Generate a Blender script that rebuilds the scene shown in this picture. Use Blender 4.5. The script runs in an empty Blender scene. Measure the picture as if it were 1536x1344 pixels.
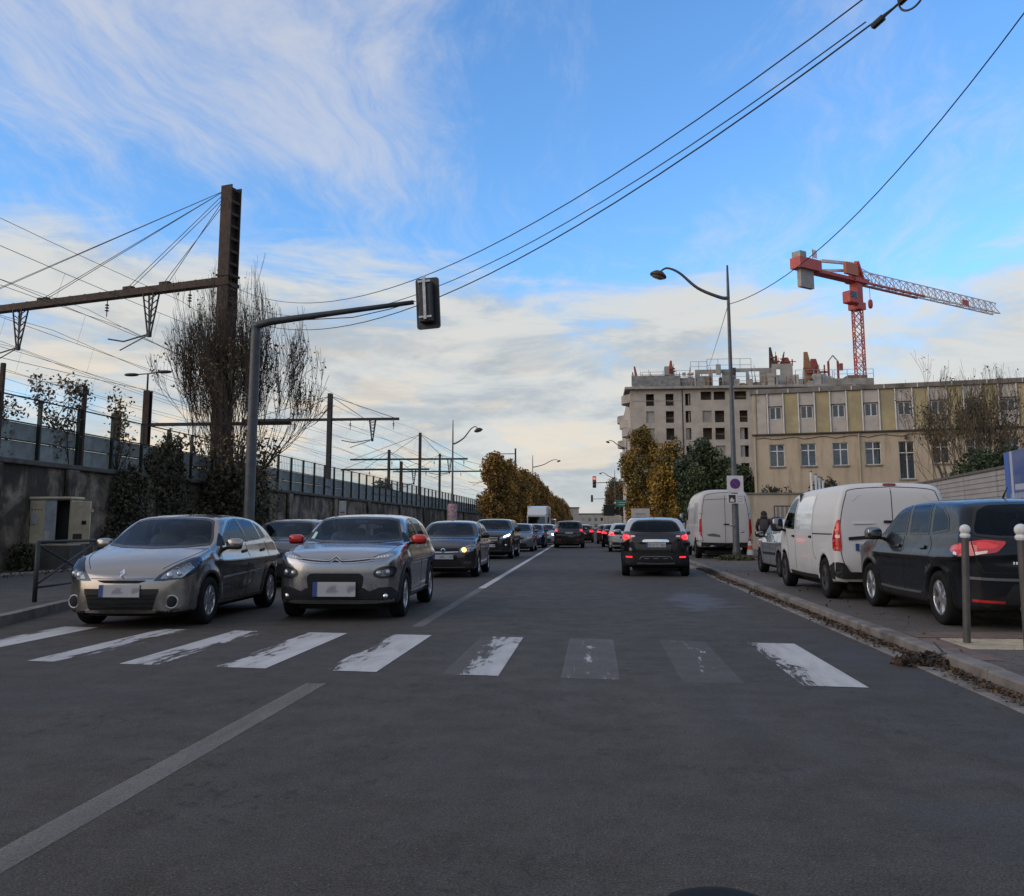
import bpy, bmesh, math, random
import numpy as np
from mathutils import Vector, Matrix
from mathutils.bvhtree import BVHTree
from mathutils.geometry import delaunay_2d_cdt

SC = bpy.context.scene
COL = SC.collection
PI = math.pi
R = math.radians

# ------------------------------------------------------------------ camera
cam_data = bpy.data.cameras.new('camera')
cam = bpy.data.objects.new('camera', cam_data)
COL.objects.link(cam)
cam.location = (0.0, 0.0, 1.28)
cam.rotation_euler = (R(90 + 7.595), 0.0, R(5.244))
cam_data.sensor_width = 36.0
cam_data.lens = 36.0 * 1350 / 1536
cam_data.shift_y = -62 / 1536
cam_data.clip_start = 0.05
cam_data.clip_end = 6000
SC.camera = cam

# ------------------------------------------------------------------ world: evening sky with high cloud
SUN_EL, SUN_AZ = 11.0, 245.0            # azimuth clockwise from +Y: left and a little behind
world = bpy.data.worlds.new('World')
SC.world = world
world.use_nodes = True


class NT:
    """small helper round a node tree"""
    def __init__(self, tree):
        self.t = tree; self.n = tree.nodes; self.l = tree.links
    def new(self, typ, **kw):
        nd = self.n.new(typ)
        for k, v in kw.items():
            setattr(nd, k, v)
        return nd
    def link(self, a, b):
        self.l.new(a, b)
    def put(self, sock, val):
        if isinstance(val, bpy.types.NodeSocket):
            self.l.new(val, sock)
        elif isinstance(val, (tuple, list)) and len(val) == 3 and sock.type == 'RGBA':
            sock.default_value = (*val, 1.0)
        else:
            sock.default_value = val
    def math(self, op, a, b=None, c=None, clamp=False):
        nd = self.new('ShaderNodeMath', operation=op, use_clamp=clamp)
        self.put(nd.inputs[0], a)
        if b is not None: self.put(nd.inputs[1], b)
        if c is not None: self.put(nd.inputs[2], c)
        return nd.outputs[0]
    def vmath(self, op, a, b=None):
        nd = self.new('ShaderNodeVectorMath', operation=op)
        self.put(nd.inputs[0], a)
        if b is not None: self.put(nd.inputs[1], b)
        return nd
    def noise(self, vec, scale, detail=4.0, rough=0.55, dist=0.0, dims='3D'):
        nd = self.new('ShaderNodeTexNoise', noise_dimensions=dims)
        if vec is not None: self.put(nd.inputs['Vector'], vec)
        nd.inputs['Scale'].default_value = scale
        nd.inputs['Detail'].default_value = detail
        nd.inputs['Roughness'].default_value = rough
        nd.inputs['Distortion'].default_value = dist
        return nd.outputs['Fac']
    def mapr(self, v, a, b, c=0.0, d=1.0, smooth=False):
        nd = self.new('ShaderNodeMapRange', interpolation_type='SMOOTHSTEP' if smooth else 'LINEAR')
        self.put(nd.inputs[0], v)
        for i, q in enumerate((a, b, c, d)):
            self.put(nd.inputs[i + 1], q)
        return nd.outputs[0]
    def mix(self, fac, a, b, blend='MIX'):
        nd = self.new('ShaderNodeMix', data_type='RGBA', blend_type=blend)
        self.put(nd.inputs[0], fac); self.put(nd.inputs[6], a); self.put(nd.inputs[7], b)
        return nd.outputs[2]
    def mapping(self, vec, scale=(1, 1, 1), rot=(0, 0, 0), loc=(0, 0, 0)):
        nd = self.new('ShaderNodeMapping')
        self.put(nd.inputs['Vector'], vec)
        nd.inputs['Scale'].default_value = scale
        nd.inputs['Rotation'].default_value = rot
        nd.inputs['Location'].default_value = loc
        return nd.outputs[0]


SKY_TINT = (1.98, 2.78, 3.65)
SKY_FLAT = 0.0
SKY_BLUE = (1.15, 3.2, 8.2)


def build_world():
    w = NT(world.node_tree)
    w.n.clear()
    out = w.new('ShaderNodeOutputWorld')
    bg = w.new('ShaderNodeBackground')
    bg.inputs['Strength'].default_value = 0.1
    w.link(bg.outputs[0], out.inputs[0])
    sky = w.new('ShaderNodeTexSky', sky_type='NISHITA')
    sky.sun_disc = False
    sky.sun_elevation = R(SUN_EL)
    sky.sun_rotation = R(SUN_AZ)
    sky.air_density = 1.0; sky.dust_density = 0.6; sky.ozone_density = 2.2
    tc = w.new('ShaderNodeTexCoord')
    d = w.vmath('NORMALIZE', tc.outputs['Generated']).outputs[0]
    sep = w.new('ShaderNodeSeparateXYZ'); w.link(d, sep.inputs[0])
    dx, dy, dz = sep.outputs
    up = w.math('MAXIMUM', dz, 0.0)
    # clear sky: the sky model, lifted and cooled a little
    clear = w.mix(1.0, sky.outputs[0], SKY_TINT, 'MULTIPLY')
    clear = w.mix(SKY_FLAT, clear, SKY_BLUE)
    # cloud sheet coordinates: direction projected on a high plane
    den = w.math('ADD', up, 0.12)
    cx = w.math('DIVIDE', dx, den); cy = w.math('DIVIDE', dy, den)
    comb = w.new('ShaderNodeCombineXYZ'); w.link(cx, comb.inputs[0]); w.link(cy, comb.inputs[1])
    P = comb.outputs[0]
    el = w.math('ARCSINE', dz)
    az = w.math('ARCTAN2', dx, dy)                         # 0 ahead, negative left
    # cirrus: long combed fibres over most of the dome, with one clear lane ahead and to the right
    wob = w.new('ShaderNodeTexNoise'); wob.inputs['Scale'].default_value = 0.9; wob.inputs['Detail'].default_value = 3
    w.link(P, wob.inputs['Vector'])
    Pw = w.vmath('ADD', P, w.vmath('SCALE', w.vmath('SUBTRACT', wob.outputs['Color'], (0.5, 0.5, 0.5)).outputs[0]).outputs[0])
    sc = Pw.inputs[1].links[0].from_node; sc.inputs['Scale'].default_value = 0.9
    Pw = Pw.outputs[0]
    m1 = w.mapping(Pw, (1.0, 0.40, 1), (0, 0, R(-52)), (3.1, 0.7, 0))
    n1 = w.noise(m1, 1.3, 10, 0.60, 0.5)
    m2 = w.mapping(Pw, (3.4, 0.95, 1), (0, 0, R(-66)), (1.3, 4.2, 0))
    n2 = w.noise(m2, 1.6, 12, 0.70, 0.3)
    big = w.noise(w.mapping(P, (1, 1, 1), (0, 0, 0), (0.3, 0.9, 0)), 0.75, 3, 0.5, 0.4)
    cirr = w.math('ADD', w.math('MULTIPLY', n1, 0.48), w.math('MULTIPLY', n2, 0.52))
    gap = w.math('MULTIPLY', w.mapr(az, R(-17), R(-6), 0.0, 1.0, True), w.mapr(az, R(70), R(40), 0.0, 1.0, True))
    gap = w.math('MULTIPLY', gap, w.mapr(el, R(62), R(44), 0.0, 1.0, True))
    gap2 = w.math('MULTIPLY', w.mapr(az, R(-70), R(-40), 0.0, 1.0, True), w.mapr(el, R(23.5), R(19), 0.0, 1.0, True))
    gap = w.math('MAXIMUM', gap, w.math('MULTIPLY', gap2, 0.62))
    thr = w.math('ADD', 0.315, w.math('MULTIPLY', gap, 0.135))
    thr = w.math('SUBTRACT', thr, w.mapr(el, R(40), R(58), 0.0, 0.10, True))  # unseen cirrus overhead thickened to whiten the light on the ground
    thr = w.math('ADD', thr, w.mapr(big, 0.3, 0.7, 0.05, -0.05))
    a1 = w.mapr(w.math('SUBTRACT', cirr, thr), 0.0, 0.30, 0.0, 0.68, True)
    # lower veil: thick soft cloud under about 20 degrees
    m3 = w.mapping(P, (0.42, 0.16, 1), (0, 0, R(12)), (0.4, 2.6, 0))
    n3 = w.noise(m3, 2.4, 8, 0.60, 0.5)
    m4 = w.mapping(d, (2.2, 2.2, 9.0), (0, 0, 0), (0.3, 1.2, 0.7))
    n4 = w.noise(m4, 2.6, 9, 0.62, 0.5)
    nn = w.math('ADD', w.math('MULTIPLY', n3, 0.5), w.math('MULTIPLY', n4, 0.5))
    low = w.mapr(el, R(22.5), R(10.0), 0.0, 1.0, True)
    nn = w.mapr(nn, 0.25, 0.75, 0.06, 0.94)
    thr3 = w.math('SUBTRACT', 0.74, w.math('MULTIPLY', low, 0.62))
    a3 = w.mapr(w.math('SUBTRACT', nn, thr3), 0.0, 0.34, 0.0, 0.97, True)
    # cloud colours: white high, grey-white low, warm towards the sunset on the left
    warm_az = w.mapr(az, R(12), R(-38), 0.0, 1.0, True)
    lowband = w.mapr(el, R(15), R(2.5), 0.0, 1.0, True)
    puff = w.mapr(w.noise(w.mapping(d, (3.0, 3.0, 10.0), (0, 0, 0), (2.2, 0.3, 1.1)), 3.1, 6, 0.6, 0.3), 0.46, 0.60, 0, 1, True)
    body = w.mapr(n4, 0.36, 0.60, 0.0, 1.0, True)
    grey = w.mix(body, (4.6, 5.1, 5.5), (7.0, 7.1, 6.9))
    glow = w.math('MULTIPLY', w.math('MULTIPLY', puff, lowband), w.mapr(warm_az, 0, 1, 0.35, 0.95))
    lowcol = w.mix(glow, grey, (9.5, 7.6, 5.4))
    c = w.mix(a1, clear, (7.3, 7.15, 7.2))
    c = w.mix(a3, c, lowcol)
    # thin bluish air band right at the horizon
    hz = w.mapr(el, R(4.5), R(0.5), 0.0, 0.5, True)
    c = w.mix(hz, c, (4.5, 5.0, 5.6))
    w.link(c, bg.inputs[0])





build_world()

sun_data = bpy.data.lights.new('sun', 'SUN')
sun = bpy.data.objects.new('sun', sun_data)
COL.objects.link(sun)
sun_data.energy = 2.2
sun_data.angle = R(75)
sun_data.color = (1.0, 0.78, 0.56)
_az, _el = R(SUN_AZ), R(SUN_EL)
_sd = Vector((math.sin(_az) * math.cos(_el), math.cos(_az) * math.cos(_el), math.sin(_el)))
sun.rotation_euler = _sd.to_track_quat('Z', 'Y').to_euler()
sun.location = _sd * 80

SC.view_settings.view_transform = 'Standard'
SC.view_settings.look = 'None'
SC.view_settings.exposure = 0.0
SC.view_settings.gamma = 1.0
SC.cycles.use_denoising = True
SC.cycles.max_bounces = 8
SC.cycles.transparent_max_bounces = 24
SC.cycles.caustics_reflective = False
SC.cycles.caustics_refractive = False
# ------------------------------------------------------------------ object helpers
def tag(o, label=None, cat=None, group=None, kind=None):
    if label: o['label'] = label
    if cat: o['category'] = cat
    if group: o['group'] = group
    if kind: o['kind'] = kind
    return o


def empty(name, loc=(0, 0, 0), rz=0.0):
    o = bpy.data.objects.new(name, None)
    COL.objects.link(o)
    o.location = loc; o.rotation_euler = (0, 0, rz)
    o.empty_display_size = 0.2
    return o


def thing(name, label, cat, loc=(0, 0, 0), rz=0.0, group=None):
    return tag(empty(name, loc, rz), label, cat, group)


def mesh_obj(name, verts, faces, mats, parent=None, smooth=False, midx=None, loc=None, rot=None):
    me = bpy.data.meshes.new(name)
    me.from_pydata([tuple(v) for v in verts], [], [tuple(f) for f in faces])
    if not isinstance(mats, (list, tuple)): mats = [mats]
    for m in mats: me.materials.append(m)
    if midx is not None: me.polygons.foreach_set('material_index', np.asarray(midx, dtype=np.int32))
    if smooth: me.polygons.foreach_set('use_smooth', np.ones(len(me.polygons), dtype=bool))
    me.update()
    o = bpy.data.objects.new(name, me)
    COL.objects.link(o)
    if parent: o.parent = parent
    if loc: o.location = loc
    if rot: o.rotation_euler = rot
    return o


def inst(name, me, parent=None, loc=(0, 0, 0), rot=(0, 0, 0), scale=(1, 1, 1)):
    o = bpy.data.objects.new(name, me)
    COL.objects.link(o)
    o.parent = parent; o.location = loc; o.rotation_euler = rot; o.scale = scale
    return o


def copy_tree(o, parent=None):
    c = o.copy()
    COL.objects.link(c)
    c.parent = parent
    for ch in list(o.children):
        copy_tree(ch, c)
    return c


class MB:
    """collects shapes into one mesh"""
    def __init__(self):
        self.v = []; self.f = []
    def add(self, verts, faces, M=None):
        b = len(self.v)
        for p in verts:
            self.v.append(tuple(M @ Vector(p)) if M is not None else tuple(p))
        for q in faces:
            self.f.append(tuple(i + b for i in q))
        return self
    def box(self, lo, hi, M=None, bev=0.0):
        x0, y0, z0 = lo; x1, y1, z1 = hi
        if bev <= 0:
            v = [(x0, y0, z0), (x1, y0, z0), (x1, y1, z0), (x0, y1, z0), (x0, y0, z1), (x1, y0, z1), (x1, y1, z1), (x0, y1, z1)]
            f = [(0, 3, 2, 1), (4, 5, 6, 7), (0, 1, 5, 4), (1, 2, 6, 5), (2, 3, 7, 6), (3, 0, 4, 7)]
            return self.add(v, f, M)
        b = bev
        v = []; idx = {}
        for sx in (0, 1):
            for sy in (0, 1):
                for sz in (0, 1):
                    c = ((x0, x1)[sx], (y0, y1)[sy], (z0, z1)[sz])
                    i = [(1, -1)[sx] * b, (1, -1)[sy] * b, (1, -1)[sz] * b]
                    for ax in range(3):
                        p = list(c)
                        for k in range(3):
                            if k != ax: p[k] += i[k]
                        idx[(sx, sy, sz, ax)] = len(v); v.append(tuple(p))
        f = []
        for ax in range(3):
            for s in (0, 1):
                q = []
                for (a, c2) in ((0, 0), (1, 0), (1, 1), (0, 1)):
                    t = [0, 0, 0]; t[ax] = s; t[(ax + 1) % 3] = a; t[(ax + 2) % 3] = c2
                    q.append(idx[(*t, ax)])
                f.append(tuple(q if s else q[::-1]))
        for ax in range(3):
            a1, a2 = (ax + 1) % 3, (ax + 2) % 3
            for s1 in (0, 1):
                for s2 in (0, 1):
                    def k(t0, which):
                        t = [0, 0, 0]; t[ax] = t0; t[a1] = s1; t[a2] = s2
                        return idx[(*t, which)]
                    q = [k(0, a1), k(1, a1), k(1, a2), k(0, a2)]
                    f.append(tuple(q if (s1 + s2) % 2 else q[::-1]))
        for sx in (0, 1):
            for sy in (0, 1):
                for sz in (0, 1):
                    q = [idx[(sx, sy, sz, a)] for a in range(3)]
                    f.append(tuple(q if (sx + sy + sz) % 2 else q[::-1]))
        return self.add(v, f, M)
    def tube(self, path, rad, n=8, caps=True, closed=False):
        path = [Vector(p) for p in path]
        m = len(path)
        rads = rad if isinstance(rad, (list, tuple)) else [rad] * m
        b = len(self.v)
        prev = None
        for i, p in enumerate(path):
            if closed: t = path[(i + 1) % m] - path[i - 1]
            else: t = path[min(i + 1, m - 1)] - path[max(i - 1, 0)]
            t.normalize()
            if prev is None:
                ref = Vector((0, 0, 1)) if abs(t.z) < 0.9 else Vector((1, 0, 0))
                u = t.cross(ref).normalized()
            else:
                u = (prev - t * prev.dot(t)).normalized()
            w = t.cross(u); prev = u
            for k in range(n):
                a = 2 * PI * k / n
                self.v.append(tuple(p + (u * math.cos(a) + w * math.sin(a)) * rads[i]))
        segs = m if closed else m - 1
        for i in range(segs):
            for k in range(n):
                a0 = b + i * n + k; a1 = b + i * n + (k + 1) % n
                j = (i + 1) % m
                self.f.append((a0, a1, b + j * n + (k + 1) % n, b + j * n + k))
        if caps and not closed:
            self.f.append(tuple(b + k for k in range(n))[::-1])
            self.f.append(tuple(b + (m - 1) * n + k for k in range(n)))
        return self
    def bar(self, a, b, w, d=None, up=(0, 0, 1)):
        """rectangular bar from a to b"""
        a = Vector(a); b = Vector(b); d = d or w
        t = (b - a).normalized(); upv = Vector(up)
        if abs(t.dot(upv)) > 0.95: upv = Vector((0, 1, 0))
        s = t.cross(upv).normalized(); u = s.cross(t)
        v = []
        for p in (a, b):
            for (i, j) in ((-1, -1), (1, -1), (1, 1), (-1, 1)):
                v.append(p + s * (i * w / 2) + u * (j * d / 2))
        return self.add(v, [(0, 1, 2, 3), (7, 6, 5, 4), (0, 4, 5, 1), (1, 5, 6, 2), (2, 6, 7, 3), (3, 7, 4, 0)])
    def lathe(self, prof, n=24, M=None, cap=True):
        """profile [(r,z)...] round the z axis"""
        v = []; f = []
        for (r, z) in prof:
            for k in range(n):
                a = 2 * PI * k / n
                v.append((r * math.cos(a), r * math.sin(a), z))
        for i in range(len(prof) - 1):
            for k in range(n):
                f.append((i * n + k, i * n + (k + 1) % n, (i + 1) * n + (k + 1) % n, (i + 1) * n + k))
        if cap:
            f.append(tuple(range(n))[::-1]); f.append(tuple((len(prof) - 1) * n + k for k in range(n)))
        return self.add(v, f, M)
    def blob(self, c, r, e=(1.0, 1.0), nu=16, nv=10, M=None):
        """superellipsoid: rounded box / pill / ellipsoid"""
        def sp(x, p): return math.copysign(abs(x) ** p, x)
        v = []; f = []
        for j in range(nv + 1):
            ph = -PI / 2 + PI * j / nv
            for i in range(nu):
                th = 2 * PI * i / nu
                v.append((c[0] + r[0] * sp(math.cos(ph), e[0]) * sp(math.cos(th), e[1]),
                          c[1] + r[1] * sp(math.cos(ph), e[0]) * sp(math.sin(th), e[1]),
                          c[2] + r[2] * sp(math.sin(ph), e[0])))
        for j in range(nv):
            for i in range(nu):
                f.append((j * nu + i, j * nu + (i + 1) % nu, (j + 1) * nu + (i + 1) % nu, (j + 1) * nu + i))
        return self.add(v, f, M)
    def prism(self, poly, axis, a, b):
        """extrude a 2-D polygon along an axis ('x','y','z') from a to b"""
        n = len(poly)
        def mk(p, t):
            if axis == 'x': return (t, p[0], p[1])
            if axis == 'y': return (p[0], t, p[1])
            return (p[0], p[1], t)
        v = [mk(p, a) for p in poly] + [mk(p, b) for p in poly]
        f = [tuple(range(n))[::-1], tuple(range(n, 2 * n))]
        for i in range(n):
            f.append((i, (i + 1) % n, n + (i + 1) % n, n + i))
        return self.add(v, f)
    def build(self, name, mat, parent=None, smooth=False, loc=None, rot=None):
        return mesh_obj(name, self.v, self.f, mat, parent, smooth, None, loc, rot)


# ------------------------------------------------------------------ materials
MATS = {}


def principled(name):
    m = bpy.data.materials.new(name)
    m.use_nodes = True
    t = NT(m.node_tree)
    b = m.node_tree.nodes['Principled BSDF']
    return m, t, b


def plain(name, col, rough=0.6, metal=0.0, var=0.15, scale=6.0, bump=0.0, coat=0.0, spec=None, grime=None, emit=None, estr=0.0):
    """base colour with soft noise variation, optional grime colour in patches and fine bump"""
    if name in MATS: return MATS[name]
    m, t, b = principled(name)
    tc = t.new('ShaderNodeTexCoord')
    n = t.noise(tc.outputs['Object'], scale, 6, 0.6)
    f = t.mapr(n, 0.3, 0.7, 1 - var, 1 + var)
    c = t.mix(1.0, col, (1, 1, 1), 'MULTIPLY')
    mul = t.vmath('SCALE', c); t.link(f, mul.inputs['Scale'])
    c = mul.outputs[0]
    if grime:
        g = t.noise(tc.outputs['Object'], scale * 0.35, 8, 0.65, 0.4)
        c = t.mix(t.mapr(g, 0.5, 0.68, 0, 0.85, True), c, grime)
    t.link(c, b.inputs['Base Color'])
    rn = t.noise(tc.outputs['Object'], scale * 2.3, 4, 0.6)
    t.link(t.mapr(rn, 0.3, 0.7, max(0.02, rough - 0.08), min(1, rough + 0.08)), b.inputs['Roughness'])
    b.inputs['Metallic'].default_value = metal
    b.inputs['Coat Weight'].default_value = coat
    b.inputs['Coat Roughness'].default_value = 0.04
    if spec is not None: b.inputs['Specular IOR Level'].default_value = spec
    if bump > 0:
        bp = t.new('ShaderNodeBump'); bp.inputs['Strength'].default_value = bump; bp.inputs['Distance'].default_value = 0.02
        t.link(t.noise(tc.outputs['Object'], scale * 5, 6, 0.65), bp.inputs['Height'])
        t.link(bp.outputs[0], b.inputs['Normal'])
    if emit:
        b.inputs['Emission Color'].default_value = (*emit, 1)
        b.inputs['Emission Strength'].default_value = estr
    MATS[name] = m
    return m


def paint(name, col, metal=0.55, rough=0.32, dirt=0.25, coat=1.0):
    """car paint: clear coat over a flake base, road dirt low down, dull inside face"""
    if name in MATS: return MATS[name]
    m, t, b = principled(name)
    tc = t.new('ShaderNodeTexCoord')
    sep = t.new('ShaderNodeSeparateXYZ'); t.link(tc.outputs['Object'], sep.inputs[0])
    n = t.noise(tc.outputs['Object'], 3.0, 6, 0.6)
    lowz = t.mapr(sep.outputs[2], 0.75, 0.2, 0, 1, True)
    df = t.math('MULTIPLY', t.math('MULTIPLY', lowz, t.mapr(n, 0.35, 0.65, 0.3, 1.0)), dirt, clamp=True)
    geo = t.new('ShaderNodeNewGeometry')
    c = t.mix(df, col, (0.075, 0.066, 0.056))
    c = t.mix(geo.outputs['Backfacing'], c, (0.02, 0.02, 0.021))
    t.link(c, b.inputs['Base Color'])
    t.link(t.math('MULTIPLY', t.math('SUBTRACT', 1.0, df), metal), b.inputs['Metallic'])
    sp = t.noise(tc.outputs['Object'], 9.0, 5, 0.6)
    t.link(t.math('ADD', t.mapr(sp, 0.35, 0.7, rough - 0.05, rough + 0.08), t.math('MULTIPLY', df, 0.35)), b.inputs['Roughness'])
    t.link(t.math('MULTIPLY', t.math('SUBTRACT', 1.0, df), coat), b.inputs['Coat Weight'])
    b.inputs['Coat Roughness'].default_value = 0.05
    b.inputs['Specular IOR Level'].default_value = 0.12
    MATS[name] = m
    return m


def glass(name, tint=(0.5, 0.55, 0.55), ior=1.5, rough=0.0, boost=0.0):
    if name in MATS: return MATS[name]
    m = bpy.data.materials.new(name); m.use_nodes = True
    t = NT(m.node_tree); t.n.clear()
    out = t.new('ShaderNodeOutputMaterial')
    tr = t.new('ShaderNodeBsdfTransparent'); tr.inputs[0].default_value = (*tint, 1)
    gl = t.new('ShaderNodeBsdfGlossy'); gl.inputs['Roughness'].default_value = rough
    gl.inputs[0].default_value = (0.58, 0.74, 0.95, 1)
    fr = t.new('ShaderNodeFresnel'); fr.inputs[0].default_value = ior
    mx = t.new('ShaderNodeMixShader')
    t.link(t.math('ADD', fr.outputs[0], boost, clamp=True), mx.inputs[0])
    t.link(tr.outputs[0], mx.inputs[1]); t.link(gl.outputs[0], mx.inputs[2])
    t.link(mx.outputs[0], out.inputs[0])
    MATS[name] = m
    return m


def lamp_mat(name, col, strength, base=None, rough=0.15):
    if name in MATS: return MATS[name]
    m, t, b = principled(name)
    b.inputs['Base Color'].default_value = (*(base or col), 1)
    b.inputs['Roughness'].default_value = rough
    b.inputs['Coat Weight'].default_value = 0.6
    if strength > 0:
        b.inputs['Emission Color'].default_value = (*col, 1)
        b.inputs['Emission Strength'].default_value = strength
    MATS[name] = m
    return m


def plate_mat(name, blue_side='front'):
    """number plate: white, blue strip at one end, characters only as an unreadable soft smudge"""
    if name in MATS: return MATS[name]
    m, t, b = principled(name)
    tc = t.new('ShaderNodeTexCoord')
    sep = t.new('ShaderNodeSeparateXYZ'); t.link(tc.outputs['Generated'], sep.inputs[0])
    u = sep.outputs[1]
    n = t.noise(t.mapping(tc.outputs['Generated'], (1, 5.0, 1.0)), 1.6, 1.5, 0.4)
    edge = t.math('MULTIPLY', t.mapr(sep.outputs[2], 0.08, 0.4, 0, 1, True), t.mapr(sep.outputs[2], 0.92, 0.6, 0, 1, True))
    sm = t.math('MULTIPLY', t.mapr(n, 0.42, 0.6, 0.1, 0.75, True), edge)
    c = t.mix(sm, (0.36, 0.36, 0.37), (0.13, 0.13, 0.14))
    if blue_side == 'front':
        c = t.mix(t.mapr(u, 0.13, 0.10), c, (0.02, 0.045, 0.16))
    elif blue_side == 'rear':
        c = t.mix(t.mapr(u, 0.87, 0.90), c, (0.02, 0.045, 0.16))
    t.link(c, b.inputs['Base Color'])
    b.inputs['Roughness'].default_value = 0.4
    MATS[name] = m
    return m


M_BLACK = plain('black_plastic', (0.013, 0.013, 0.0135), 0.6, var=0.25, scale=9, spec=.28)
M_SEAL = plain('black_seal', (0.008, 0.008, 0.009), 0.28, var=0.1)
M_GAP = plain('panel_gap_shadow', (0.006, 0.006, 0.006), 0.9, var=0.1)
M_TYRE = plain('tyre_rubber', (0.012, 0.012, 0.012), 0.9, var=0.3, scale=14, bump=0.2, spec=.15)
M_RIM = plain('alloy', (0.50, 0.50, 0.51), 0.32, 0.85, var=0.15, scale=12)
M_RIMD = plain('dark_steel_rim', (0.05, 0.05, 0.052), 0.5, 0.5, var=0.2)
M_DULL = plain('dull_bright_trim', (.36, .36, .36), .3, .5, var=.1)
M_BOWL = plain('lamp_bowl', (.42, .43, .44), .28, .7, var=.25, scale=40)
M_CHROME = plain('chrome', (0.72, 0.73, 0.74), 0.12, 1.0, var=0.05)
M_LAMPBED = plain('lamp_reflector', (0.34, 0.35, 0.36), 0.22, 0.9, var=0.3, scale=30)
M_LAMPDARK = plain('lamp_bezel', (0.06, 0.06, 0.065), 0.3, 0.5, var=0.3, scale=30)
M_CABIN = plain('cabin_trim', (0.035, 0.035, 0.038), 0.8, var=0.25, scale=8)
M_SEAT = plain('seat_cloth', (0.06, 0.062, 0.068), 0.9, var=0.3, scale=14)
M_GLASS = glass('car_glass', (0.74, 0.80, 0.79), 1.30)
M_GLASSD = glass('privacy_glass', (0.16, 0.17, 0.18), 1.34)
M_LENS = glass('lamp_lens', (0.92, 0.93, 0.94), 1.45)
M_RED = lamp_mat('tail_lens', (0.6, 0.01, 0.012), 0.0, (0.42, 0.012, 0.012))
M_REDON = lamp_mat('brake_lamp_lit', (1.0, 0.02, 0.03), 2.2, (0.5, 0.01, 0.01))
M_WHITEON = lamp_mat('headlamp_lit', (1.0, 0.97, 0.92), 9.0)
M_AMBERON = lamp_mat('indicator_lit', (1.0, 0.40, 0.07), 7.0)
M_MIRR = plain('mirror_glass', (.22, .23, .24), .08, 1.0, var=.05)
M_PLATE = plate_mat('number_plate')
M_PLATER = plate_mat('number_plate_rear', 'rear')

# ------------------------------------------------------------------ 2-D outline helpers
def catmull(pts, closed=True, n=6):
    P = np.array(pts, float); m = len(P); out = []
    rng = range(m if closed else m - 1)
    for i in rng:
        p0 = P[(i - 1) % m] if closed or i > 0 else P[i]
        p1 = P[i]; p2 = P[(i + 1) % m]
        p3 = P[(i + 2) % m] if closed or i + 2 < m else p2
        for k in range(n):
            t = k / n
            out.append(0.5 * ((2 * p1) + (-p0 + p2) * t + (2 * p0 - 5 * p1 + 4 * p2 - p3) * t * t + (-p0 + 3 * p1 - 3 * p2 + p3) * t ** 3))
    if not closed: out.append(P[-1])
    return np.array(out)


def rounded(pts, r, n=4):
    """polygon with rounded corners"""
    P = [np.array(p, float) for p in pts]; m = len(P); out = []
    for i in range(m):
        a, b, c = P[i - 1], P[i], P[(i + 1) % m]
        la = np.linalg.norm(a - b); lc = np.linalg.norm(c - b)
        ra = min(r, la * 0.45); rc = min(r, lc * 0.45)
        s = b + (a - b) / la * ra; e = b + (c - b) / lc * rc
        for k in range(n + 1):
            t = k / n
            out.append((1 - t) ** 2 * s + 2 * t * (1 - t) * b + t * t * e)
    return np.array(out)


def resample(poly, step):
    P = np.array(poly, float)
    out = []
    for i in range(len(P)):
        a, b = P[i], P[(i + 1) % len(P)]
        k = max(1, int(np.ceil(np.linalg.norm(b - a) / step)))
        for j in range(k):
            out.append(a + (b - a) * j / k)
    return np.array(out)


def inset(poly, d):
    P = np.array(poly, float)
    area = 0.5 * np.sum(P[:, 0] * np.roll(P[:, 1], -1) - np.roll(P[:, 0], -1) * P[:, 1])
    s = 1.0 if area > 0 else -1.0
    t = np.roll(P, -1, 0) - np.roll(P, 1, 0)
    ln = np.linalg.norm(t, axis=1, keepdims=True); ln[ln == 0] = 1
    t = t / ln
    nrm = np.stack([-t[:, 1], t[:, 0]], 1) * s
    return P + nrm * d


def inpoly(px, py, poly):
    px = np.asarray(px, float); py = np.asarray(py, float)
    r = np.zeros(px.shape, bool)
    P = np.asarray(poly); n = len(P)
    for i in range(n):
        x0, y0 = P[i]; x1, y1 = P[(i + 1) % n]
        c = ((y0 > py) != (y1 > py))
        with np.errstate(divide='ignore', invalid='ignore'):
            xi = (x1 - x0) * (py - y0) / (y1 - y0 + 1e-30) + x0
        r ^= c & (px < xi)
    return r


def sdf2(gx, gy, poly):
    """signed distance on the grid gx × gy"""
    X, Y = np.meshgrid(gx, gy, indexing='ij')
    P = np.asarray(poly); n = len(P)
    d = np.full(X.shape, 1e9)
    for i in range(n):
        a = P[i]; b = P[(i + 1) % n]; e = b - a
        L = e @ e
        if L < 1e-12: continue
        t = np.clip(((X - a[0]) * e[0] + (Y - a[1]) * e[1]) / L, 0, 1)
        d = np.minimum(d, (X - a[0] - t * e[0]) ** 2 + (Y - a[1] - t * e[1]) ** 2)
    d = np.sqrt(d)
    return np.where(inpoly(X, Y, P), -d, d)


def bil(G, gx, gy, X, Y):
    h = gx[1] - gx[0]; k = gy[1] - gy[0]
    fx = np.clip((X - gx[0]) / h, 0, len(gx) - 1.001); fy = np.clip((Y - gy[0]) / k, 0, len(gy) - 1.001)
    i = fx.astype(int); j = fy.astype(int); a = fx - i; b = fy - j
    return G[i, j] * (1 - a) * (1 - b) + G[i + 1, j] * a * (1 - b) + G[i, j + 1] * (1 - a) * b + G[i + 1, j + 1] * a * b


def smax(a, b, k):
    h = np.maximum(k - np.abs(a - b), 0) / k
    return np.maximum(a, b) + h * h * k * 0.25


def smin(a, b, k):
    return -smax(-a, -b, k)


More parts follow.
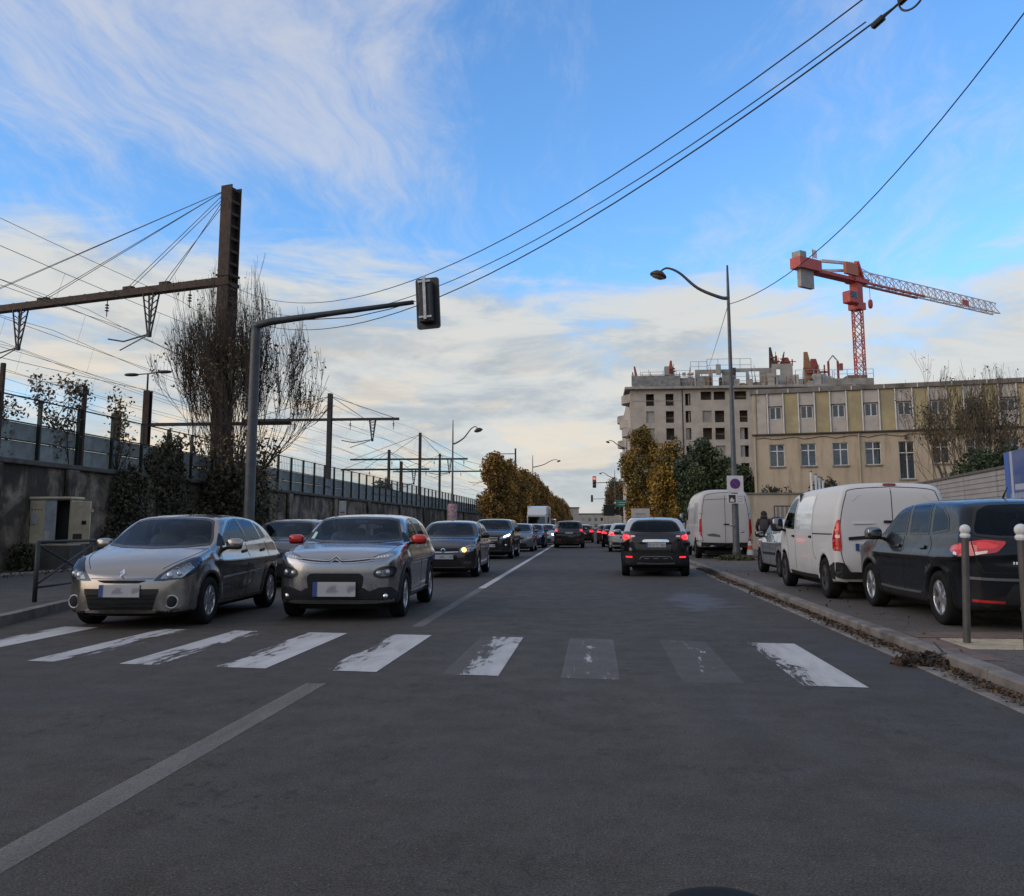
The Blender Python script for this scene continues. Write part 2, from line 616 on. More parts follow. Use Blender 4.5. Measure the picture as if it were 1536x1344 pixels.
def surface_nets(D, org, h, iters=3):
    ins = D < 0
    nx, ny, nz = D.shape
    cs = [(0, 0, 0), (1, 0, 0), (0, 1, 0), (1, 1, 0), (0, 0, 1), (1, 0, 1), (0, 1, 1), (1, 1, 1)]
    def sl(A, c): return A[c[0]:nx - 1 + c[0], c[1]:ny - 1 + c[1], c[2]:nz - 1 + c[2]]
    cnt = np.zeros((nx - 1, ny - 1, nz - 1), int)
    for c in cs: cnt += sl(ins, c)
    act = (cnt > 0) & (cnt < 8)
    idx = -np.ones(act.shape, int); ids = np.argwhere(act)
    idx[act] = np.arange(len(ids))
    acc = np.zeros((len(ids), 3)); w = np.zeros(len(ids))
    dv = [D[ids[:, 0] + c[0], ids[:, 1] + c[1], ids[:, 2] + c[2]] for c in cs]
    for a in range(8):
        for b in range(a + 1, 8):
            if sum(abs(cs[a][k] - cs[b][k]) for k in range(3)) != 1: continue
            x = (dv[a] < 0) != (dv[b] < 0)
            t = dv[a] / np.where(np.abs(dv[a] - dv[b]) < 1e-12, 1e-12, dv[a] - dv[b])
            p = np.array(cs[a], float)[None] + t[:, None] * (np.array(cs[b]) - np.array(cs[a]))[None]
            acc[x] += p[x]; w[x] += 1
    V = (ids + acc / np.maximum(w, 1)[:, None])
    quads = []
    for ax in range(3):
        o = [0, 0, 0]; o[ax] = 1
        A = ins[:nx - o[0], :ny - o[1], :nz - o[2]]; B = ins[o[0]:, o[1]:, o[2]:]
        e = np.argwhere(A != B)
        a1, a2 = (ax + 1) % 3, (ax + 2) % 3
        ok = (e[:, a1] > 0) & (e[:, a2] > 0) & (e[:, a1] < D.shape[a1] - 1) & (e[:, a2] < D.shape[a2] - 1)
        e = e[ok]
        def cell(s1, s2):
            q = e.copy(); q[:, a1] -= s1; q[:, a2] -= s2
            return idx[q[:, 0], q[:, 1], q[:, 2]]
        q = np.stack([cell(1, 1), cell(0, 1), cell(0, 0), cell(1, 0)], 1)
        inside_first = A[e[:, 0], e[:, 1], e[:, 2]]
        q[~inside_first] = q[~inside_first][:, ::-1]
        quads.append(q)
    Q = np.concatenate(quads)
    def samp(V):
        f = np.clip(V, 0, np.array(D.shape) - 1.001); i = f.astype(int); t = f - i
        r = 0
        for c in cs:
            wgt = np.prod(np.where(np.array(c) == 1, t, 1 - t), axis=1)
            r = r + wgt * D[i[:, 0] + c[0], i[:, 1] + c[1], i[:, 2] + c[2]]
        return r
    for it in range(iters):
        S = np.zeros_like(V); n = np.zeros(len(V))
        for k in range(4):
            for s in (1, 3):
                np.add.at(S, Q[:, k], V[Q[:, (k + s) % 4]]); np.add.at(n, Q[:, k], 1)
        Vs = S / np.maximum(n, 1)[:, None]
        V = V * 0.45 + Vs * 0.55
        d = samp(V) / h
        e = 0.5
        g = np.stack([samp(V + np.eye(3)[k] * e) - samp(V - np.eye(3)[k] * e) for k in range(3)], 1) / h
        g2 = np.maximum((g ** 2).sum(1), 0.05)
        V = V - np.clip(d / g2, -0.5, 0.5)[:, None] * g * 0.9
    return V * h + np.array(org), Q
# ------------------------------------------------------------------ vehicles
class Shell:
    """a vehicle body from its side, plan and front outlines; parts are laid on it by projection"""
    def __init__(self, s, h=0.03):
        self.s = s
        L0, L1 = s['x']; W = s['w'] / 2; Ht = s['h']
        gx = np.arange(L0 - 0.12, L1 + 0.12 + h, h)
        n = int(np.ceil((W + 0.12) / h)); gy = np.arange(-n, n + 1) * h
        gz = np.arange(0.05, Ht + 0.12 + h, h)
        def cl(p): return catmull(p, True, 5)
        side = sdf2(gx, gz, cl(s['side']))
        half = s['plan']
        plan = sdf2(gx, gy, cl(list(half) + [(x, -y) for x, y in half[::-1] if abs(y) > 1e-6]))
        fh = s['front']
        front = sdf2(gy, gz, cl(list(fh) + [(-y, z) for y, z in fh[::-1] if abs(y) > 1e-6]))
        X, Y, Z = np.meshgrid(gx, gy, gz, indexing='ij')
        cr = s.get('crown', 0.05)
        d = smax(bil(side, gx, gz, X, Z + cr * Y * Y), np.broadcast_to(plan[:, :, None], X.shape), s.get('k1', 0.09))
        d = smax(d, np.broadcast_to(front[None], X.shape), s.get('k2', 0.07))
        if 'gside' in s:
            gs = sdf2(gx, gz, cl(s['gside']))
            gh = s['gfront']
            gf = sdf2(gy, gz, cl(list(gh) + [(-y, z) for y, z in gh[::-1] if abs(y) > 1e-6]))
            c = s.get('wrap', 0.22)
            xm = s.get('wrapmid', 0.0)
            Xw = X + np.clip((X - xm) / 0.7, -1, 1) * c * Y * Y
            g = bil(gs, gx, gz, Xw, Z + s.get('rcrown', 0.05) * Y * Y)
            g = smax(g, np.broadcast_to(gf[None], X.shape), s.get('k3', 0.09))
            if 'gplan' in s:
                gp = s['gplan']
                gpl = sdf2(gx, gy, cl(list(gp) + [(x, -y) for x, y in gp[::-1] if abs(y) > 1e-6]))
                g = smax(g, np.broadcast_to(gpl[:, :, None], X.shape), 0.08)
            d = smin(d, g, s.get('k4', 0.05))
        # wheel arches: a slight flare, then the well itself
        r = s['wr']
        for xw in s['axles']:
            q = np.hypot(X - xw, Z - r)
            R1 = r + s.get('gap', 0.045)
            if s.get('flare', 0.0):
                d = d - s['flare'] * np.clip(1 - np.abs(q - R1 - 0.03) / 0.09, 0, 1) * (np.abs(Y) > W * 0.6)
            well = np.maximum(q - R1, (W - 0.34) - np.abs(Y))
            d = np.maximum(d, -well)
        self.V, self.Q = surface_nets(d, (gx[0], gy[0], gz[0]), h)
        self.V[:, 2] = np.maximum(self.V[:, 2], 0.1)
        self.bvh = BVHTree.FromPolygons([Vector(v) for v in self.V], [tuple(int(i) for i in q) for q in self.Q])
        self.cut = np.zeros(len(self.Q), bool)
        P = self.V[self.Q]
        self.fc = P.mean(1)
        nr = np.cross(P[:, 2] - P[:, 0], P[:, 3] - P[:, 1])
        self.fn = nr / np.maximum(np.linalg.norm(nr, axis=1, keepdims=True), 1e-12)

    def basis(self, d):
        d = Vector(d).normalized()
        u = d.cross(Vector((0, 0, 1)))
        if u.length < 0.01: u = Vector((0, -1, 0))
        u.normalize()
        v = u.cross(d).normalized()
        return d, u, v

    def hit(self, d, u, v, a, b):
        o = u * a + v * b - d * 8
        loc, nor, i, dist = self.bvh.ray_cast(o, d)
        return loc, nor

    def tri(self, outer, res, hole=None):
        """constrained triangulation of an outline with inner points; returns pts, tris, in-hole flags"""
        outer = resample(outer, res)
        loops = [outer]
        if hole is not None: loops.append(resample(hole, res))
        pts = np.concatenate(loops)
        edges = []; b = 0
        for lp in loops:
            n = len(lp); edges += [(b + i, b + (i + 1) % n) for i in range(n)]; b += n
        x0, y0 = outer.min(0); x1, y1 = outer.max(0)
        gx, gy = np.meshgrid(np.arange(x0 + res / 2, x1, res), np.arange(y0 + res / 2, y1, res))
        g = np.stack([gx.ravel(), gy.ravel()], 1)
        if len(g):
            g = g[inpoly(g[:, 0], g[:, 1], outer)]
            if len(g):
                dd = np.min(np.linalg.norm(g[:, None] - pts[None], axis=2), axis=1)
                g = g[dd > res * 0.55]
                pts = np.concatenate([pts, g]) if len(g) else pts
        res_ = delaunay_2d_cdt([Vector(p) for p in pts], edges, [], 0, 1e-5)
        V = np.array([tuple(p) for p in res_[0]]); T = [tuple(f) for f in res_[2]]
        C = np.array([V[list(t)].mean(0) for t in T])
        ok = inpoly(C[:, 0], C[:, 1], outer)
        T = [t for t, k in zip(T, ok) if k]; C = C[ok]
        fl = inpoly(C[:, 0], C[:, 1], loops[1]) if hole is not None else np.zeros(len(T), bool)
        return V, T, fl

    def lay(self, V, T, bas, off, skirt=0.012, maxjump=None):
        d, u, v = bas
        P = []; N = []
        for a, b in V:
            loc, nor = self.hit(d, u, v, float(a), float(b))
            P.append(loc); N.append(nor)
        good = [p is not None and n.dot(-d) > 0.02 for p, n in zip(P, N)]
        T = [t for t in T if all(good[i] for i in t)]
        if not T: return [], []
        if maxjump:
            T = [t for t in T if max((P[t[0]] - P[t[1]]).length, (P[t[1]] - P[t[2]]).length, (P[t[2]] - P[t[0]]).length) < maxjump]
        used = sorted({i for t in T for i in t}); mp = {i: k for k, i in enumerate(used)}
        vs = [P[i] + N[i] * off for i in used]
        fs = []
        for t in T:
            a, b, c = (vs[mp[i]] for i in t)
            q = tuple(mp[i] for i in t)
            if (b - a).cross(c - a).dot(N[t[0]]) < 0: q = q[::-1]
            fs.append(q)
        if skirt:
            cnt = {}
            for q in fs:
                for i in range(3):
                    e = (q[i], q[(i + 1) % 3])
                    cnt[frozenset(e)] = cnt.get(frozenset(e), []) + [e]
            low = {}
            for es in list(cnt.values()):
                if len(es) == 1:
                    a, b = es[0]
                    for i in (a, b):
                        if i not in low:
                            low[i] = len(vs); vs.append(vs[i] - N[used[i]] * (off + skirt))
                    fs.append((b, a, low[a], low[b]))
        return vs, fs

    def outline(self, pts, bas, r=0.02, smooth=False):
        d, u, v = bas
        P = [(Vector(p).dot(u), Vector(p).dot(v)) for p in pts]
        return catmull(P, True, 5) if smooth else rounded(P, r)


def side_pts(pts, y=1.0): return [(x, y, z) for x, z in pts]
def face_pts(pts): return [(0, y, z) for y, z in pts]
def mir(pts): return list(pts) + [(-a, b) for a, b in reversed(pts) if abs(a) > 1e-4]


DF, DR, DS, DT = (-1, 0, 0), (1, 0, 0), (0, -1, 0), (0, 0, -1)


class Car:
    def __init__(self, name, spec, paint_mat, h=0.03, res=0.05):
        self.sh = Shell(spec, h); self.s = spec; self.res = res; self.h = h
        self.root = empty(name)
        self.paint = paint_mat
        self.parts = []
    def patch(self, name, mat, d, pts, r=0.02, off=0.004, both=False, smooth=False, parent=None, skirt=0.012, res=None, mj=None):
        bas = self.sh.basis(d)
        o = self.sh.outline(pts, bas, r, smooth)
        V, T, _ = self.sh.tri(o, res or self.res)
        vs, fs = self.sh.lay(V, T, bas, off, skirt, mj)
        if not fs: return None
        out = mesh_obj(name, vs, fs, mat, parent or self.root)
        if both:
            vs2 = [(p[0], -p[1], p[2]) for p in vs]; fs2 = [q[::-1] for q in fs]
            o2 = mesh_obj(name, vs2, fs2, mat, parent or self.root)
            return out, o2
        return out
    def strip(self, name, mat, d, line, w, off=0.002, both=False, closed=False, parent=None, smooth=True):
        """thin band along a polyline (panel gaps, mouldings)"""
        bas = self.sh.basis(d); dd, u, v = bas
        P = np.array([(Vector(p).dot(u), Vector(p).dot(v)) for p in line])
        P = catmull(P, closed, 6) if smooth and len(P) > 2 else P
        if not closed:
            q = []
            for i in range(len(P) - 1):
                k = max(1, int(np.linalg.norm(P[i + 1] - P[i]) / self.res))
                for j in range(k): q.append(P[i] + (P[i + 1] - P[i]) * j / k)
            q.append(P[-1]); P = np.array(q)
        n = len(P)
        t = np.roll(P, -1, 0) - np.roll(P, 1, 0)
        if not closed: t[0] = P[1] - P[0]; t[-1] = P[-1] - P[-2]
        t /= np.maximum(np.linalg.norm(t, axis=1, keepdims=True), 1e-9)
        nn = np.stack([-t[:, 1], t[:, 0]], 1) * w / 2
        V = np.concatenate([P - nn, P + nn])
        T = []
        for i in range(n if closed else n - 1):
            j = (i + 1) % n
            T += [(i, j, n + j), (i, n + j, n + i)]
        vs, fs = self.sh.lay(V, T, bas, off, 0.006, 0.3)
        if not fs: return
        mesh_obj(name, vs, fs, mat, parent or self.root)
        if both:
            mesh_obj(name, [(p[0], -p[1], p[2]) for p in vs], [q[::-1] for q in fs], mat, parent or self.root)
    def window(self, name, d, pts, r=0.05, both=False, mat=None, seal=0.03, off=0.004):
        sh = self.sh; bas = sh.basis(d); dd, u, v = bas
        o = resample(sh.outline(pts, bas, r), self.res)
        inn = inset(o, seal)
        V, T, fl = sh.tri(o, self.res, inn)
        mat = mat or M_GLASS
        cutp = inset(o, seal * 0.55)
        ub = np.array(u); vb = np.array(v); db = np.array(dd)
        for s in ((1, -1) if both else (1,)):
            fc = sh.fc * np.array([1, s, 1]); fn = sh.fn * np.array([1, s, 1])
            m = inpoly(fc @ ub, fc @ vb, cutp) & ((fn @ -db) > 0.12) & (fc[:, 2] > self.s.get('beltmin', 0.7))
            sh.cut |= m
        for lab, keep, mt in (('glass', fl, mat), ('seal', ~fl, M_SEAL)):
            TT = [t for t, k in zip(T, keep) if k]
            vs, fs = sh.lay(V, TT, bas, off, 0.0 if lab == 'glass' else 0.01)
            if not fs: continue
            if lab == 'glass':
                A = mesh_obj(name, vs, fs, mt, self.root, True)
                B = mesh_obj(name, [(p[0], -p[1], p[2]) for p in vs], [q[::-1] for q in fs], mt, self.root, True) if both else None
            else:
                mesh_obj('window_seal', vs, fs, mt, A)
                if both: mesh_obj('window_seal', [(p[0], -p[1], p[2]) for p in vs], [q[::-1] for q in fs], mt, B)
        return A
    def body(self, name='body', extra=None):
        sh = self.sh; s = self.s
        keep = ~sh.cut
        Q = sh.Q[keep]; fc = sh.fc[keep]; fn = sh.fn[keep]
        mi = np.zeros(len(Q), int)
        for xw in s['axles']:
            q = np.hypot(fc[:, 0] - xw, fc[:, 2] - s['wr'])
            mi[(q < s['wr'] + s.get('gap', 0.045) + self.h * 0.25) & (fc[:, 2] < s['wr'] * 2 + 0.3)] = 1
        mi[(fn[:, 2] < -0.6) & (fc[:, 2] < 0.4)] = 1
        mats = [self.paint, M_BLACK]
        L0, L1 = s['x']; g0 = s.get('under', 0.14)
        ub = MB(); ub.box((L0 + .3, -s['w'] * .34, g0), (L1 - .32, s['w'] * .34, g0 + .16), bev=.04); ub.build('underbody_light_block', M_GAP, self.root)  # dark box added under the car to block light and deepen its shadow
        if extra: mi = extra(fc, fn, mi)
        return mesh_obj(name, sh.V, Q, mats, self.root, True, mi)
    def wheels(self, spokes=5, rimmat=None, style=0, w=0.20):
        s = self.s; r = s['wr']; rr = r * s.get('rimf', 0.66)
        if ('wheel', r, rr) not in WHEELS:
            mb = MB()
            mb.lathe([(rr, -w / 2), (r * 0.93, -w / 2 - 0.004), (r * 0.985, -w * 0.40), (r, -w * 0.28), (r, w * 0.28), (r * 0.985, w * 0.40), (r * 0.93, w / 2 + 0.004), (rr, w / 2), (rr - 0.012, w * 0.3), (rr - 0.012, -w * 0.3)], 36, cap=False)
            o = mb.build('tyre_proto', M_TYRE, None, True)
            WHEELS[('wheel', r, rr)] = o.data; bpy.data.objects.remove(o)
        key = ('rim', r, rr, spokes, style, (rimmat or M_RIM).name)
        if key not in WHEELS:
            mb = MB()
            ro = rr - 0.004
            mb.lathe([(ro, w * 0.46), (ro - 0.022, w * 0.47), (ro - 0.03, w * 0.40), (ro - 0.03, -w * 0.3), (ro, -w * 0.3)], 36, cap=False)
            mb.lathe([(0.068, w * 0.30), (0.062, w * 0.40), (0.03, w * 0.42), (0.001, w * 0.42)], 18, cap=False)
            for k in range(spokes):
                a = 2 * PI * k / spokes + 0.3
                for sg in ((-1, 1) if style == 1 else (0,)):
                    a2 = a + sg * 0.13
                    ca, sa = math.cos(a2), math.sin(a2)
                    wi, wo = (0.030, 0.052) if style == 0 else (0.022, 0.022)
                    if style == 2: wi, wo = 0.05, 0.075
                    p = []
                    for (rad, hw, z0, z1) in ((0.045, wi, w * 0.24, w * 0.39), (ro * 0.55, (wi + wo) / 2 * 0.9, w * 0.28, w * 0.43), (ro - 0.01, wo, w * 0.26, w * 0.45)):
                        for (q, z) in ((-hw, z0), (hw, z0), (hw * 0.75, z1), (-hw * 0.75, z1)):
                            p.append((rad * ca - q * sa, rad * sa + q * ca, z))
                    f = []
                    for i in (0, 4):
                        for j in range(4):
                            f.append((i + j, i + (j + 1) % 4, i + 4 + (j + 1) % 4, i + 4 + j))
                    mb.add(p, f)
            o = mb.build('rim_proto', rimmat or M_RIM, None, False)
            WHEELS[key] = o.data; bpy.data.objects.remove(o)
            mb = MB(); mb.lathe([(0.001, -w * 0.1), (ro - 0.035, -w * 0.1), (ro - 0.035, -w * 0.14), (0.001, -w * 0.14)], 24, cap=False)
            o = mb.build('hub_proto', M_GAP, None); WHEELS[key + ('hub',)] = o.data; bpy.data.objects.remove(o)  # dark backing disc, shade behind the spokes put into its colour
        W = s['w'] / 2
        for xw in s['axles']:
            for sg in (1, -1):
                y = sg * (W - w / 2 - s.get('inset', 0.02))
                o = inst('wheel', WHEELS[('wheel', r, rr)], self.root, (xw, y, r), (-PI / 2 * sg, 0, 0))
                inst('rim', WHEELS[key], o); inst('dark_backing_disc', WHEELS[key + ('hub',)], o)
    def mirror(self, x, y, z, mat, size=(0.07, 0.115, 0.075)):
        for sg in (1, -1):
            mb = MB(); mb.blob((x, sg * y, z), size, (0.65, 0.75), 18, 12)
            o = mb.build('door_mirror', mat, self.root, True)
            m2 = MB(); m2.blob((x - 0.005, sg * y, z - size[2] * 0.72), (size[0] * 0.9, size[1] * 0.92, size[2] * 0.38), (0.7, 0.8), 14, 8)
            m2.bar((x - 0.01, sg * (y - 0.05), z - size[2] * 0.7), (x + 0.0, sg * (y - size[1] - 0.09), z - size[2] * 1.1), 0.07, 0.04)
            m2.build('mirror_base', M_BLACK, o, True)
            m3 = MB(); m3.blob((x - size[0] * 0.72, sg * y, z + 0.003), (size[0] * 0.30, size[1] * 0.82, size[2] * 0.80), (0.5, 0.6), 14, 8)
            m3.build('mirror_glass', M_MIRR, o, True)
    def cabin(self, xd, xf, xr, zb, zs, hw, ztop, rear=True):
        """dashboard, steering wheel, seats, floor tub. xd dash, xf front seat, xr rear seat back, zb belt, zs seat base"""
        mb = MB(); mb.box((self.s['x'][0] + 0.25, -hw, zs - 0.22), (self.s['x'][1] - 0.35, hw, zs - 0.18)); mb.build('cabin_floor', M_CABIN, self.root)
        mb = MB(); mb.blob((xd, 0, zb - 0.10), (0.24, hw, 0.13), (0.5, 0.35), 20, 8); mb.blob((xd - 0.08, 0.36, zb + 0.01), (0.13, 0.2, 0.06), (0.6, 0.6), 14, 8)
        mb.build('dashboard', M_CABIN, self.root, True)
        mb = MB(); n = 20
        ring = [(xd - 0.27 - 0.07 * math.sin(2 * PI * k / n), 0.36 + 0.18 * math.cos(2 * PI * k / n), zb - 0.03 + 0.17 * math.sin(2 * PI * k / n)) for k in range(n)]
        mb.tube(ring, 0.016, 6, closed=True); mb.bar((xd - 0.27, 0.19, zb - 0.03), (xd - 0.27, 0.53, zb - 0.03), 0.05, 0.03)
        mb.build('steering_wheel', M_CABIN, self.root, True)
        for y in (0.36, -0.36):
            mb = MB(); mb.blob((xf + 0.12, y, zs), (0.27, 0.24, 0.10), (0.5, 0.5), 14, 8)
            M = Matrix.Translation((xf - 0.16, y, zs + 0.30)) @ Matrix.Rotation(R(-14), 4, 'Y')
            mb.blob((0, 0, 0), (0.09, 0.24, 0.34), (0.55, 0.5), 14, 10, M)
            o = mb.build('front_seat', M_SEAT, self.root, True)
            m2 = MB(); m2.blob((xf - 0.27, y, min(zs + 0.73, ztop - 0.2)), (0.055, 0.13, 0.095), (0.6, 0.6), 12, 8); m2.build('headrest', M_SEAT, o, True)
        if rear:
            mb = MB(); mb.blob((xr + 0.22, 0, zs), (0.28, hw * 0.85, 0.10), (0.5, 0.35), 16, 8)
            M = Matrix.Translation((xr - 0.08, 0, zs + 0.26)) @ Matrix.Rotation(R(-14), 4, 'Y')
            mb.blob((0, 0, 0), (0.09, hw * 0.85, 0.30), (0.5, 0.3), 16, 8, M)
            o = mb.build('rear_seat', M_SEAT, self.root, True)
            for y in (0.36, 0, -0.36):
                m2 = MB(); m2.blob((xr - 0.17, y, zs + 0.60), (0.05, 0.12, 0.075), (0.6, 0.6), 12, 8); m2.build('headrest', M_SEAT, o, True)
        mb = MB(); mb.blob((xd - 0.42, 0, ztop - 0.13), (0.02, 0.11, 0.035), (0.6, 0.6), 12, 6); mb.build('interior_mirror', M_CABIN, self.root, True)
    def plate(self, d, y0, y1, z0, z1, mat=None, off=0.02):
        sh = self.sh; bas = sh.basis(d)
        xs = []
        for y in (y0, (y0 + y1) / 2, y1):
            for z in (z0, z1):
                dd, u, v = bas
                p = Vector((0, y, z)); loc, n = sh.hit(dd, u, v, p.dot(u), p.dot(v))
                if loc is not None: xs.append(loc.x)
        f = d[0] < 0
        x = (max(xs) if f else min(xs))
        mb = MB(); mb.box((x, y0, z0), (x + off, y1, z1)) if f else mb.box((x - off, y0, z0), (x, y1, z1))
        return mb.build('number_plate', mat or M_PLATE, self.root)
    def place(self, x, y, z, heading, label, cat='car', group=None):
        """heading: direction of the nose, degrees from +Y clockwise"""
        self.root.location = (x, y, z)
        self.root.rotation_euler = (0, 0, R(90 - heading))
        tag(self.root, label, cat, group)
        return self.root


WHEELS = {}
def lights_round(car, name, x, y, z, r, mat, ring=None, d=DF, parent=None):
    """small round lamp set into the body on both sides, found by projection"""
    sh = car.sh; bas = sh.basis(d); dd, u, v = bas
    for sg in (1, -1):
        p = Vector((0, sg * y, z)); loc, n = sh.hit(dd, u, v, p.dot(u), p.dot(v))
        if loc is None: continue
        q = (-dd * 0.6 + n * 0.4).normalized().to_track_quat('Z', 'Y').to_matrix().to_4x4()
        M = Matrix.Translation(loc) @ q
        mb = MB(); mb.lathe([(r, 0.0), (r * 0.96, 0.008), (r * 0.7, 0.018), (r * 0.35, 0.024), (0.001, 0.025)], 18, M, False)
        o = mb.build(name, mat, parent or car.root, True)
        if ring:
            mb = MB(); mb.lathe([(r * 1.28, -0.01), (r * 1.26, 0.012), (r * 1.08, 0.016), (r, 0.002), (r, -0.01)], 20, M, False)
            mb.build('lamp_ring', ring, o, True)


def build_clio():
    s = dict(x=(-2.03, 2.02), w=1.72, h=1.49, wr=0.31, axles=(1.19, -1.385), flare=0.016, crown=0.05, beltmin=0.86, rimf=0.66,
             side=[(1.88, .19), (1.985, .27), (2.02, .44), (2.00, .58), (1.95, .68), (1.84, .77), (1.62, .875), (1.30, .965), (1.00, 1.02), (.4, 1.04), (-.6, 1.06), (-1.5, 1.09), (-1.93, 1.04), (-2.02, .85), (-2.03, .5), (-1.98, .3), (-1.85, .22), (-1.2, .19), (0, .185), (1.3, .185)],
             plan=[(2.02, 0), (2.005, .3), (1.95, .55), (1.83, .72), (1.62, .81), (1.2, .85), (.5, .86), (-.8, .86), (-1.5, .835), (-1.85, .75), (-1.98, .5), (-2.03, 0)],
             front=[(0, .18), (.55, .18), (.77, .21), (.83, .34), (.855, .52), (.86, .66), (.835, .84), (.79, .98), (.70, 1.075), (0, 1.10)],
             gside=[(1.16, .96), (.88, 1.14), (.45, 1.37), (.15, 1.45), (-.35, 1.492), (-.9, 1.455), (-1.28, 1.385), (-1.58, 1.25), (-1.88, .98), (-1.8, .8), (0, .75), (1.05, .8)],
             gfront=[(0, .75), (.83, .75), (.81, .93), (.745, 1.15), (.655, 1.34), (.56, 1.435), (.35, 1.48), (0, 1.49)])
    P = paint('paint_warm_silver', (0.275, 0.252, 0.23), 0.9, 0.20)
    c = Car('hatchback', s, P, 0.025, 0.045)
    # glass
    c.window('windscreen', DF, face_pts(mir([(0, 1.415), (.42, 1.40), (.56, 1.36), (.62, 1.25), (.70, 1.10), (.715, 1.03), (.45, 1.0), (0, .985)])), 0.03, mat=M_GLASS, seal=0.028)
    c.window('side_window', DS, side_pts([(.66, 1.045), (.70, 1.09), (.30, 1.30), (.12, 1.365), (-.10, 1.395), (-.17, 1.395), (-.30, 1.06)]), 0.03, True, seal=0.022)
    c.window('side_window', DS, side_pts([(-.25, 1.400), (-.60, 1.395), (-.86, 1.365), (-1.00, 1.085), (-.38, 1.065)]), 0.03, True, seal=0.022, mat=M_GLASS)
    c.window('quarter_window', DS, side_pts([(-.93, 1.350), (-1.10, 1.29), (-1.26, 1.12), (-1.06, 1.09)]), 0.03, True, seal=0.022)
    c.window('rear_window', DR, face_pts(mir([(0, 1.36), (.43, 1.34), (.53, 1.27), (.62, 1.12), (.58, 1.08), (0, 1.07)])), 0.04, mat=M_GLASS)
    c.body()
    # front
    g = c.patch('front_grille', M_GAP, DF, face_pts(mir([(0, .505), (.475, .505), (.405, .245), (0, .242)])), 0.02, 0.006)
    c.strip('bumper_lip', P, DF, face_pts([(-.45, .235), (-.2, .228), (.2, .228), (.45, .235)]), 0.024, 0.018)
    for z in (.28, .335, .39, .445):
        hw = .405 + (z - .225) * .25 - .02
        c.strip('grille_bar', M_SEAL, DF, face_pts([(-hw, z), (0, z), (hw, z)]), 0.012, 0.016, parent=g)
    c.patch('bumper_insert', plain('grey_trim', (0.02, 0.02, 0.02), 0.6, spec=.25), DF, face_pts(mir([(0, .505), (.475, .505), (.462, .43), (0, .43)])), 0.01, 0.012)
    c.patch('grille_slot', M_GAP, DF, face_pts(mir([(0, .612), (.30, .610), (.31, .600), (.22, .575), (0, .572)])), 0.012, 0.005)
    c.plate(DF, -.27, .25, .405, .555, M_PLATE)
    c.patch('lower_skirt', M_BLACK, DF, face_pts(mir([(0, .225), (.66, .235), (.70, .245), (.70, .26), (.45, .205), (0, .20)])), 0.01, 0.005)
    for sg in (1, -1):
        hl = [(1.95, .385 * sg, .600), (1.93, .46 * sg, .675), (1.75, .58 * sg, .785), (1.52, .70 * sg, .875), (1.42, .765 * sg, .885), (1.42, .805 * sg, .83), (1.58, .80 * sg, .70), (1.80, .71 * sg, .615), (1.92, .50 * sg, .595)]
        d = (-1, -.55 * sg, -.25)
        o = c.patch('headlight', M_LAMPDARK, d, hl, 0.025, 0.004, res=0.03)
        c.patch('headlight_reflector', M_LAMPBED, d, [(1.9, .455 * sg, .612), (1.9, .49 * sg, .665), (1.75, .60 * sg, .755), (1.6, .70 * sg, .80), (1.6, .76 * sg, .74), (1.8, .69 * sg, .63)], 0.02, 0.008, parent=o, res=0.03)
        c.patch('headlight_lens', M_LENS, d, hl, 0.025, 0.014, parent=o, skirt=0, res=0.03)
    lights_round(c, 'headlight_bowl', 0, .585, .672, .045, M_BOWL)
    lights_round(c, 'headlight_bowl', 0, .68, .69, .036, M_BOWL)
    lights_round(c, 'fog_lamp_recess', 0, .625, .345, .068, M_GAP, M_DULL)
    # bonnet shut line, badge
    c.strip('panel_gap', M_GAP, DF, face_pts([(-.40, .63), (-.25, .628), (0, .626), (.25, .628), (.40, .63)]), 0.008)
    for sg in (1, -1):
        c.strip('panel_gap', M_GAP, DT, [(1.86, .47 * sg, 0), (1.6, .63 * sg, 0), (1.3, .715 * sg, 0), (1.05, .735 * sg, 0)], 0.008)
    bx = Vector((1.992, -.005, .70))
    mb = MB()
    for k, (s1, z) in enumerate(((1.0, 0), )):
        o_ = [(0, .052), (.037, 0), (0, -.052), (-.037, 0)]; i_ = [(0, .024), (.014, 0), (0, -.024), (-.014, 0)]
        v = [(bx.x - .03 + 1.1 * -b, bx.y + a, bx.z + b) for a, b in o_] + [(bx.x - .012 + 1.1 * -b, bx.y + a, bx.z + b) for a, b in i_]
        mb.add(v, [(0, 1, 5, 4), (1, 2, 6, 5), (2, 3, 7, 6), (3, 0, 4, 7)])
    mb.build('badge', M_CHROME, c.root)
    # sides
    c.strip('panel_gap', M_GAP, DS, side_pts([(.76, 1.02), (.86, .85), (.86, .55), (.80, .30)]), 0.008, both=True)
    c.strip('panel_gap', M_GAP, DS, side_pts([(-.24, 1.04), (-.27, .8), (-.26, .5), (-.24, .28)]), 0.008, both=True)
    c.strip('panel_gap', M_GAP, DS, side_pts([(-1.12, 1.06), (-1.18, .9), (-1.05, .68), (-.93, .45), (-.90, .28)]), 0.008, both=True)
    c.strip('panel_gap', M_GAP, DS, side_pts([(.80, .285), (0, .27), (-.9, .275)]), 0.008, both=True)
    c.strip('door_moulding', M_DULL, DS, side_pts([(.72, .585), (.3, .60), (-.22, .61)]), 0.022, 0.010, True)
    c.strip('door_moulding', M_DULL, DS, side_pts([(-.29, .613), (-.6, .622), (-.95, .63)]), 0.022, 0.010, True)
    for x in (-.10, -.92):
        c.patch('door_handle', M_BLACK, DS, side_pts([(x - .09, .905), (x + .09, .90), (x + .08, .935), (x - .09, .945)]), 0.012, 0.018, True, res=0.03)
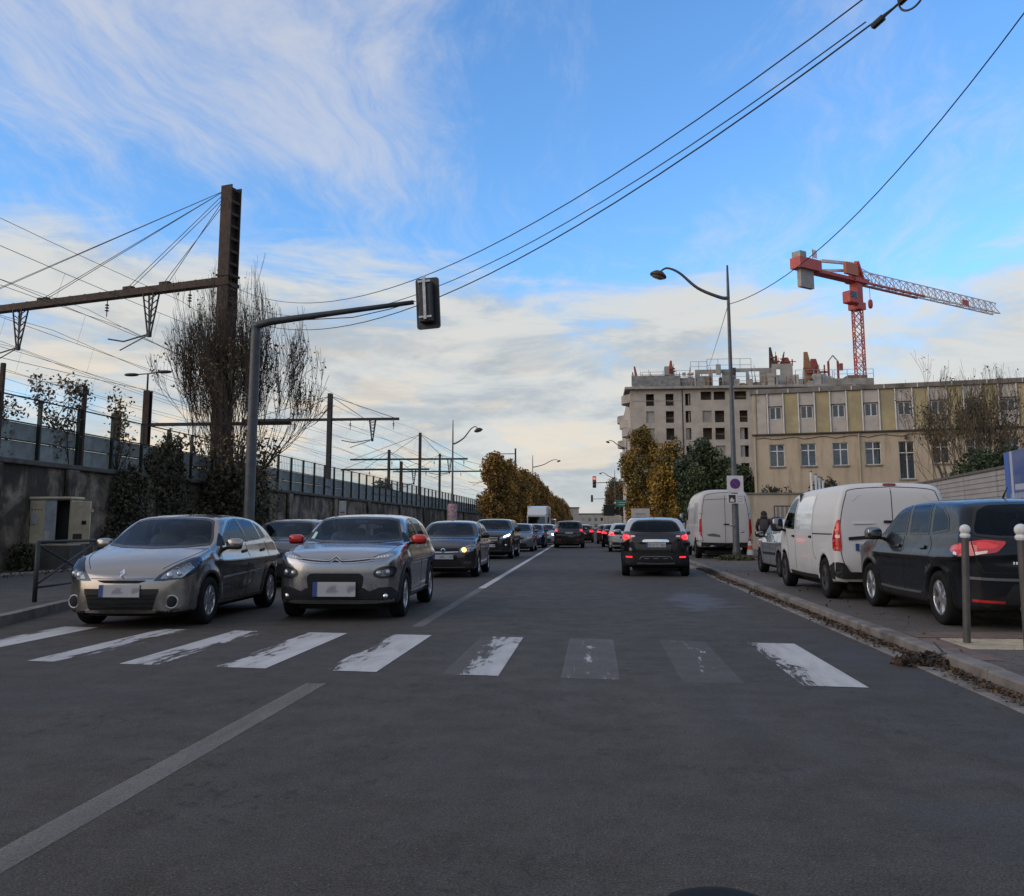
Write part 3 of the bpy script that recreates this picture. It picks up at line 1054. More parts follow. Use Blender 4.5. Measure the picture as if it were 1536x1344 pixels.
    c.patch('pillar_trim', M_SEAL, DS, side_pts([(-.16, 1.40), (-.26, 1.40), (-.40, 1.06), (-.29, 1.055)]), 0.008, 0.007, True)
    c.patch('mirror_sail', M_BLACK, DS, side_pts([(.86, 1.02), (.62, 1.19), (.60, 1.02)]), 0.01, 0.008, True)
    c.mirror(.62, .935, 1.045, P)
    c.patch('tail_light', M_RED, DR, face_pts([(.60, .78), (.78, .80), (.79, 1.02), (.66, 1.0)]), 0.03, 0.005, True)
    c.cabin(.78, .12, -.95, 1.0, .55, .68, 1.46)
    c.wheels(8, M_RIM, 0)
    mb = MB(); mb.bar((.98, .25, 1.035), (.86, -.45, 1.085), 0.02, 0.015); mb.bar((.98, -.35, 1.03), (.88, -.62, 1.07), 0.02, 0.015); mb.build('wiper', M_BLACK, c.root)
    return c


def build_c3():
    s = dict(x=(-2.0, 2.0), w=1.75, h=1.50, wr=0.32, axles=(1.20, -1.335), flare=0.02, crown=0.05, beltmin=0.9, gap=0.055,
             side=[(1.86, .22), (1.95, .30), (1.99, .45), (2.0, .62), (1.985, .76), (1.92, .86), (1.75, .945), (1.4, 1.01), (1.05, 1.055), (.4, 1.06), (-.6, 1.07), (-1.5, 1.09), (-1.90, 1.04), (-1.98, .85), (-2.0, .5), (-1.95, .32), (-1.8, .25), (-1.2, .21), (0, .205), (1.3, .21)],
             plan=[(2.0, 0), (1.985, .35), (1.93, .60), (1.82, .75), (1.6, .84), (1.2, .865), (.5, .865), (-.8, .87), (-1.5, .85), (-1.83, .76), (-1.95, .5), (-2.0, 0)],
             front=[(0, .2), (.6, .2), (.80, .24), (.855, .38), (.87, .55), (.872, .70), (.855, .86), (.81, 1.0), (.72, 1.09), (0, 1.11)],
             gside=[(1.12, 1.0), (.82, 1.17), (.42, 1.385), (.12, 1.455), (-.45, 1.50), (-1.1, 1.475), (-1.5, 1.40), (-1.72, 1.26), (-1.88, 1.0), (-1.8, .8), (0, .75), (1.05, .8)],
             gfront=[(0, .75), (.84, .75), (.815, .97), (.755, 1.17), (.675, 1.36), (.58, 1.455), (.36, 1.495), (0, 1.505)])
    P = paint('paint_steel_grey', (0.27, 0.275, 0.295), 0.9, 0.20)
    c = Car('hatchback', s, P, 0.025, 0.045)
    c.window('windscreen', DF, face_pts(mir([(0, 1.435), (.46, 1.42), (.60, 1.38), (.655, 1.25), (.715, 1.13), (.725, 1.075), (.45, 1.05), (0, 1.04)])), 0.03, seal=0.03)
    c.window('side_window', DS, side_pts([(.62, 1.09), (.68, 1.13), (.32, 1.33), (.12, 1.385), (-.10, 1.41), (-.18, 1.41), (-.28, 1.09)]), 0.03, True, seal=0.022)
    c.window('side_window', DS, side_pts([(-.27, 1.412), (-.62, 1.415), (-.95, 1.39), (-1.12, 1.12), (-.37, 1.095)]), 0.04, True, seal=0.022)
    c.window('rear_window', DR, face_pts(mir([(0, 1.38), (.45, 1.36), (.56, 1.27), (.64, 1.12), (.58, 1.08), (0, 1.07)])), 0.04, mat=M_GLASS)
    c.body()
    # front: black lower bumper, mid grille, twin chrome lines running into the day lamps
    c.patch('lower_bumper', M_BLACK, DF, face_pts(mir([(0, .455), (.40, .45), (.47, .40), (.60, .455), (.75, .46), (.82, .38), (.85, .27), (.78, .245), (.55, .235), (0, .235)])), 0.03, 0.006)
    c.patch('bumper_sill', plain('dark_grey_trim', (0.055, 0.055, 0.058), 0.5), DF, face_pts(mir([(0, .285), (.58, .285), (.66, .265), (.58, .245), (0, .245)])), 0.015, 0.016)
    g = c.patch('front_grille', M_GAP, DF, face_pts(mir([(0, .645), (.345, .645), (.395, .60), (.375, .455), (.325, .405), (0, .405)])), 0.035, 0.009)
    for z in (.46, .51, .56, .605):
        c.strip('grille_bar', M_BLACK, DF, face_pts([(-.345, z), (0, z), (.345, z)]), 0.008, 0.013, parent=g)
    c.plate(DF, -.30, .29, .335, .53, M_PLATE, 0.03)
    u = c.patch('upper_grille', M_GAP, DF, face_pts(mir([(0, .795), (.30, .795), (.50, .815), (.56, .845), (.50, .862), (.28, .835), (.10, .832), (0, .86)])), 0.012, 0.004)
    for dz in (0.0, -0.032):
        ln = [(-.52, .848 + dz), (-.30, .825 + dz), (-.12, .815 + dz), (-.075, .82 + dz), (0, .872 + dz), (.075, .82 + dz), (.12, .815 + dz), (.30, .825 + dz), (.52, .848 + dz)]
        c.strip('chevron_line', M_DULL, DF, face_pts(ln), 0.016 if dz == 0 else 0.013, 0.012, smooth=False)
    for sg in (1, -1):
        d = (-1, -.35 * sg, -.2)
        o = c.patch('day_lamp', M_LAMPBED, d, [(1.93, .47 * sg, .825), (1.93, .50 * sg, .855), (1.80, .70 * sg, .905), (1.75, .755 * sg, .905), (1.78, .745 * sg, .875), (1.85, .66 * sg, .845)], 0.01, 0.006, res=0.03)
        for k in range(4):
            y = .56 + k * .045
            c.patch('lamp_cell', M_CHROME, d, [(1.9, y * sg, .846 + k * .009), (1.9, (y + .028) * sg, .850 + k * .009), (1.88, (y + .035) * sg, .872 + k * .009), (1.88, (y + .007) * sg, .868 + k * .009)], 0.004, 0.010, res=0.03, parent=o)
        hl = [(1.9, .50 * sg, .60), (1.9, .50 * sg, .675), (1.85, .58 * sg, .73), (1.75, .72 * sg, .745), (1.7, .79 * sg, .725), (1.7, .80 * sg, .65), (1.75, .76 * sg, .585), (1.85, .60 * sg, .565)]
        d = (-1, -.45 * sg, -.05)
        o = c.patch('headlight', M_LAMPDARK, d, hl, 0.04, 0.004, res=0.03)
        c.patch('headlight_reflector', M_LAMPBED, d, [(1.9, .54 * sg, .61), (1.9, .56 * sg, .68), (1.75, .70 * sg, .71), (1.7, .75 * sg, .70), (1.7, .76 * sg, .63), (1.8, .64 * sg, .60)], 0.03, 0.007, res=0.03, parent=o)
        c.patch('headlight_lens', M_LENS, d, hl, 0.04, 0.016, parent=o, skirt=0, res=0.03)
    lights_round(c, 'headlight_bowl', 0, .59, .648, .040, M_BOWL)
    lights_round(c, 'headlight_bowl', 0, .695, .658, .044, M_BOWL)
    lights_round(c, 'fog_lamp', 0, .685, .335, .042, M_CHROME, M_BLACK)
    for sg in (1, -1):
        c.strip('panel_gap', M_GAP, DT, [(1.90, .50 * sg, 0), (1.72, .68 * sg, 0), (1.3, .74 * sg, 0), (1.05, .745 * sg, 0)], 0.008)
    # sides: black arch trims and sills
    for xw in s['axles']:
        a = [(xw + (s['wr'] + .112) * math.cos(t), s['wr'] + (s['wr'] + .112) * math.sin(t)) for t in np.linspace(R(-8), R(188), 15)]
        c.strip('arch_trim', M_BLACK, DS, side_pts(a), 0.075, 0.010, True)
    c.strip('sill_trim', M_BLACK, DS, side_pts([(.80, .29), (0, .27), (-.92, .29)]), 0.07, 0.006, True)
    c.strip('sill_line', M_DULL, DS, side_pts([(.75, .325), (0, .315), (-.9, .325)]), 0.014, 0.010, True)
    c.strip('panel_gap', M_GAP, DS, side_pts([(.78, 1.05), (.86, .85), (.84, .55), (.80, .32)]), 0.008, both=True)
    c.strip('panel_gap', M_GAP, DS, side_pts([(-.22, 1.08), (-.25, .8), (-.24, .5), (-.22, .30)]), 0.008, both=True)
    c.strip('panel_gap', M_GAP, DS, side_pts([(-1.14, 1.10), (-1.20, .9), (-1.05, .72), (-.90, .45), (-.87, .30)]), 0.008, both=True)
    for x in (-.08, -.95):
        c.patch('door_handle', P, DS, side_pts([(x - .09, .945), (x + .09, .94), (x + .08, .975), (x - .09, .985)]), 0.012, 0.020, True, res=0.03)
    c.patch('pillar_trim', M_SEAL, DS, side_pts([(-.17, 1.41), (-.28, 1.415), (-.39, 1.09), (-.27, 1.085)]), 0.008, 0.007, True)
    c.patch('mirror_sail', M_BLACK, DS, side_pts([(.84, 1.06), (.62, 1.20), (.58, 1.06)]), 0.01, 0.008, True)
    c.mirror(.62, .945, 1.095, paint('paint_red_mirror', (0.50, 0.018, 0.014), 0.1, 0.35, .05), (0.075, 0.115, 0.068))
    c.patch('tail_light', M_RED, DR, face_pts([(.58, .82), (.80, .84), (.80, 1.02), (.62, 1.0)]), 0.04, 0.005, True)
    c.patch('sticker', plain('windscreen_sticker', (0.35, 0.55, 0.45), 0.6), DF, face_pts([(-.66, 1.10), (-.60, 1.10), (-.60, 1.20), (-.64, 1.20)]), 0.005, 0.006)
    c.cabin(.78, .12, -.95, 1.04, .58, .70, 1.48)
    c.wheels(5, M_RIM, 2)
    return c
def hatch_spec(L=4.0, W=1.74, H=1.48, nose=.70, cowl=1.02, belt=1.06, wr=.315, fo=.82, ro=.62, wsx=1.08, roofx=.15, rear='hatch', wb=None, rail=None, flare=.016, gnd=.19):
    """proportions -> outlines. fo/ro overhangs, wsx windscreen base, roofx start of the roof"""
    f = L / 2; b = -L / 2
    ax = (f - fo, b + ro)
    w = W / 2
    side = [(f - .15, gnd + .0), (f - .04, gnd + .1), (f, gnd + .28), (f - .015, nose - .12), (f - .08, nose), (f - .22, nose + .09), (f - .5, (nose + cowl) / 2 + .08), (wsx + .2, cowl - .03), (wsx - .1, cowl + .01), (.3, belt - .01), (-.6, belt), (b + .5, belt + .03), (b + .10, belt - .02), (b + .01, .86), (b, .52), (b + .05, .32), (b + .18, gnd + .04), (b + .8, gnd), (0, gnd - .005), (f - .7, gnd - .005)]
    plan = [(f, 0), (f - .02, w * .38), (f - .08, w * .66), (f - .2, w * .86), (f - .42, w * .96), (f - .85, w * .99), (.4, w), (-.8, w), (b + .5, w * .97), (b + .17, w * .87), (b + .04, w * .58), (b, 0)]
    front = [(0, gnd - .01), (w * .7, gnd - .01), (w * .92, gnd + .04), (w * .975, .36), (w, .54), (w, .68), (w * .97, .86), (w * .92, belt - .06), (w * .81, belt + .03), (0, belt + .05)]
    if rear == 'hatch':
        tail = [(b + .95, H - .03), (b + .55, H - .09), (b + .32, H - .24), (b + .11, belt - .06), (b + .2, .8)]
    elif rear == 'box':
        tail = [(b + .75, H - .015), (b + .34, H - .05), (b + .17, H - .2), (b + .07, belt - .05), (b + .2, .8)]
    gs = [(wsx + .05, cowl - .06), (wsx - .22, cowl + .11), (roofx + .28, H - .13), (roofx, H - .05), (-.45, H)] + tail + [(0, .75), (wsx, .8)]
    gf = [(0, .75), (w * .965, .75), (w * .94, belt - .1), (w * .87, belt + .12), (w * .775, H - .13), (w * .665, H - .045), (w * .42, H - .005), (0, H + .005)]
    return dict(x=(b, f), w=W, h=H, wr=wr, axles=ax, flare=flare, crown=.05, beltmin=belt - .15, side=side, plan=plan, front=front, gside=gs, gfront=gf)


def doors(c, x0, x1, x2, zt, zb=.29):
    c.strip('panel_gap', M_GAP, DS, side_pts([(x0 - .06, zt - .02), (x0, zt - .2), (x0, .55), (x0 - .05, zb)]), .009, both=True)
    c.strip('panel_gap', M_GAP, DS, side_pts([(x1, zt), (x1 - .03, zt - .2), (x1 - .02, .5), (x1, zb)]), .009, both=True)
    c.strip('panel_gap', M_GAP, DS, side_pts([(x2, zt), (x2 - .06, zt - .2), (x2 + .12, .62), (x2 + .20, zb)]), .009, both=True)
    for x in (x1 + .14, x2 + .2):
        c.patch('door_handle', c.paint, DS, side_pts([(x - .09, zt - .16), (x + .09, zt - .165), (x + .08, zt - .125), (x - .09, zt - .12)]), .012, .02, True, res=.04)


def build_polo():
    s = hatch_spec(3.97, 1.70, 1.47, .74, 1.0, 1.05, .31, .80, .68, 1.05, .12)
    P = paint('paint_dark_brown', (0.022, 0.018, 0.017), .5, .28)
    c = Car('hatchback', s, P, .035, .06)
    c.window('windscreen', DF, face_pts(mir([(0, 1.40), (.42, 1.385), (.55, 1.34), (.67, 1.08), (.66, 1.04), (.4, 1.02), (0, 1.01)])), .03, seal=.03)
    c.window('side_window', DS, side_pts([(.55, 1.08), (.60, 1.12), (.22, 1.33), (.0, 1.375), (-.16, 1.38), (-.25, 1.08)]), .03, True, seal=.025)
    c.window('side_window', DS, side_pts([(-.24, 1.385), (-.8, 1.385), (-1.08, 1.30), (-1.2, 1.10), (-.33, 1.085)]), .03, True, seal=.025)
    c.window('rear_window', DR, face_pts(mir([(0, 1.34), (.5, 1.32), (.6, 1.12), (0, 1.1)])), .04, mat=M_GLASSD)
    c.body()
    g = c.patch('front_grille', M_GAP, DF, face_pts(mir([(0, .725), (.40, .735), (.36, .645), (0, .635)])), .015, .006)
    c.strip('grille_line', M_CHROME, DF, face_pts([(-.38, .65), (0, .64), (.38, .65)]), .014, .012)
    c.patch('lower_grille', M_GAP, DF, face_pts(mir([(0, .43), (.42, .43), (.46, .30), (0, .29)])), .02, .006)
    c.strip('bumper_line', M_CHROME, DF, face_pts([(-.55, .275), (0, .265), (.55, .275)]), .014, .012)
    c.plate(DF, -.26, .26, .47, .58, M_PLATE)
    for sg in (1, -1):
        hl = [(1.9, .40 * sg, .635), (1.9, .42 * sg, .73), (1.8, .60 * sg, .80), (1.65, .76 * sg, .83), (1.65, .78 * sg, .74), (1.75, .70 * sg, .66), (1.9, .5 * sg, .63)]
        d = (-1, -.4 * sg, -.1)
        o = c.patch('headlight', M_LAMPBED, d, hl, .02, .005, res=.04)
        c.patch('headlight_lens', M_LENS, d, hl, .02, .03, parent=o, skirt=0, res=.04)
        c.patch('fog_lamp_bezel', M_LAMPDARK, DF, face_pts([(.50 * sg, .34), (.70 * sg, .35), (.70 * sg, .42), (.52 * sg, .42)]), .02, .006)
    lights_round(c, 'headlight_bowl', 0, .52, .70, .062, M_AMBERON)
    lights_round(c, 'headlight_bowl', 0, .66, .73, .045, M_BOWL)
    mb = MB(); mb.lathe([(.055, 0), (.055, .012), (.042, .014), (.042, .006)], 18, Matrix.Translation((1.955, 0, .685)) @ Matrix.Rotation(PI / 2, 4, 'Y'), False)
    mb.build('badge', M_CHROME, c.root)
    doors(c, .82, -.22, -1.12, 1.05)
    c.patch('pillar_trim', M_SEAL, DS, side_pts([(-.14, 1.38), (-.26, 1.385), (-.35, 1.08), (-.24, 1.075)]), .008, .007, True)
    c.mirror(.58, .925, 1.06, P)
    c.patch('tail_light', M_RED, DR, face_pts([(.55, .80), (.78, .82), (.78, 1.0), (.6, .98)]), .03, .005, True)
    c.cabin(.74, .1, -.95, 1.0, .55, .66, 1.44)
    c.wheels(5, M_RIM, 0)
    return c


def build_suv():
    s = hatch_spec(4.6, 1.84, 1.64, .92, 1.13, 1.17, .36, .92, .85, 1.15, .2, 'box', flare=.02, gnd=.24)
    P = paint('paint_black_blue', (0.012, 0.013, 0.016), .4, .25)
    c = Car('suv', s, P, .04, .07)
    c.window('windscreen', DF, face_pts(mir([(0, 1.565), (.48, 1.55), (.61, 1.50), (.74, 1.20), (.72, 1.16), (.4, 1.14), (0, 1.13)])), .03, seal=.03)
    c.window('side_window', DS, side_pts([(.58, 1.2), (.65, 1.24), (.28, 1.47), (.0, 1.535), (-.2, 1.54), (-.3, 1.2)]), .03, True, seal=.025)
    c.window('side_window', DS, side_pts([(-.3, 1.545), (-1.0, 1.54), (-1.15, 1.22), (-.4, 1.2)]), .03, True, seal=.025, mat=M_GLASSD)
    c.window('quarter_window', DS, side_pts([(-1.1, 1.535), (-1.75, 1.48), (-1.9, 1.26), (-1.25, 1.225)]), .03, True, seal=.025, mat=M_GLASSD)
    c.window('rear_window', DR, face_pts(mir([(0, 1.52), (.5, 1.5), (.66, 1.24), (0, 1.22)])), .04, mat=M_GLASSD)
    c.body()
    g = c.patch('front_grille', M_GAP, DF, face_pts(mir([(0, .90), (.42, .90), (.40, .70), (.32, .62), (0, .60)])), .03, .006)
    for z in (.67, .73, .79, .85):
        c.strip('grille_bar', M_CHROME, DF, face_pts([(-.36, z), (0, z), (.36, z)]), .010, .012, parent=g)
    c.patch('lower_bumper', M_BLACK, DF, face_pts(mir([(0, .47), (.55, .47), (.72, .36), (.70, .29), (0, .28)])), .03, .006)
    c.strip('bumper_line', M_CHROME, DF, face_pts([(-.5, .345), (0, .335), (.5, .345)]), .022, .014)
    c.plate(DF, -.26, .26, .48, .59, M_PLATE)
    for sg in (1, -1):
        hl = [(2.2, .42 * sg, .80), (2.2, .46 * sg, .865), (2.0, .66 * sg, .955), (1.8, .83 * sg, 1.0), (1.8, .84 * sg, .94), (1.95, .76 * sg, .85), (2.1, .58 * sg, .79)]
        d = (-1, -.45 * sg, -.15)
        o = c.patch('headlight', M_LAMPBED, d, hl, .02, .005, res=.05)
        c.patch('headlight_bowl', M_WHITEON if sg == 1 else M_CHROME, d, [(2.1, .52 * sg, .835), (2.1, .56 * sg, .885), (1.9, .74 * sg, .965), (1.85, .78 * sg, .955), (1.95, .70 * sg, .885)], .02, .010, parent=o, res=.05)
    lights_round(c, 'fog_lamp', 0, .68, .55, .05, M_CHROME, M_BLACK)
    doors(c, .95, -.25, -1.2, 1.17, .36)
    for xw in s['axles']:
        a = [(xw + (s['wr'] + .10) * math.cos(t), s['wr'] + (s['wr'] + .10) * math.sin(t)) for t in np.linspace(R(-5), R(185), 13)]
        c.strip('arch_trim', M_BLACK, DS, side_pts(a), .06, .010, True)
    c.mirror(.62, 1.01, 1.18, M_BLACK, (.08, .13, .09))
    c.patch('tail_light', M_RED, DR, face_pts([(.5, .98), (.84, 1.0), (.84, 1.12), (.5, 1.1)]), .02, .005, True)
    c.cabin(.82, .1, -1.0, 1.1, .68, .7, 1.6)
    c.wheels(5, M_RIM, 1)
    return c


def build_captur():
    s = hatch_spec(4.12, 1.78, 1.57, .84, 1.10, 1.13, .335, .86, .66, 1.1, .15, 'hatch', flare=.018, gnd=.23)
    P = paint('paint_black', (0.010, 0.010, 0.011), .3, .25)
    P2 = paint('paint_pale_grey_roof', (0.42, 0.43, 0.42), .3, .3)
    c = Car('crossover', s, P, .03, .05)
    c.window('windscreen', DF, face_pts(mir([(0, 1.50), (.45, 1.485), (.58, 1.44), (.7, 1.18), (.68, 1.13), (.4, 1.11), (0, 1.10)])), .03, seal=.03)
    c.window('side_window', DS, side_pts([(.55, 1.16), (.62, 1.2), (.25, 1.41), (.0, 1.465), (-.2, 1.475), (-.28, 1.16)]), .03, True, seal=.025)
    c.window('side_window', DS, side_pts([(-.28, 1.475), (-.85, 1.465), (-1.15, 1.36), (-1.25, 1.2), (-.38, 1.165)]), .03, True, seal=.025, mat=M_GLASSD)
    c.window('rear_window', DR, face_pts(mir([(0, 1.46), (.45, 1.445), (.57, 1.38), (.66, 1.20), (.64, 1.13), (.45, 1.105), (0, 1.095)])), .05, mat=M_GLASSD, seal=.035)
    def two_tone(fc, fn, mi):
        m = (fc[:, 2] > 1.16) & (mi == 0)
        mi[m] = 2
        return mi
    b = c.body(extra=two_tone)
    b.data.materials.append(P2)
    # rear
    for sg in (1, -1):
        d = (1, -.35 * sg, 0)
        tl = [(-1.9, .47 * sg, 1.02), (-1.9, .50 * sg, 1.06), (-1.8, .70 * sg, 1.08), (-1.7, .82 * sg, 1.10), (-1.7, .83 * sg, .98), (-1.75, .78 * sg, .915), (-1.85, .68 * sg, .93)]
        o = c.patch('tail_light', M_RED, d, tl, .03, .006, res=.035)
        c.patch('brake_lamp', M_REDON, d, [(-1.8, .60 * sg, 1.0), (-1.8, .62 * sg, 1.055), (-1.7, .78 * sg, 1.075), (-1.7, .79 * sg, .98), (-1.75, .74 * sg, .94), (-1.8, .66 * sg, .95)], .03, .011, parent=o, res=.035)
        c.patch('reversing_lamp', plain('white_lens', (.7, .7, .68), .2), d, [(-1.9, .485 * sg, 1.02), (-1.9, .50 * sg, 1.05), (-1.85, .585 * sg, 1.055), (-1.85, .585 * sg, 1.015)], .012, .012, parent=o, res=.035)
        c.patch('rear_reflector', M_REDON, DR, face_pts([(.60 * sg, .485), (.76 * sg, .49), (.76 * sg, .525), (.60 * sg, .52)]), .015, .012)  # reflector holds no lamp, its red glow is painted on by emission
    c.patch('plate_garnish', M_CHROME, DR, face_pts(mir([(0, .955), (.30, .95), (.35, .91), (.33, .885), (0, .89)])), .02, .014)
    c.plate(DR, -.26, .26, .755, .875, M_PLATER)
    c.patch('lower_bumper', M_BLACK, DR, face_pts(mir([(0, .60), (.60, .61), (.82, .66), (.84, .40), (.72, .30), (0, .28)])), .03, .005)
    c.strip('bumper_hoop', M_CHROME, DR, face_pts([(-.42, .44), (-.37, .505), (-.30, .515), (0, .515), (.30, .515), (.37, .505), (.42, .44)]), .022, .016)
    for y in (-.24, 0, .24):
        c.patch('bumper_slot', M_CHROME, DR, face_pts([(y - .07, .455), (y + .07, .455), (y + .05, .48), (y - .05, .48)]), .01, .014)
    c.strip('bumper_edge', plain('dull_metal', (.25, .25, .26), .4, .8), DR, face_pts([(-.48, .345), (0, .335), (.48, .345)]), .035, .012)
    c.strip('panel_gap', M_GAP, DR, face_pts([(-.64, .95), (-.60, .75), (-.5, .66), (0, .64), (.5, .66), (.60, .75), (.64, .95)]), .010)
    mb = MB()
    o_ = [(0, .055), (.042, 0), (0, -.055), (-.042, 0)]; i_ = [(0, .026), (.017, 0), (0, -.026), (-.017, 0)]
    mb.add([(-1.985, a, 1.035 + b) for a, b in o_] + [(-2.0, a, 1.035 + b) for a, b in i_], [(0, 4, 5, 1), (1, 5, 6, 2), (2, 6, 7, 3), (3, 7, 4, 0)])
    mb.add([(-1.93, a, 1.035 + b) for a, b in o_] + [(-1.985, a, 1.035 + b) for a, b in o_], [(0, 4, 5, 1), (1, 5, 6, 2), (2, 6, 7, 3), (3, 7, 4, 0)])
    mb.build('badge', M_CHROME, c.root)
    mb = MB(); mb.lathe([(.055, 0), (.055, .015), (.03, .03), (.001, .03)], 16, Matrix.Translation((-1.965, .63, .695)) @ Matrix.Rotation(-PI / 2, 4, 'Y'), False); mb.build('round_sticker', plain('dirty_disc', (.20, .18, .15), .5), c.root)
    mb = MB(); mb.tube([(-1.30, 0, 1.53), (-1.42, 0, 1.63)], [.012, .005], 6); mb.build('aerial', M_BLACK, c.root)
    mb = MB(); mb.bar((-1.90, .0, 1.13), (-1.74, .35, 1.22), .02, .015); mb.build('rear_wiper', M_BLACK, c.root)
    doors(c, .88, -.24, -1.18, 1.13, .34)
    for xw in s['axles']:
        a = [(xw + (s['wr'] + .10) * math.cos(t), s['wr'] + (s['wr'] + .10) * math.sin(t)) for t in np.linspace(R(-5), R(185), 13)]
        c.strip('arch_trim', M_BLACK, DS, side_pts(a), .05, .010, True)
    c.mirror(.6, .985, 1.13, P2)
    c.cabin(.78, .1, -.95, 1.08, .65, .68, 1.53)
    c.wheels(5, M_RIM, 1)
    return c


def build_altea():
    s = hatch_spec(4.30, 1.77, 1.56, .76, 1.06, 1.06, .325, .86, .86, 1.22, .28, 'box', flare=.02, gnd=.2)
    b = -2.15
    s['gside'] = [(1.27, 1.0), (.95, 1.17), (.52, 1.40), (.22, 1.495), (-.45, 1.56), (b + 1.0, 1.545), (b + .55, 1.50), (b + .28, 1.38), (b + .07, 1.0), (b + .2, .8), (0, .75), (1.2, .8)]
    P = paint('paint_night_blue', (0.006, 0.0075, 0.011), .2, .3, .15, .5)
    c = Car('estate_car', s, P, .025, .045)
    c.window('windscreen', DF, face_pts(mir([(0, 1.48), (.45, 1.465), (.58, 1.41), (.71, 1.12), (.7, 1.07), (.4, 1.05), (0, 1.04)])), .03, seal=.03)
    c.window('quarter_window', DS, side_pts([(.98, 1.075), (.70, 1.265), (.68, 1.075)]), .02, True, seal=.018)
    c.window('side_window', DS, side_pts([(.64, 1.075), (.645, 1.29), (.36, 1.42), (.12, 1.465), (-.05, 1.475), (-.15, 1.075)]), .03, True, seal=.022)
    c.window('side_window', DS, side_pts([(-.13, 1.48), (-.62, 1.485), (-.80, 1.475), (-.92, 1.08), (-.24, 1.075)]), .03, True, seal=.022)
    c.window('quarter_window', DS, side_pts([(-.88, 1.47), (-1.18, 1.42), (-1.42, 1.30), (-1.52, 1.13), (-1.0, 1.085)]), .04, True, seal=.022, mat=M_GLASSD)
    c.window('rear_window', DR, face_pts(mir([(0, 1.475), (.45, 1.46), (.60, 1.38), (.70, 1.15), (.68, 1.07), (.45, 1.045), (0, 1.04)])), .05, mat=M_GLASSD, seal=.03)
    c.body()
    for sg in (1, -1):
        d = (1, -.75 * sg, 0)
        tl = [(-2.1, .42 * sg, .97), (-2.1, .40 * sg, 1.01), (-2.05, .62 * sg, 1.03), (-1.9, .80 * sg, .995), (-1.72, .86 * sg, .955), (-1.70, .86 * sg, .90), (-1.85, .83 * sg, .845), (-2.0, .72 * sg, .85), (-2.1, .50 * sg, .89)]
        o = c.patch('tail_light', lamp_mat('tail_lens_skyglow', (.7, .02, .015), .06, (.42, .014, .012)), d, tl, .03, .006, res=.035)  # unlit lens glows faintly, painting in the sky light on it
        c.patch('reversing_lamp', plain('pale_lens', (.75, .68, .66), .15), d, [(-2.0, .70 * sg, .855), (-2.02, .56 * sg, .88), (-2.02, .55 * sg, .91), (-2.0, .69 * sg, .89)], .012, .011, parent=o, res=.035)
        c.patch('reversing_lamp', plain('pale_lens', (.75, .68, .66), .15), d, [(-1.86, .835 * sg, .85), (-1.80, .845 * sg, .86), (-1.80, .845 * sg, .89), (-1.86, .835 * sg, .88)], .008, .011, parent=o, res=.035)
        c.patch('tail_light_cell', lamp_mat('tail_cell_skyglow', (.85, .05, .03), .10, (.62, .04, .03)), d, [(-2.08, .46 * sg, .965), (-2.06, .60 * sg, 1.0), (-2.0, .68 * sg, 1.0), (-2.02, .66 * sg, .93), (-2.08, .52 * sg, .93)], .02, .011, parent=o, res=.035)  # faint glow painted into the unlit cell for sky light
        c.patch('tail_light_cell', lamp_mat('tail_cell_skyglow', (.85, .05, .03), .10, (.62, .04, .03)), d, [(-1.92, .79 * sg, .98), (-1.76, .85 * sg, .945), (-1.76, .85 * sg, .905), (-1.9, .80 * sg, .91)], .015, .011, parent=o, res=.035)
        c.strip('panel_gap', M_GAP, d, [(-1.98, .735 * sg, 1.04), (-2.0, .72 * sg, .95), (-2.02, .70 * sg, .84)], .010, .013)
        c.strip('panel_gap', M_GAP, DR, face_pts([(.72 * sg, .84), (.66 * sg, .70), (.60 * sg, .665), (0, .655)]), .010)
        c.strip('rear_reflector', M_RED, DR, face_pts([(.45 * sg, .33), (.76 * sg, .345)]), .028, .012)
    c.strip('bumper_line', plain('grey_moulding', (.09, .09, .095), .35), DR, face_pts([(-.80, .60), (-.5, .585), (0, .58), (.5, .585), (.80, .60)]), .03, .012)
    c.plate(DR, -.26, .26, .405, .515, M_PLATER)
    c.patch('rear_valance', M_BLACK, DR, face_pts(mir([(0, .53), (.36, .53), (.44, .40), (.70, .30), (.6, .25), (0, .24)])), .03, .006)
    mb = MB(); mb.blob((-2.165, .30, .27), (.05, .035, .03), (.8, .8)); mb.build('exhaust_pipe', M_CHROME, c.root, True)
    for y in (-.10, -.13, .30, .33): 
        c.patch('tailgate_letter', M_CHROME, DR, face_pts([(y, .755), (y + .018, .755), (y + .018, .785), (y, .785)]), .003, .010, res=.03)
    mb = MB(); mb.tube([(-1.22, 0, 1.53), (-1.36, 0, 1.66)], [.014, .005], 6); mb.build('aerial', M_BLACK, c.root)
    c.strip('panel_gap', M_GAP, DS, side_pts([(.98, 1.03), (1.0, .8), (.95, .5), (.88, .31)]), .009, both=True)
    c.strip('panel_gap', M_GAP, DS, side_pts([(-.10, 1.05), (-.13, .8), (-.12, .5), (-.10, .30)]), .009, both=True)
    c.strip('panel_gap', M_GAP, DS, side_pts([(-1.0, 1.06), (-1.12, .9), (-1.02, .7), (-.88, .5), (-.82, .30)]), .009, both=True)
    c.strip('door_moulding', plain('grey_moulding', (.09, .09, .095), .35), DS, side_pts([(.80, .36), (.2, .345), (-.70, .35)]), .025, .012, True)
    for x in (.05, -.85):
        c.patch('door_handle', P, DS, side_pts([(x - .09, .905), (x + .09, .90), (x + .08, .94), (x - .09, .945)]), .012, .022, True, res=.03)
    c.mirror(.72, .97, 1.09, plain('mirror_grey', (.10, .10, .105), .35), (.08, .12, .085))
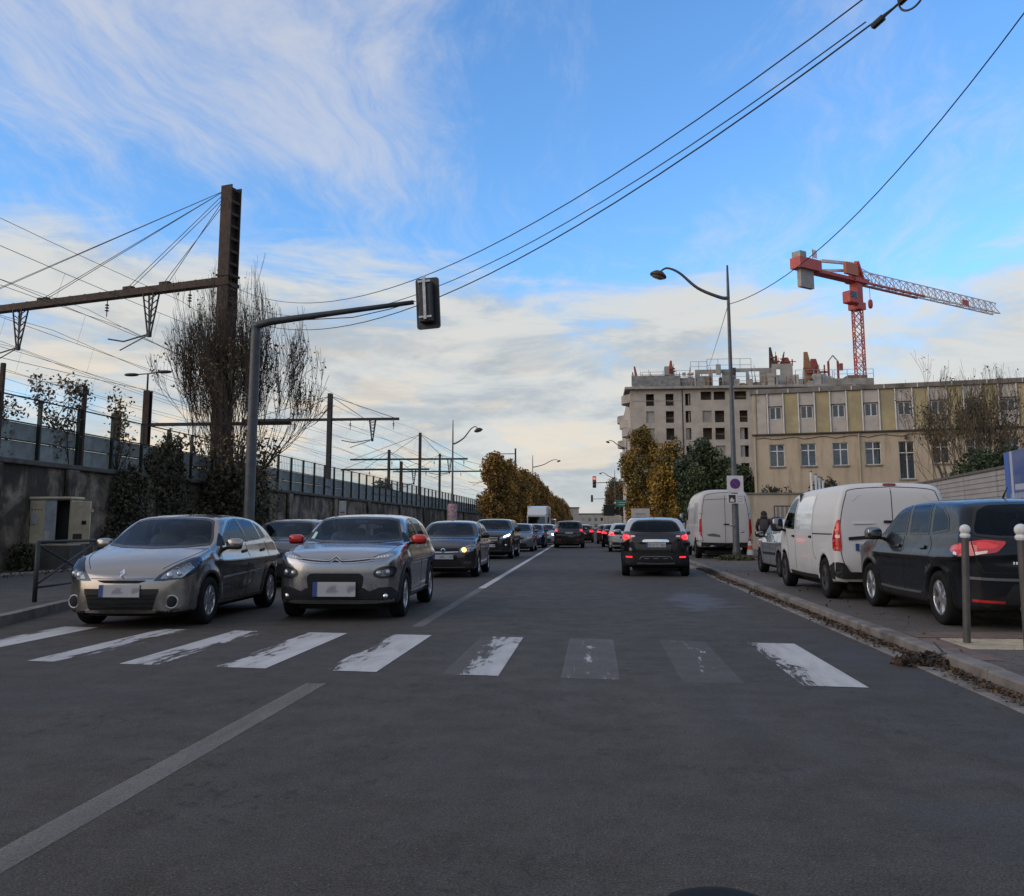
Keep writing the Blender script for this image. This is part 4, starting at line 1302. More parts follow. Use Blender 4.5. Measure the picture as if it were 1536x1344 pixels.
    for sg in (1, -1):
        c.patch('headlight', M_LAMPBED, (-1, -.4 * sg, -.1), [(2.0, .45 * sg, .66), (1.9, .6 * sg, .80), (1.7, .80 * sg, .86), (1.75, .80 * sg, .74), (1.95, .55 * sg, .65)], .02, .005)
    c.cabin(.88, .18, -.9, 1.04, .60, .68, 1.52)
    c.wheels(5, M_RIM, 0)
    return c


def build_citadine():
    """older silver hatchback, seen along its left flank"""
    s = hatch_spec(3.85, 1.66, 1.42, .70, .96, .96, .29, .76, .62, .95, .1, 'hatch', flare=.012)
    P = paint('paint_light_silver', (0.36, 0.38, 0.39), .6, .3)
    c = Car('hatchback', s, P, .035, .06)
    c.window('windscreen', DF, face_pts(mir([(0, 1.35), (.42, 1.335), (.53, 1.29), (.64, 1.03), (.63, .99), (.4, .97), (0, .96)])), .03, seal=.03)
    c.window('side_window', DS, side_pts([(.52, 1.0), (.56, 1.04), (.2, 1.25), (.0, 1.31), (-.2, 1.325), (-.26, 1.0)]), .03, True, seal=.025)
    c.window('side_window', DS, side_pts([(-.30, 1.325), (-.8, 1.315), (-.95, 1.02), (-.36, 1.0)]), .03, True, seal=.025)
    c.window('quarter_window', DS, side_pts([(-.88, 1.31), (-1.1, 1.25), (-1.3, 1.05), (-1.03, 1.02)]), .03, True, seal=.02)
    c.window('rear_window', DR, face_pts(mir([(0, 1.30), (.45, 1.28), (.58, 1.04), (0, 1.02)])), .04, mat=M_GLASS)
    c.body()
    doors(c, .72, -.26, -1.1, .97)
    c.strip('door_moulding', M_BLACK, DS, side_pts([(1.55, .52), (1.3, .53)]), .05, .010, True, smooth=False)
    c.strip('door_moulding', M_BLACK, DS, side_pts([(.68, .52), (.2, .525), (-.9, .53)]), .06, .010, True)
    c.mirror(.55, .90, 1.0, M_BLACK)
    for sg in (1, -1):
        c.patch('headlight', M_LAMPBED, (-1, -.4 * sg, -.1), [(1.8, .42 * sg, .62), (1.8, .5 * sg, .72), (1.6, .74 * sg, .74), (1.65, .74 * sg, .64)], .02, .005)
    c.patch('tail_light', M_RED, DR, face_pts([(.55, .74), (.76, .75), (.76, .94), (.58, .93)]), .03, .005, True)
    c.cabin(.68, .08, -.9, .93, .52, .64, 1.39)
    c.wheels(6, M_RIMD, 2)
    return c


def build_van():
    f, b, w = 2.47, -2.28, .96
    s = dict(x=(b, f), w=1.92, h=1.92, wr=.335, axles=(1.55, -1.58), flare=.012, crown=.03, beltmin=1.0, k1=.11, k2=.10, gap=.05,
             side=[(f - .1, .24), (f - .02, .4), (f, .62), (f - .05, .86), (f - .2, 1.0), (f - .55, 1.12), (1.75, 1.27), (1.30, 1.62), (1.02, 1.79), (.7, 1.86), (0, 1.91), (-1.2, 1.925), (-2.0, 1.91), (b + .13, 1.86), (b + .04, 1.7), (b + .01, 1.3), (b, 1.0), (b, .5), (b + .03, .38), (b + .1, .28), (-1, .24), (0, .23), (1.5, .23)],
             plan=[(f, 0), (f - .03, .4), (f - .12, .68), (f - .3, .85), (f - .7, .94), (1.0, w), (0, w), (-1.5, w), (b + .25, .945), (b + .06, .885), (b + .01, .6), (b, 0)],
             front=[(0, .23), (.7, .23), (.9, .27), (.945, .45), (.96, .7), (.955, .95), (.94, 1.15), (.90, 1.4), (.83, 1.65), (.76, 1.81), (.62, 1.885), (.3, 1.92), (0, 1.925)])
    P = paint('paint_van_white', (0.54, 0.53, 0.515), 0.0, .45, .6, .35)
    c = Car('panel_van', s, P, .03, .06)
    c.window('windscreen', DF, face_pts(mir([(0, 1.76), (.5, 1.74), (.66, 1.66), (.82, 1.26), (.80, 1.2), (.4, 1.17), (0, 1.16)])), .04, seal=.04)
    c.window('side_window', DS, side_pts([(1.52, 1.16), (1.50, 1.24), (1.12, 1.60), (.92, 1.70), (.70, 1.73), (.62, 1.70), (.60, 1.13)]), .04, True, seal=.03)
    c.body()
    film = plain('window_white_reflection', (.62, .64, .66), .12, var=.1, coat=.8)  # white reflection of the side glass painted as an opaque pale panel
    c.patch('reflection_window', film, DS, side_pts([(.46, 1.14), (.46, 1.72), (-.60, 1.73), (-.72, 1.70), (-.72, 1.14)]), .05, .005, True)
    c.strip('panel_gap', M_GAP, DS, side_pts([(1.38, 1.1), (1.20, .85), (1.16, .6), (1.1, .33)]), .010, both=True)
    c.strip('panel_gap', M_GAP, DS, side_pts([(.53, 1.76), (.53, 1.2), (.53, .33)]), .010, both=True, smooth=False)
    c.strip('panel_gap', M_GAP, DS, side_pts([(-.78, 1.76), (-.80, 1.2), (-.86, .75), (-1.05, .62)]), .010, both=True)
    c.strip('slide_rail', M_GAP, DS, side_pts([(-.8, 1.06), (-1.5, 1.06), (-2.1, 1.06)]), .02, .003, both=True)
    c.strip('sill_trim', M_BLACK, DS, side_pts([(1.0, .33), (0, .32), (-1.1, .33)]), .06, .010, True)
    for x in (.68, -.66):
        c.patch('door_handle', M_BLACK, DS, side_pts([(x - .08, .985), (x + .08, .985), (x + .08, 1.02), (x - .08, 1.025)]), .012, .02, True, res=.04)
    # rear doors
    for pts in ([(0, 1.80), (0, 1.2), (0, .46)], [(.74, .48), (.82, .75), (.82, 1.2), (.72, 1.66), (.60, 1.78), (0, 1.82)], [(-.74, .48), (-.82, .75), (-.82, 1.2), (-.72, 1.66), (-.60, 1.78), (0, 1.82)]):
        c.strip('panel_gap', M_GAP, DR, face_pts(pts), .012)
    for sg in (1, -1):
        c.strip('door_pressing', P, DR, face_pts([(sg * .08, 1.28), (sg * .08, 1.70), (sg * .5, 1.69), (sg * .62, 1.60), (sg * .70, 1.28)] if 1 else []), .014, .006, closed=True, smooth=False)
        tl = [(b, .845 * sg, 1.30), (b, .905 * sg, 1.28), (b + .1, .945 * sg, .98), (b + .1, .945 * sg, .80), (b, .85 * sg, .79), (b, .83 * sg, .82)]
        d = (1, -.5 * sg, 0)
        o = c.patch('tail_light', M_RED, d, tl, .03, .010, res=.04)
        c.patch('reversing_lamp', plain('pale_lens', (.75, .68, .66), .15), d, [(b, .86 * sg, 1.0), (b, .93 * sg, 1.0), (b, .93 * sg, 1.05), (b, .86 * sg, 1.05)], .01, .016, parent=o, res=.04)
        c.patch('tail_light_cell', lamp_mat('tail_cell', (.75, .03, .03), .15, (.6, .03, .03)), d, [(b, .87 * sg, 1.1), (b, .92 * sg, 1.1), (b, .90 * sg, 1.24), (b, .87 * sg, 1.24)], .01, .016, parent=o, res=.04)
    c.strip('handle_bar', M_BLACK, DR, face_pts([(.70, .99), (.3, 1.02), (.04, 1.02)]), .05, .02)
    c.strip('door_pull', P, DR, face_pts([(.62, 1.23), (.30, 1.235)]), .02, .02)
    c.strip('door_pull', M_BLACK, DR, face_pts([(.14, 1.26), (-.08, 1.26)]), .04, .03)
    c.plate(DR, .12, .60, .80, .91, M_PLATER)
    c.patch('rear_bumper', M_BLACK, DR, face_pts(mir([(0, .46), (.70, .46), (.78, .60), (.90, .62), (.90, .38), (.8, .35), (0, .34)])), .03, .03)
    c.patch('bumper_corner', M_BLACK, DS, side_pts([(b + .12, .62), (b + .44, .50), (b + .42, .36), (b + .14, .34)]), .03, .012, True)
    c.patch('high_brake_lamp', plain('dark_red_lens', (.16, .01, .01), .2), DR, face_pts(mir([(0, 1.865), (.10, 1.86), (.10, 1.835), (0, 1.835)])), .01, .02, res=.04)
    c.mirror(1.42, 1.09, 1.24, M_BLACK, (.09, .12, .14))
    c.cabin(1.5, .78, 0, 1.15, .80, .75, 1.85, rear=False)
    mb = MB(); mb.box((.36, -.84, .4), (.40, .84, 1.80)); mb.build('bulkhead', M_CABIN, c.root)
    c.wheels(5, M_RIMD, 2, .21)
    return c


def build_bigvan():
    f, b, w = 2.75, -2.75, 1.035
    s = dict(x=(b, f), w=2.07, h=2.50, wr=.35, axles=(1.90, -1.72), flare=.01, crown=.03, beltmin=1.2, k1=.13, k2=.12, gap=.05,
             side=[(f - .1, .28), (f - .02, .45), (f, .7), (f - .06, .95), (f - .3, 1.15), (2.1, 1.25), (1.8, 1.5), (1.45, 1.95), (1.15, 2.25), (.75, 2.40), (0, 2.48), (-1.5, 2.5), (b + .35, 2.48), (b + .12, 2.36), (b + .03, 2.0), (b + .01, 1.4), (b, 1.0), (b, .6), (b + .03, .48), (b + .1, .42), (-1, .36), (0, .34), (1.5, .30)],
             plan=[(f, 0), (f - .03, .4), (f - .12, .7), (f - .35, .9), (f - .8, 1.0), (1.0, w), (0, w), (-1.5, w), (b + .3, 1.01), (b + .05, .95), (b + .01, .6), (b, 0)],
             front=[(0, .34), (.8, .34), (.97, .38), (1.02, .55), (1.035, .8), (1.03, 1.1), (1.02, 1.4), (.97, 1.8), (.90, 2.1), (.80, 2.34), (.62, 2.46), (.3, 2.5), (0, 2.5)])
    P = paint('paint_van_dirty_white', (0.47, 0.45, 0.43), 0.0, .5, .7, .3)
    c = Car('panel_van', s, P, .045, .09)
    c.window('windscreen', DF, face_pts(mir([(0, 2.1), (.5, 2.07), (.7, 1.98), (.88, 1.5), (.85, 1.42), (.4, 1.38), (0, 1.37)])), .04, seal=.05)
    c.window('side_window', DS, side_pts([(1.7, 1.40), (1.65, 1.5), (1.30, 1.92), (1.0, 2.02), (.85, 2.02), (.85, 1.38)]), .04, True, seal=.035)
    c.body()
    c.patch('side_panel', plain('grey_film', (.30, .30, .31), .35, var=.1), DS, side_pts([(-2.2, 1.25), (-2.15, 2.0), (-1.2, 2.02), (-1.2, 1.25)]), .05, .006, True)
    for pts in ([(0, 2.33), (0, 1.4), (0, .58)], [(.83, .60), (.87, .95), (.86, 1.5), (.78, 2.0), (.66, 2.26), (0, 2.36)], [(-.83, .60), (-.87, .95), (-.86, 1.5), (-.78, 2.0), (-.66, 2.26), (0, 2.36)], [(.78, 2.08), (0, 2.12), (-.78, 2.08)]):
        c.strip('panel_gap', M_GAP, DR, face_pts(pts), .016)
    for sg in (1, -1):
        tl = [(b, .885 * sg, 1.42), (b, .965 * sg, 1.40), (b, .995 * sg, .95), (b, .91 * sg, .78), (b, .875 * sg, .80)]
        o = c.patch('tail_light', M_RED, (1, -.5 * sg, 0), tl, .03, .010, res=.06)
        c.patch('hinge', P, DR, face_pts([(.80 * sg, 1.62), (.94 * sg, 1.62), (.94 * sg, 1.66), (.80 * sg, 1.66)]), .01, .03)
        c.patch('hinge', P, DR, face_pts([(.84 * sg, .66), (.96 * sg, .66), (.96 * sg, .70), (.84 * sg, .70)]), .01, .03)
    c.patch('dirt_smear', plain('soot', (.10, .095, .09), .8), DR, face_pts([(.18, .76), (.62, .80), (.70, .86), (.45, .90), (.2, .84)]), .05, .003)
    c.patch('door_lock', M_BLACK, DR, face_pts([(-.14, 1.2), (.06, 1.2), (.06, 1.24), (-.14, 1.24)]), .01, .03)
    c.patch('rear_bumper', M_BLACK, DR, face_pts(mir([(0, .56), (.85, .58), (1.0, .66), (1.0, .46), (0, .43)])), .03, .04)
    c.plate(DR, .35, .85, .44, .54, M_PLATER)
    c.strip('panel_gap', M_GAP, DS, side_pts([(.75, 2.1), (.75, 1.3), (.75, .45)]), .012, both=True, smooth=False)
    c.strip('panel_gap', M_GAP, DS, side_pts([(-.5, 2.1), (-.5, 1.3), (-.5, .45)]), .012, both=True, smooth=False)
    c.mirror(1.55, 1.18, 1.5, M_BLACK, (.10, .12, .2))
    c.wheels(6, M_RIMD, 2, .22)
    return c


def build_mpv():
    """dark people carrier seen from behind"""
    s = hatch_spec(4.5, 1.84, 1.66, .85, 1.12, 1.12, .335, .9, .85, 1.3, .3, 'box', gnd=.22)
    P = paint('paint_black_warm', (0.014, 0.013, 0.013), .3, .28)
    c = Car('people_carrier', s, P, .05, .09)
    c.window('windscreen', DF, face_pts(mir([(0, 1.58), (.48, 1.56), (.6, 1.5), (.74, 1.16), (.4, 1.12), (0, 1.11)])), .03, seal=.03)
    c.window('side_window', DS, side_pts([(.72, 1.17), (.3, 1.48), (.0, 1.55), (-.2, 1.56), (-.25, 1.16)]), .03, True, seal=.025)
    c.window('side_window', DS, side_pts([(-.32, 1.56), (-1.0, 1.56), (-1.1, 1.17), (-.35, 1.16)]), .03, True, seal=.025)
    c.window('quarter_window', DS, side_pts([(-1.1, 1.55), (-1.65, 1.52), (-1.85, 1.2), (-1.2, 1.17)]), .03, True, seal=.025)
    c.window('rear_window', DR, face_pts(mir([(0, 1.56), (.5, 1.54), (.60, 1.45), (.68, 1.16), (0, 1.14)])), .05, seal=.03)
    c.body()
    for sg in (1, -1):
        o = c.patch('tail_light', M_RED, (1, -.35 * sg, 0), [(-2.2, .64 * sg, .98), (-2.2, .66 * sg, 1.16), (-2.1, .82 * sg, 1.18), (-2.1, .86 * sg, .98)], .02, .006, res=.06)
        c.patch('brake_lamp', M_REDON, (1, -.35 * sg, 0), [(-2.2, .72 * sg, 1.02), (-2.2, .72 * sg, 1.10), (-2.1, .83 * sg, 1.11), (-2.1, .83 * sg, 1.02)], .02, .012, res=.06, parent=o)
        c.patch('rear_reflector', M_RED, DR, face_pts([(.45 * sg, .48), (.70 * sg, .49), (.70 * sg, .54), (.45 * sg, .53)]), .015, .008)
    c.plate(DR, -.26, .26, .86, .97, M_PLATER)
    c.strip('bumper_line', plain('dull_metal', (.25, .25, .26), .4, .8), DR, face_pts([(-.75, .80), (0, .78), (.75, .80)]), .03, .010)
    c.strip('bumper_line', plain('dull_metal', (.25, .25, .26), .4, .8), DR, face_pts([(-.6, .30), (0, .285), (.6, .30)]), .04, .010)
    c.mirror(.75, 1.0, 1.15, P)
    c.cabin(.95, .2, -1.0, 1.1, .66, .7, 1.6)
    c.wheels(5, M_RIM, 0)
    return c


def build_generic(col=(0.02, 0.022, 0.026), rear_lit=None, front_lit=False, name='paint_g', W=1.74, H=1.48, L=4.05):
    s = hatch_spec(L, W, H, .74, 1.01, 1.04, .31, .82, .66, 1.06, .13)
    P = paint(name, col, .5, .3)
    c = Car('hatchback', s, P, .05, .09)
    dz = H - 1.48
    c.window('windscreen', DF, face_pts(mir([(0, 1.41 + dz), (.42, 1.395 + dz), (.55, 1.35 + dz), (.68, 1.08), (.4, 1.03), (0, 1.02)])), .03, seal=.03)
    c.window('side_window', DS, side_pts([(.55, 1.08), (.20, 1.32 + dz), (.0, 1.375 + dz), (-.16, 1.385 + dz), (-.24, 1.08)]), .03, True, seal=.025)
    c.window('side_window', DS, side_pts([(-.28, 1.385 + dz), (-.8, 1.385 + dz), (-1.1, 1.28 + dz), (-1.2, 1.10), (-.33, 1.085)]), .03, True, seal=.025)
    c.window('rear_window', DR, face_pts(mir([(0, 1.36 + dz), (.48, 1.34 + dz), (.62, 1.12), (.5, 1.06), (0, 1.05)])), .04, mat=M_GLASSD)
    c.body()
    c.patch('front_grille', M_GAP, DF, face_pts(mir([(0, .72), (.38, .73), (.34, .63), (0, .62)])), .015, .006)
    c.patch('lower_grille', M_GAP, DF, face_pts(mir([(0, .43), (.5, .43), (.55, .29), (0, .28)])), .02, .006)
    c.plate(DF, -.26, .26, .46, .57, M_PLATE)
    for sg in (1, -1):
        o = c.patch('headlight', M_LAMPBED, (-1, -.4 * sg, -.1), [(1.9, .42 * sg, .64), (1.9, .44 * sg, .73), (1.7, .72 * sg, .82), (1.65, .79 * sg, .83), (1.7, .78 * sg, .72), (1.9, .5 * sg, .63)], .02, .005, res=.06)
        t = c.patch('tail_light', M_REDON if rear_lit else M_RED, (1, -.4 * sg, 0), [(-1.95, .52 * sg, .84), (-1.95, .55 * sg, .99), (-1.8, .80 * sg, 1.02), (-1.8, .82 * sg, .84)], .03, .006, res=.06)
    if front_lit: lights_round(c, 'headlight_bowl', 0, .62, .72, .07, M_WHITEON)
    c.plate(DR, -.26, .26, .68, .79, M_PLATER)
    c.patch('lower_bumper', M_BLACK, DR, face_pts(mir([(0, .48), (.6, .5), (.8, .56), (.82, .36), (.7, .27), (0, .25)])), .03, .005)
    c.mirror(.58, .94, 1.07, P)
    c.cabin(.74, .1, -.95, 1.0, .55, .66, 1.44 + dz)
    c.wheels(5, M_RIM, 0)
    return c
# ------------------------------------------------------------------ ground, road, pavements
def structure(o):
    o['kind'] = 'structure'
    return o


def asphalt_mat(name, col, speck=1.0, bump=0.35, stains=(), polish=False, rough=0.82, leafy=False):
    m, t, b = principled(name)
    tc = t.new('ShaderNodeTexCoord'); P = tc.outputs['Object']
    big = t.noise(P, 0.22, 6, 0.6)
    mid = t.noise(P, 2.6, 8, 0.65)
    fine = t.noise(P, 95, 3, 0.7)
    grain = t.noise(P, 26, 5, 0.75)
    streak = t.noise(t.mapping(P, (1.6, .16, 1)), 1.5, 6, .6)
    vor = t.new('ShaderNodeTexVoronoi'); vor.inputs['Scale'].default_value = 70; t.link(P, vor.inputs['Vector'])
    c = t.mix(t.mapr(big, .35, .65), tuple(k * .76 for k in col), tuple(k * 1.22 for k in col))
    c = t.mix(t.mapr(mid, .45, .64, 0, .55), c, tuple(k * .60 for k in col))
    c = t.mix(t.mapr(grain, .47, .60, 0, .55), tuple(k * 1.16 for k in col) if False else c, tuple(k * .52 for k in col))
    c = t.mix(t.mapr(streak, .50, .68, 0, .40 if polish else .15), c, tuple(k * .62 for k in col))
    c = t.mix(t.mapr(streak, .44, .28, 0, .35 if polish else .1), c, tuple(k * 1.35 for k in col))
    pit = t.noise(t.mapping(P, (1, .55, 1)), 13, 4, .65, .4)
    clus = t.mapr(t.noise(P, .55, 4, .6, .3), .46, .62, .12, 1.0, True)
    c = t.mix(t.math('MULTIPLY', t.mapr(pit, .55, .62, 0, .85), clus), c, tuple(k * .26 for k in col))
    c = t.mix(t.mapr(pit, .40, .33, 0, .35), c, tuple(k * 1.5 for k in col))
    st = t.mapr(fine, .42, .58, 0, 1)
    c = t.mix(t.math('MULTIPLY', st, .55 * speck), tuple(k * .55 for k in col), c) if False else t.mix(t.math('MULTIPLY', t.math('SUBTRACT', 1.0, st), .5 * speck), c, tuple(k * .45 for k in col))
    # pale stone chips
    sepc = t.new('ShaderNodeSeparateColor'); t.link(vor.outputs['Color'], sepc.inputs[0])
    chip = t.math('MULTIPLY', t.math('GREATER_THAN', sepc.outputs[0], .86), t.math('LESS_THAN', vor.outputs['Distance'], .32))
    c = t.mix(t.math('MULTIPLY', chip, .40 * speck), c, tuple(min(.5, k * 2.4) for k in col))
    sep = t.new('ShaderNodeSeparateXYZ'); t.link(P, sep.inputs[0])
    wet = None
    for (sx, sy, rx, ry, f, sc) in stains:
        ex = t.math('DIVIDE', t.math('SUBTRACT', sep.outputs[0], sx), rx)
        ey = t.math('DIVIDE', t.math('SUBTRACT', sep.outputs[1], sy), ry)
        q = t.math('SQRT', t.math('ADD', t.math('POWER', ex, 2), t.math('POWER', ey, 2)))
        n = t.noise(P, 1.7, 8, .7, .6)
        q = t.math('ADD', q, t.mapr(n, .25, .75, -.75, .75))
        mk = t.mapr(q, 1.05, .55, 0, f, True)
        c = t.mix(mk, c, sc)
    if polish:
        # wheel tracks: slightly darker, smoother bands along the lanes, broken by noise
        for xc in (-6.75, -5.3, -4.4, -2.95, -.3, .95, 2.3):
            dx = t.math('ABSOLUTE', t.math('SUBTRACT', sep.outputs[0], xc))
            mk = t.math('MULTIPLY', t.mapr(dx, .5, .05, 0, 1, True), t.mapr(mid, .35, .65, .1, .34))
            c = t.mix(mk, c, tuple(k * .66 for k in col))
        # thin cracks
        cv = t.new('ShaderNodeTexVoronoi', feature='DISTANCE_TO_EDGE')
        wn = t.new('ShaderNodeTexNoise'); wn.inputs['Scale'].default_value = 1.3; wn.inputs['Detail'].default_value = 5; t.link(P, wn.inputs['Vector'])
        ws = t.vmath('SCALE', wn.outputs['Color']); ws.inputs['Scale'].default_value = 1.6
        wob = t.vmath('ADD', P, ws.outputs[0]).outputs[0]
        cv.inputs['Scale'].default_value = .22
        t.link(t.mapping(wob, (1, .7, 1)), cv.inputs['Vector'])
        cr = t.math('MULTIPLY', t.mapr(cv.outputs['Distance'], .0042, .001, 0, 1), t.mapr(t.noise(P, .5, 3), .52, .62, 0, .8))
        c = t.mix(cr, c, tuple(k * .3 for k in col))
    gm = t.math('MULTIPLY', t.mapr(fine, .34, .66, .42, 1.62), t.mapr(grain, .34, .66, .66, 1.36))
    mul = t.vmath('SCALE', c); t.link(gm, mul.inputs['Scale']); c = mul.outputs[0]
    if leafy:
        ln = t.noise(P, 5.0, 8, .75, .5)
        c = t.mix(t.mapr(ln, .52, .72, 0, .5, True), c, (.075, .052, .034))
    t.link(c, b.inputs['Base Color'])
    t.link(t.mapr(mid, .3, .7, rough - .1, rough + .1), b.inputs['Roughness'])
    b.inputs['Specular IOR Level'].default_value = .35
    bp = t.new('ShaderNodeBump'); bp.inputs['Strength'].default_value = bump; bp.inputs['Distance'].default_value = .006
    h = t.math('ADD', t.math('MULTIPLY', fine, .6), t.math('MULTIPLY', vor.outputs['Distance'], .5))
    t.link(h, bp.inputs['Height']); t.link(bp.outputs[0], b.inputs['Normal'])
    MATS[name] = m
    return m


def worn_paint(name, wear, col=(.42, .42, .43), edge=0.0, ghost=0.0):
    """road paint: cover broken by wear, more on one edge"""
    m, t, b = principled(name)
    tc = t.new('ShaderNodeTexCoord'); P = tc.outputs['Object']; G = tc.outputs['Generated']
    info = t.new('ShaderNodeObjectInfo')
    off = t.new('ShaderNodeCombineXYZ'); t.link(t.math('MULTIPLY', info.outputs['Random'], 37.0), off.inputs[0])
    Q = t.vmath('ADD', P, off.outputs[0]).outputs[0]
    n = t.noise(t.mapping(Q, (3.0, .55, 1)), 2.0, 9, .72, .5)
    f = t.noise(Q, 60, 4, .7)
    sg = t.new('ShaderNodeSeparateXYZ'); t.link(G, sg.inputs[0])
    e = t.math('MULTIPLY', t.math('ABSOLUTE', t.math('SUBTRACT', sg.outputs[0], .5)), .18)
    v = t.math('ADD', t.math('ADD', n, t.math('MULTIPLY', f, .10)), e)
    if edge: v = t.math('ADD', v, t.mapr(sg.outputs[0], 0.0, 1.0, edge if edge > 0 else 0, 0 if edge > 0 else -edge))
    k = t.mapr(v, 1.02 - wear, 1.09 - wear, 0, 1)
    soft = t.mapr(v, .75 - wear * .6, 1.2 - wear * .6, 0, .5)
    dirt = t.noise(Q, 1.3, 7, .7)
    c = t.mix(t.mapr(dirt, .35, .7, 0, .45), col, tuple(q * .62 for q in col))
    c = t.mix(t.math('MULTIPLY', t.mapr(f, .45, .7, 0, 1), .30), c, tuple(q * .4 for q in col))
    t.link(c, b.inputs['Base Color'])
    b.inputs['Roughness'].default_value = .75
    b.inputs['Specular IOR Level'].default_value = .3
    al = t.math('SUBTRACT', 1.0, t.math('MAXIMUM', k, soft))
    if ghost: al = t.math('MAXIMUM', al, t.math('MULTIPLY', t.mapr(f, .25, .75, 1.25, .45), t.math('MULTIPLY', ghost, t.mapr(n, .3, .8, 1.3, .5))))
    t.link(al, b.inputs['Alpha'])
    MATS[name] = m
    return m


M_ROAD = asphalt_mat('road_asphalt', (.0640, .0525, .0405), polish=True, stains=(
    (1.75, 16.2, .55, 2.3, .75, (.088, .093, .112)), (2.55, 9.6, .35, 1.5, .7, (.044, .041, .039)), (2.85, 8.3, .4, .8, .6, (.044, .041, .039)),
    (-4.2, 6.9, 1.1, .8, .45, (.044, .041, .039)), (1.9, 4.2, .7, .8, .5, (.044, .041, .039)), (.9, 7.0, .25, 1.4, .45, (.052, .049, .046)), (-.6, 5.0, .6, .5, .3, (.052, .049, .046)), (2.6, 5.6, .5, .9, .5, (.044, .041, .039))))
M_PAVE = asphalt_mat('pavement_asphalt', (.115, .096, .080), stains=((4.6, 16, 1.5, 5.0, .5, (.06, .056, .052)),), rough=.9, leafy=True)
M_PAVEL = asphalt_mat('far_pavement_asphalt', (.095, .084, .074), rough=.9, leafy=True)

mb = MB()
mb.add([(-1500, -300, -.03), (1500, -300, -.03), (1500, 2500, -.03), (-1500, 2500, -.03)], [(0, 1, 2, 3)])
structure(mb.build('ground', plain('distant_ground', (.085, .08, .07), .95, var=.3, scale=.05)))
mb = MB()
mb.add([(-8.45, -15, 0), (3.3, -15, 0), (3.3, 520, 0), (-8.45, 520, 0)], [(0, 1, 2, 3)])
road = structure(mb.build('road', M_ROAD))

# zebra crossing: nine bars, each its own piece
M_W1 = worn_paint('paint_fresh', .26, (.50, .48, .455), .20)
M_W6 = worn_paint('paint_fresh_line', .12, (.47, .45, .43))
M_W2 = worn_paint('paint_worn', .33, (.48, .46, .44), -.26)
M_W3 = worn_paint('paint_ghost', .56, (.40, .39, .38), 0, .17)
M_W3B = worn_paint('paint_ghost_flecked', .60, (.50, .48, .46), 0, .08)
M_W4 = worn_paint('paint_faded', .80, (.34, .315, .285), 0, .40)
M_W5 = worn_paint('paint_half', .30, (.47, .455, .44), .34, .10)
for xc, mt in ((1.915, M_W1), (.955, M_W3B), (-.06, M_W3), (-1.10, M_W5), (-2.20, M_W1), (-3.25, M_W1), (-4.22, M_W2), (-5.22, M_W2), (-6.60, M_W1)):
    x0, x1 = xc - .25, xc + .25
    if xc < -5: x0 += .02
    q = lambda x: .10 * (2 - x)
    y0, y1 = 7.68, 10.42
    mb = MB()
    n = 8
    ox = xc; oy = (y0 + y1) / 2 + q(xc)
    a0 = [(x0 - ox, y0 + q(x0) - oy, 0), (x1 - ox, y0 + q(x1) - oy, 0), (x1 - ox, y1 + q(x1) - oy, 0), (x0 - ox, y1 + q(x0) - oy, 0)]
    mb.add(a0, [(0, 1, 2, 3)])
    mb.build('crossing_bar', mt, road, loc=(ox, oy, .004))
for (y0, y1, mt) in ((1.2, 7.45, M_W4), (11.7, 18.9, M_W4), (19.0, 40, M_W6), (40.02, 75, M_W6)):
    cx = lambda y: -2.30 - .012 * max(0, y - 12)
    mb = MB(); ox = cx(y0); oy = y0; h = .085 if y0 < 10 else .075
    mb.add([(cx(y0) - h - ox, 0, 0), (cx(y0) + h - ox, 0, 0), (cx(y1) + h - ox, y1 - oy, 0), (cx(y1) - h - ox, y1 - oy, 0)], [(0, 1, 2, 3)])
    mb.build('centre_line', mt, road, loc=(ox, oy, .0045))

# right pavement with granite kerb stones and a concrete gutter
mb = MB(); mb.box((3.37, -8, -.02), (40, 300, .10)); pave = structure(mb.build('pavement_right', M_PAVE))
kerb = structure(empty('kerb_right', (0, 0, 0)))
M_KERB = plain('kerb_granite', (.155, .135, .118), .85, var=.35, scale=4, bump=.4, grime=(.075, .06, .048))
M_GUT = plain('gutter_concrete', (.165, .15, .132), .9, var=.35, scale=3, bump=.4, grime=(.075, .06, .047))
rng = random.Random(4)
y = -2.0
while y < 48:
    L = rng.uniform(.92, 1.06)
    mb = MB(); dx = rng.uniform(-.008, .008); dz = rng.uniform(-.006, .006)
    mb.box((3.20 + dx, y + .006, -.05), (3.375, y + L - .006, .112 + dz), bev=.016)
    mb.build('kerb_stone', M_KERB, kerb)
    if y < 30:
        mb = MB(); mb.box((2.93 + dx, y + .005, -.05), (3.195 + dx * .5, y + L - .005, .012 + dz * .4), bev=.008); mb.build('gutter_slab', M_GUT, kerb)
    y += L
mb = MB(); mb.box((3.20, y, -.05), (3.375, 300, .112)); mb.build('far_kerb', M_KERB, kerb)
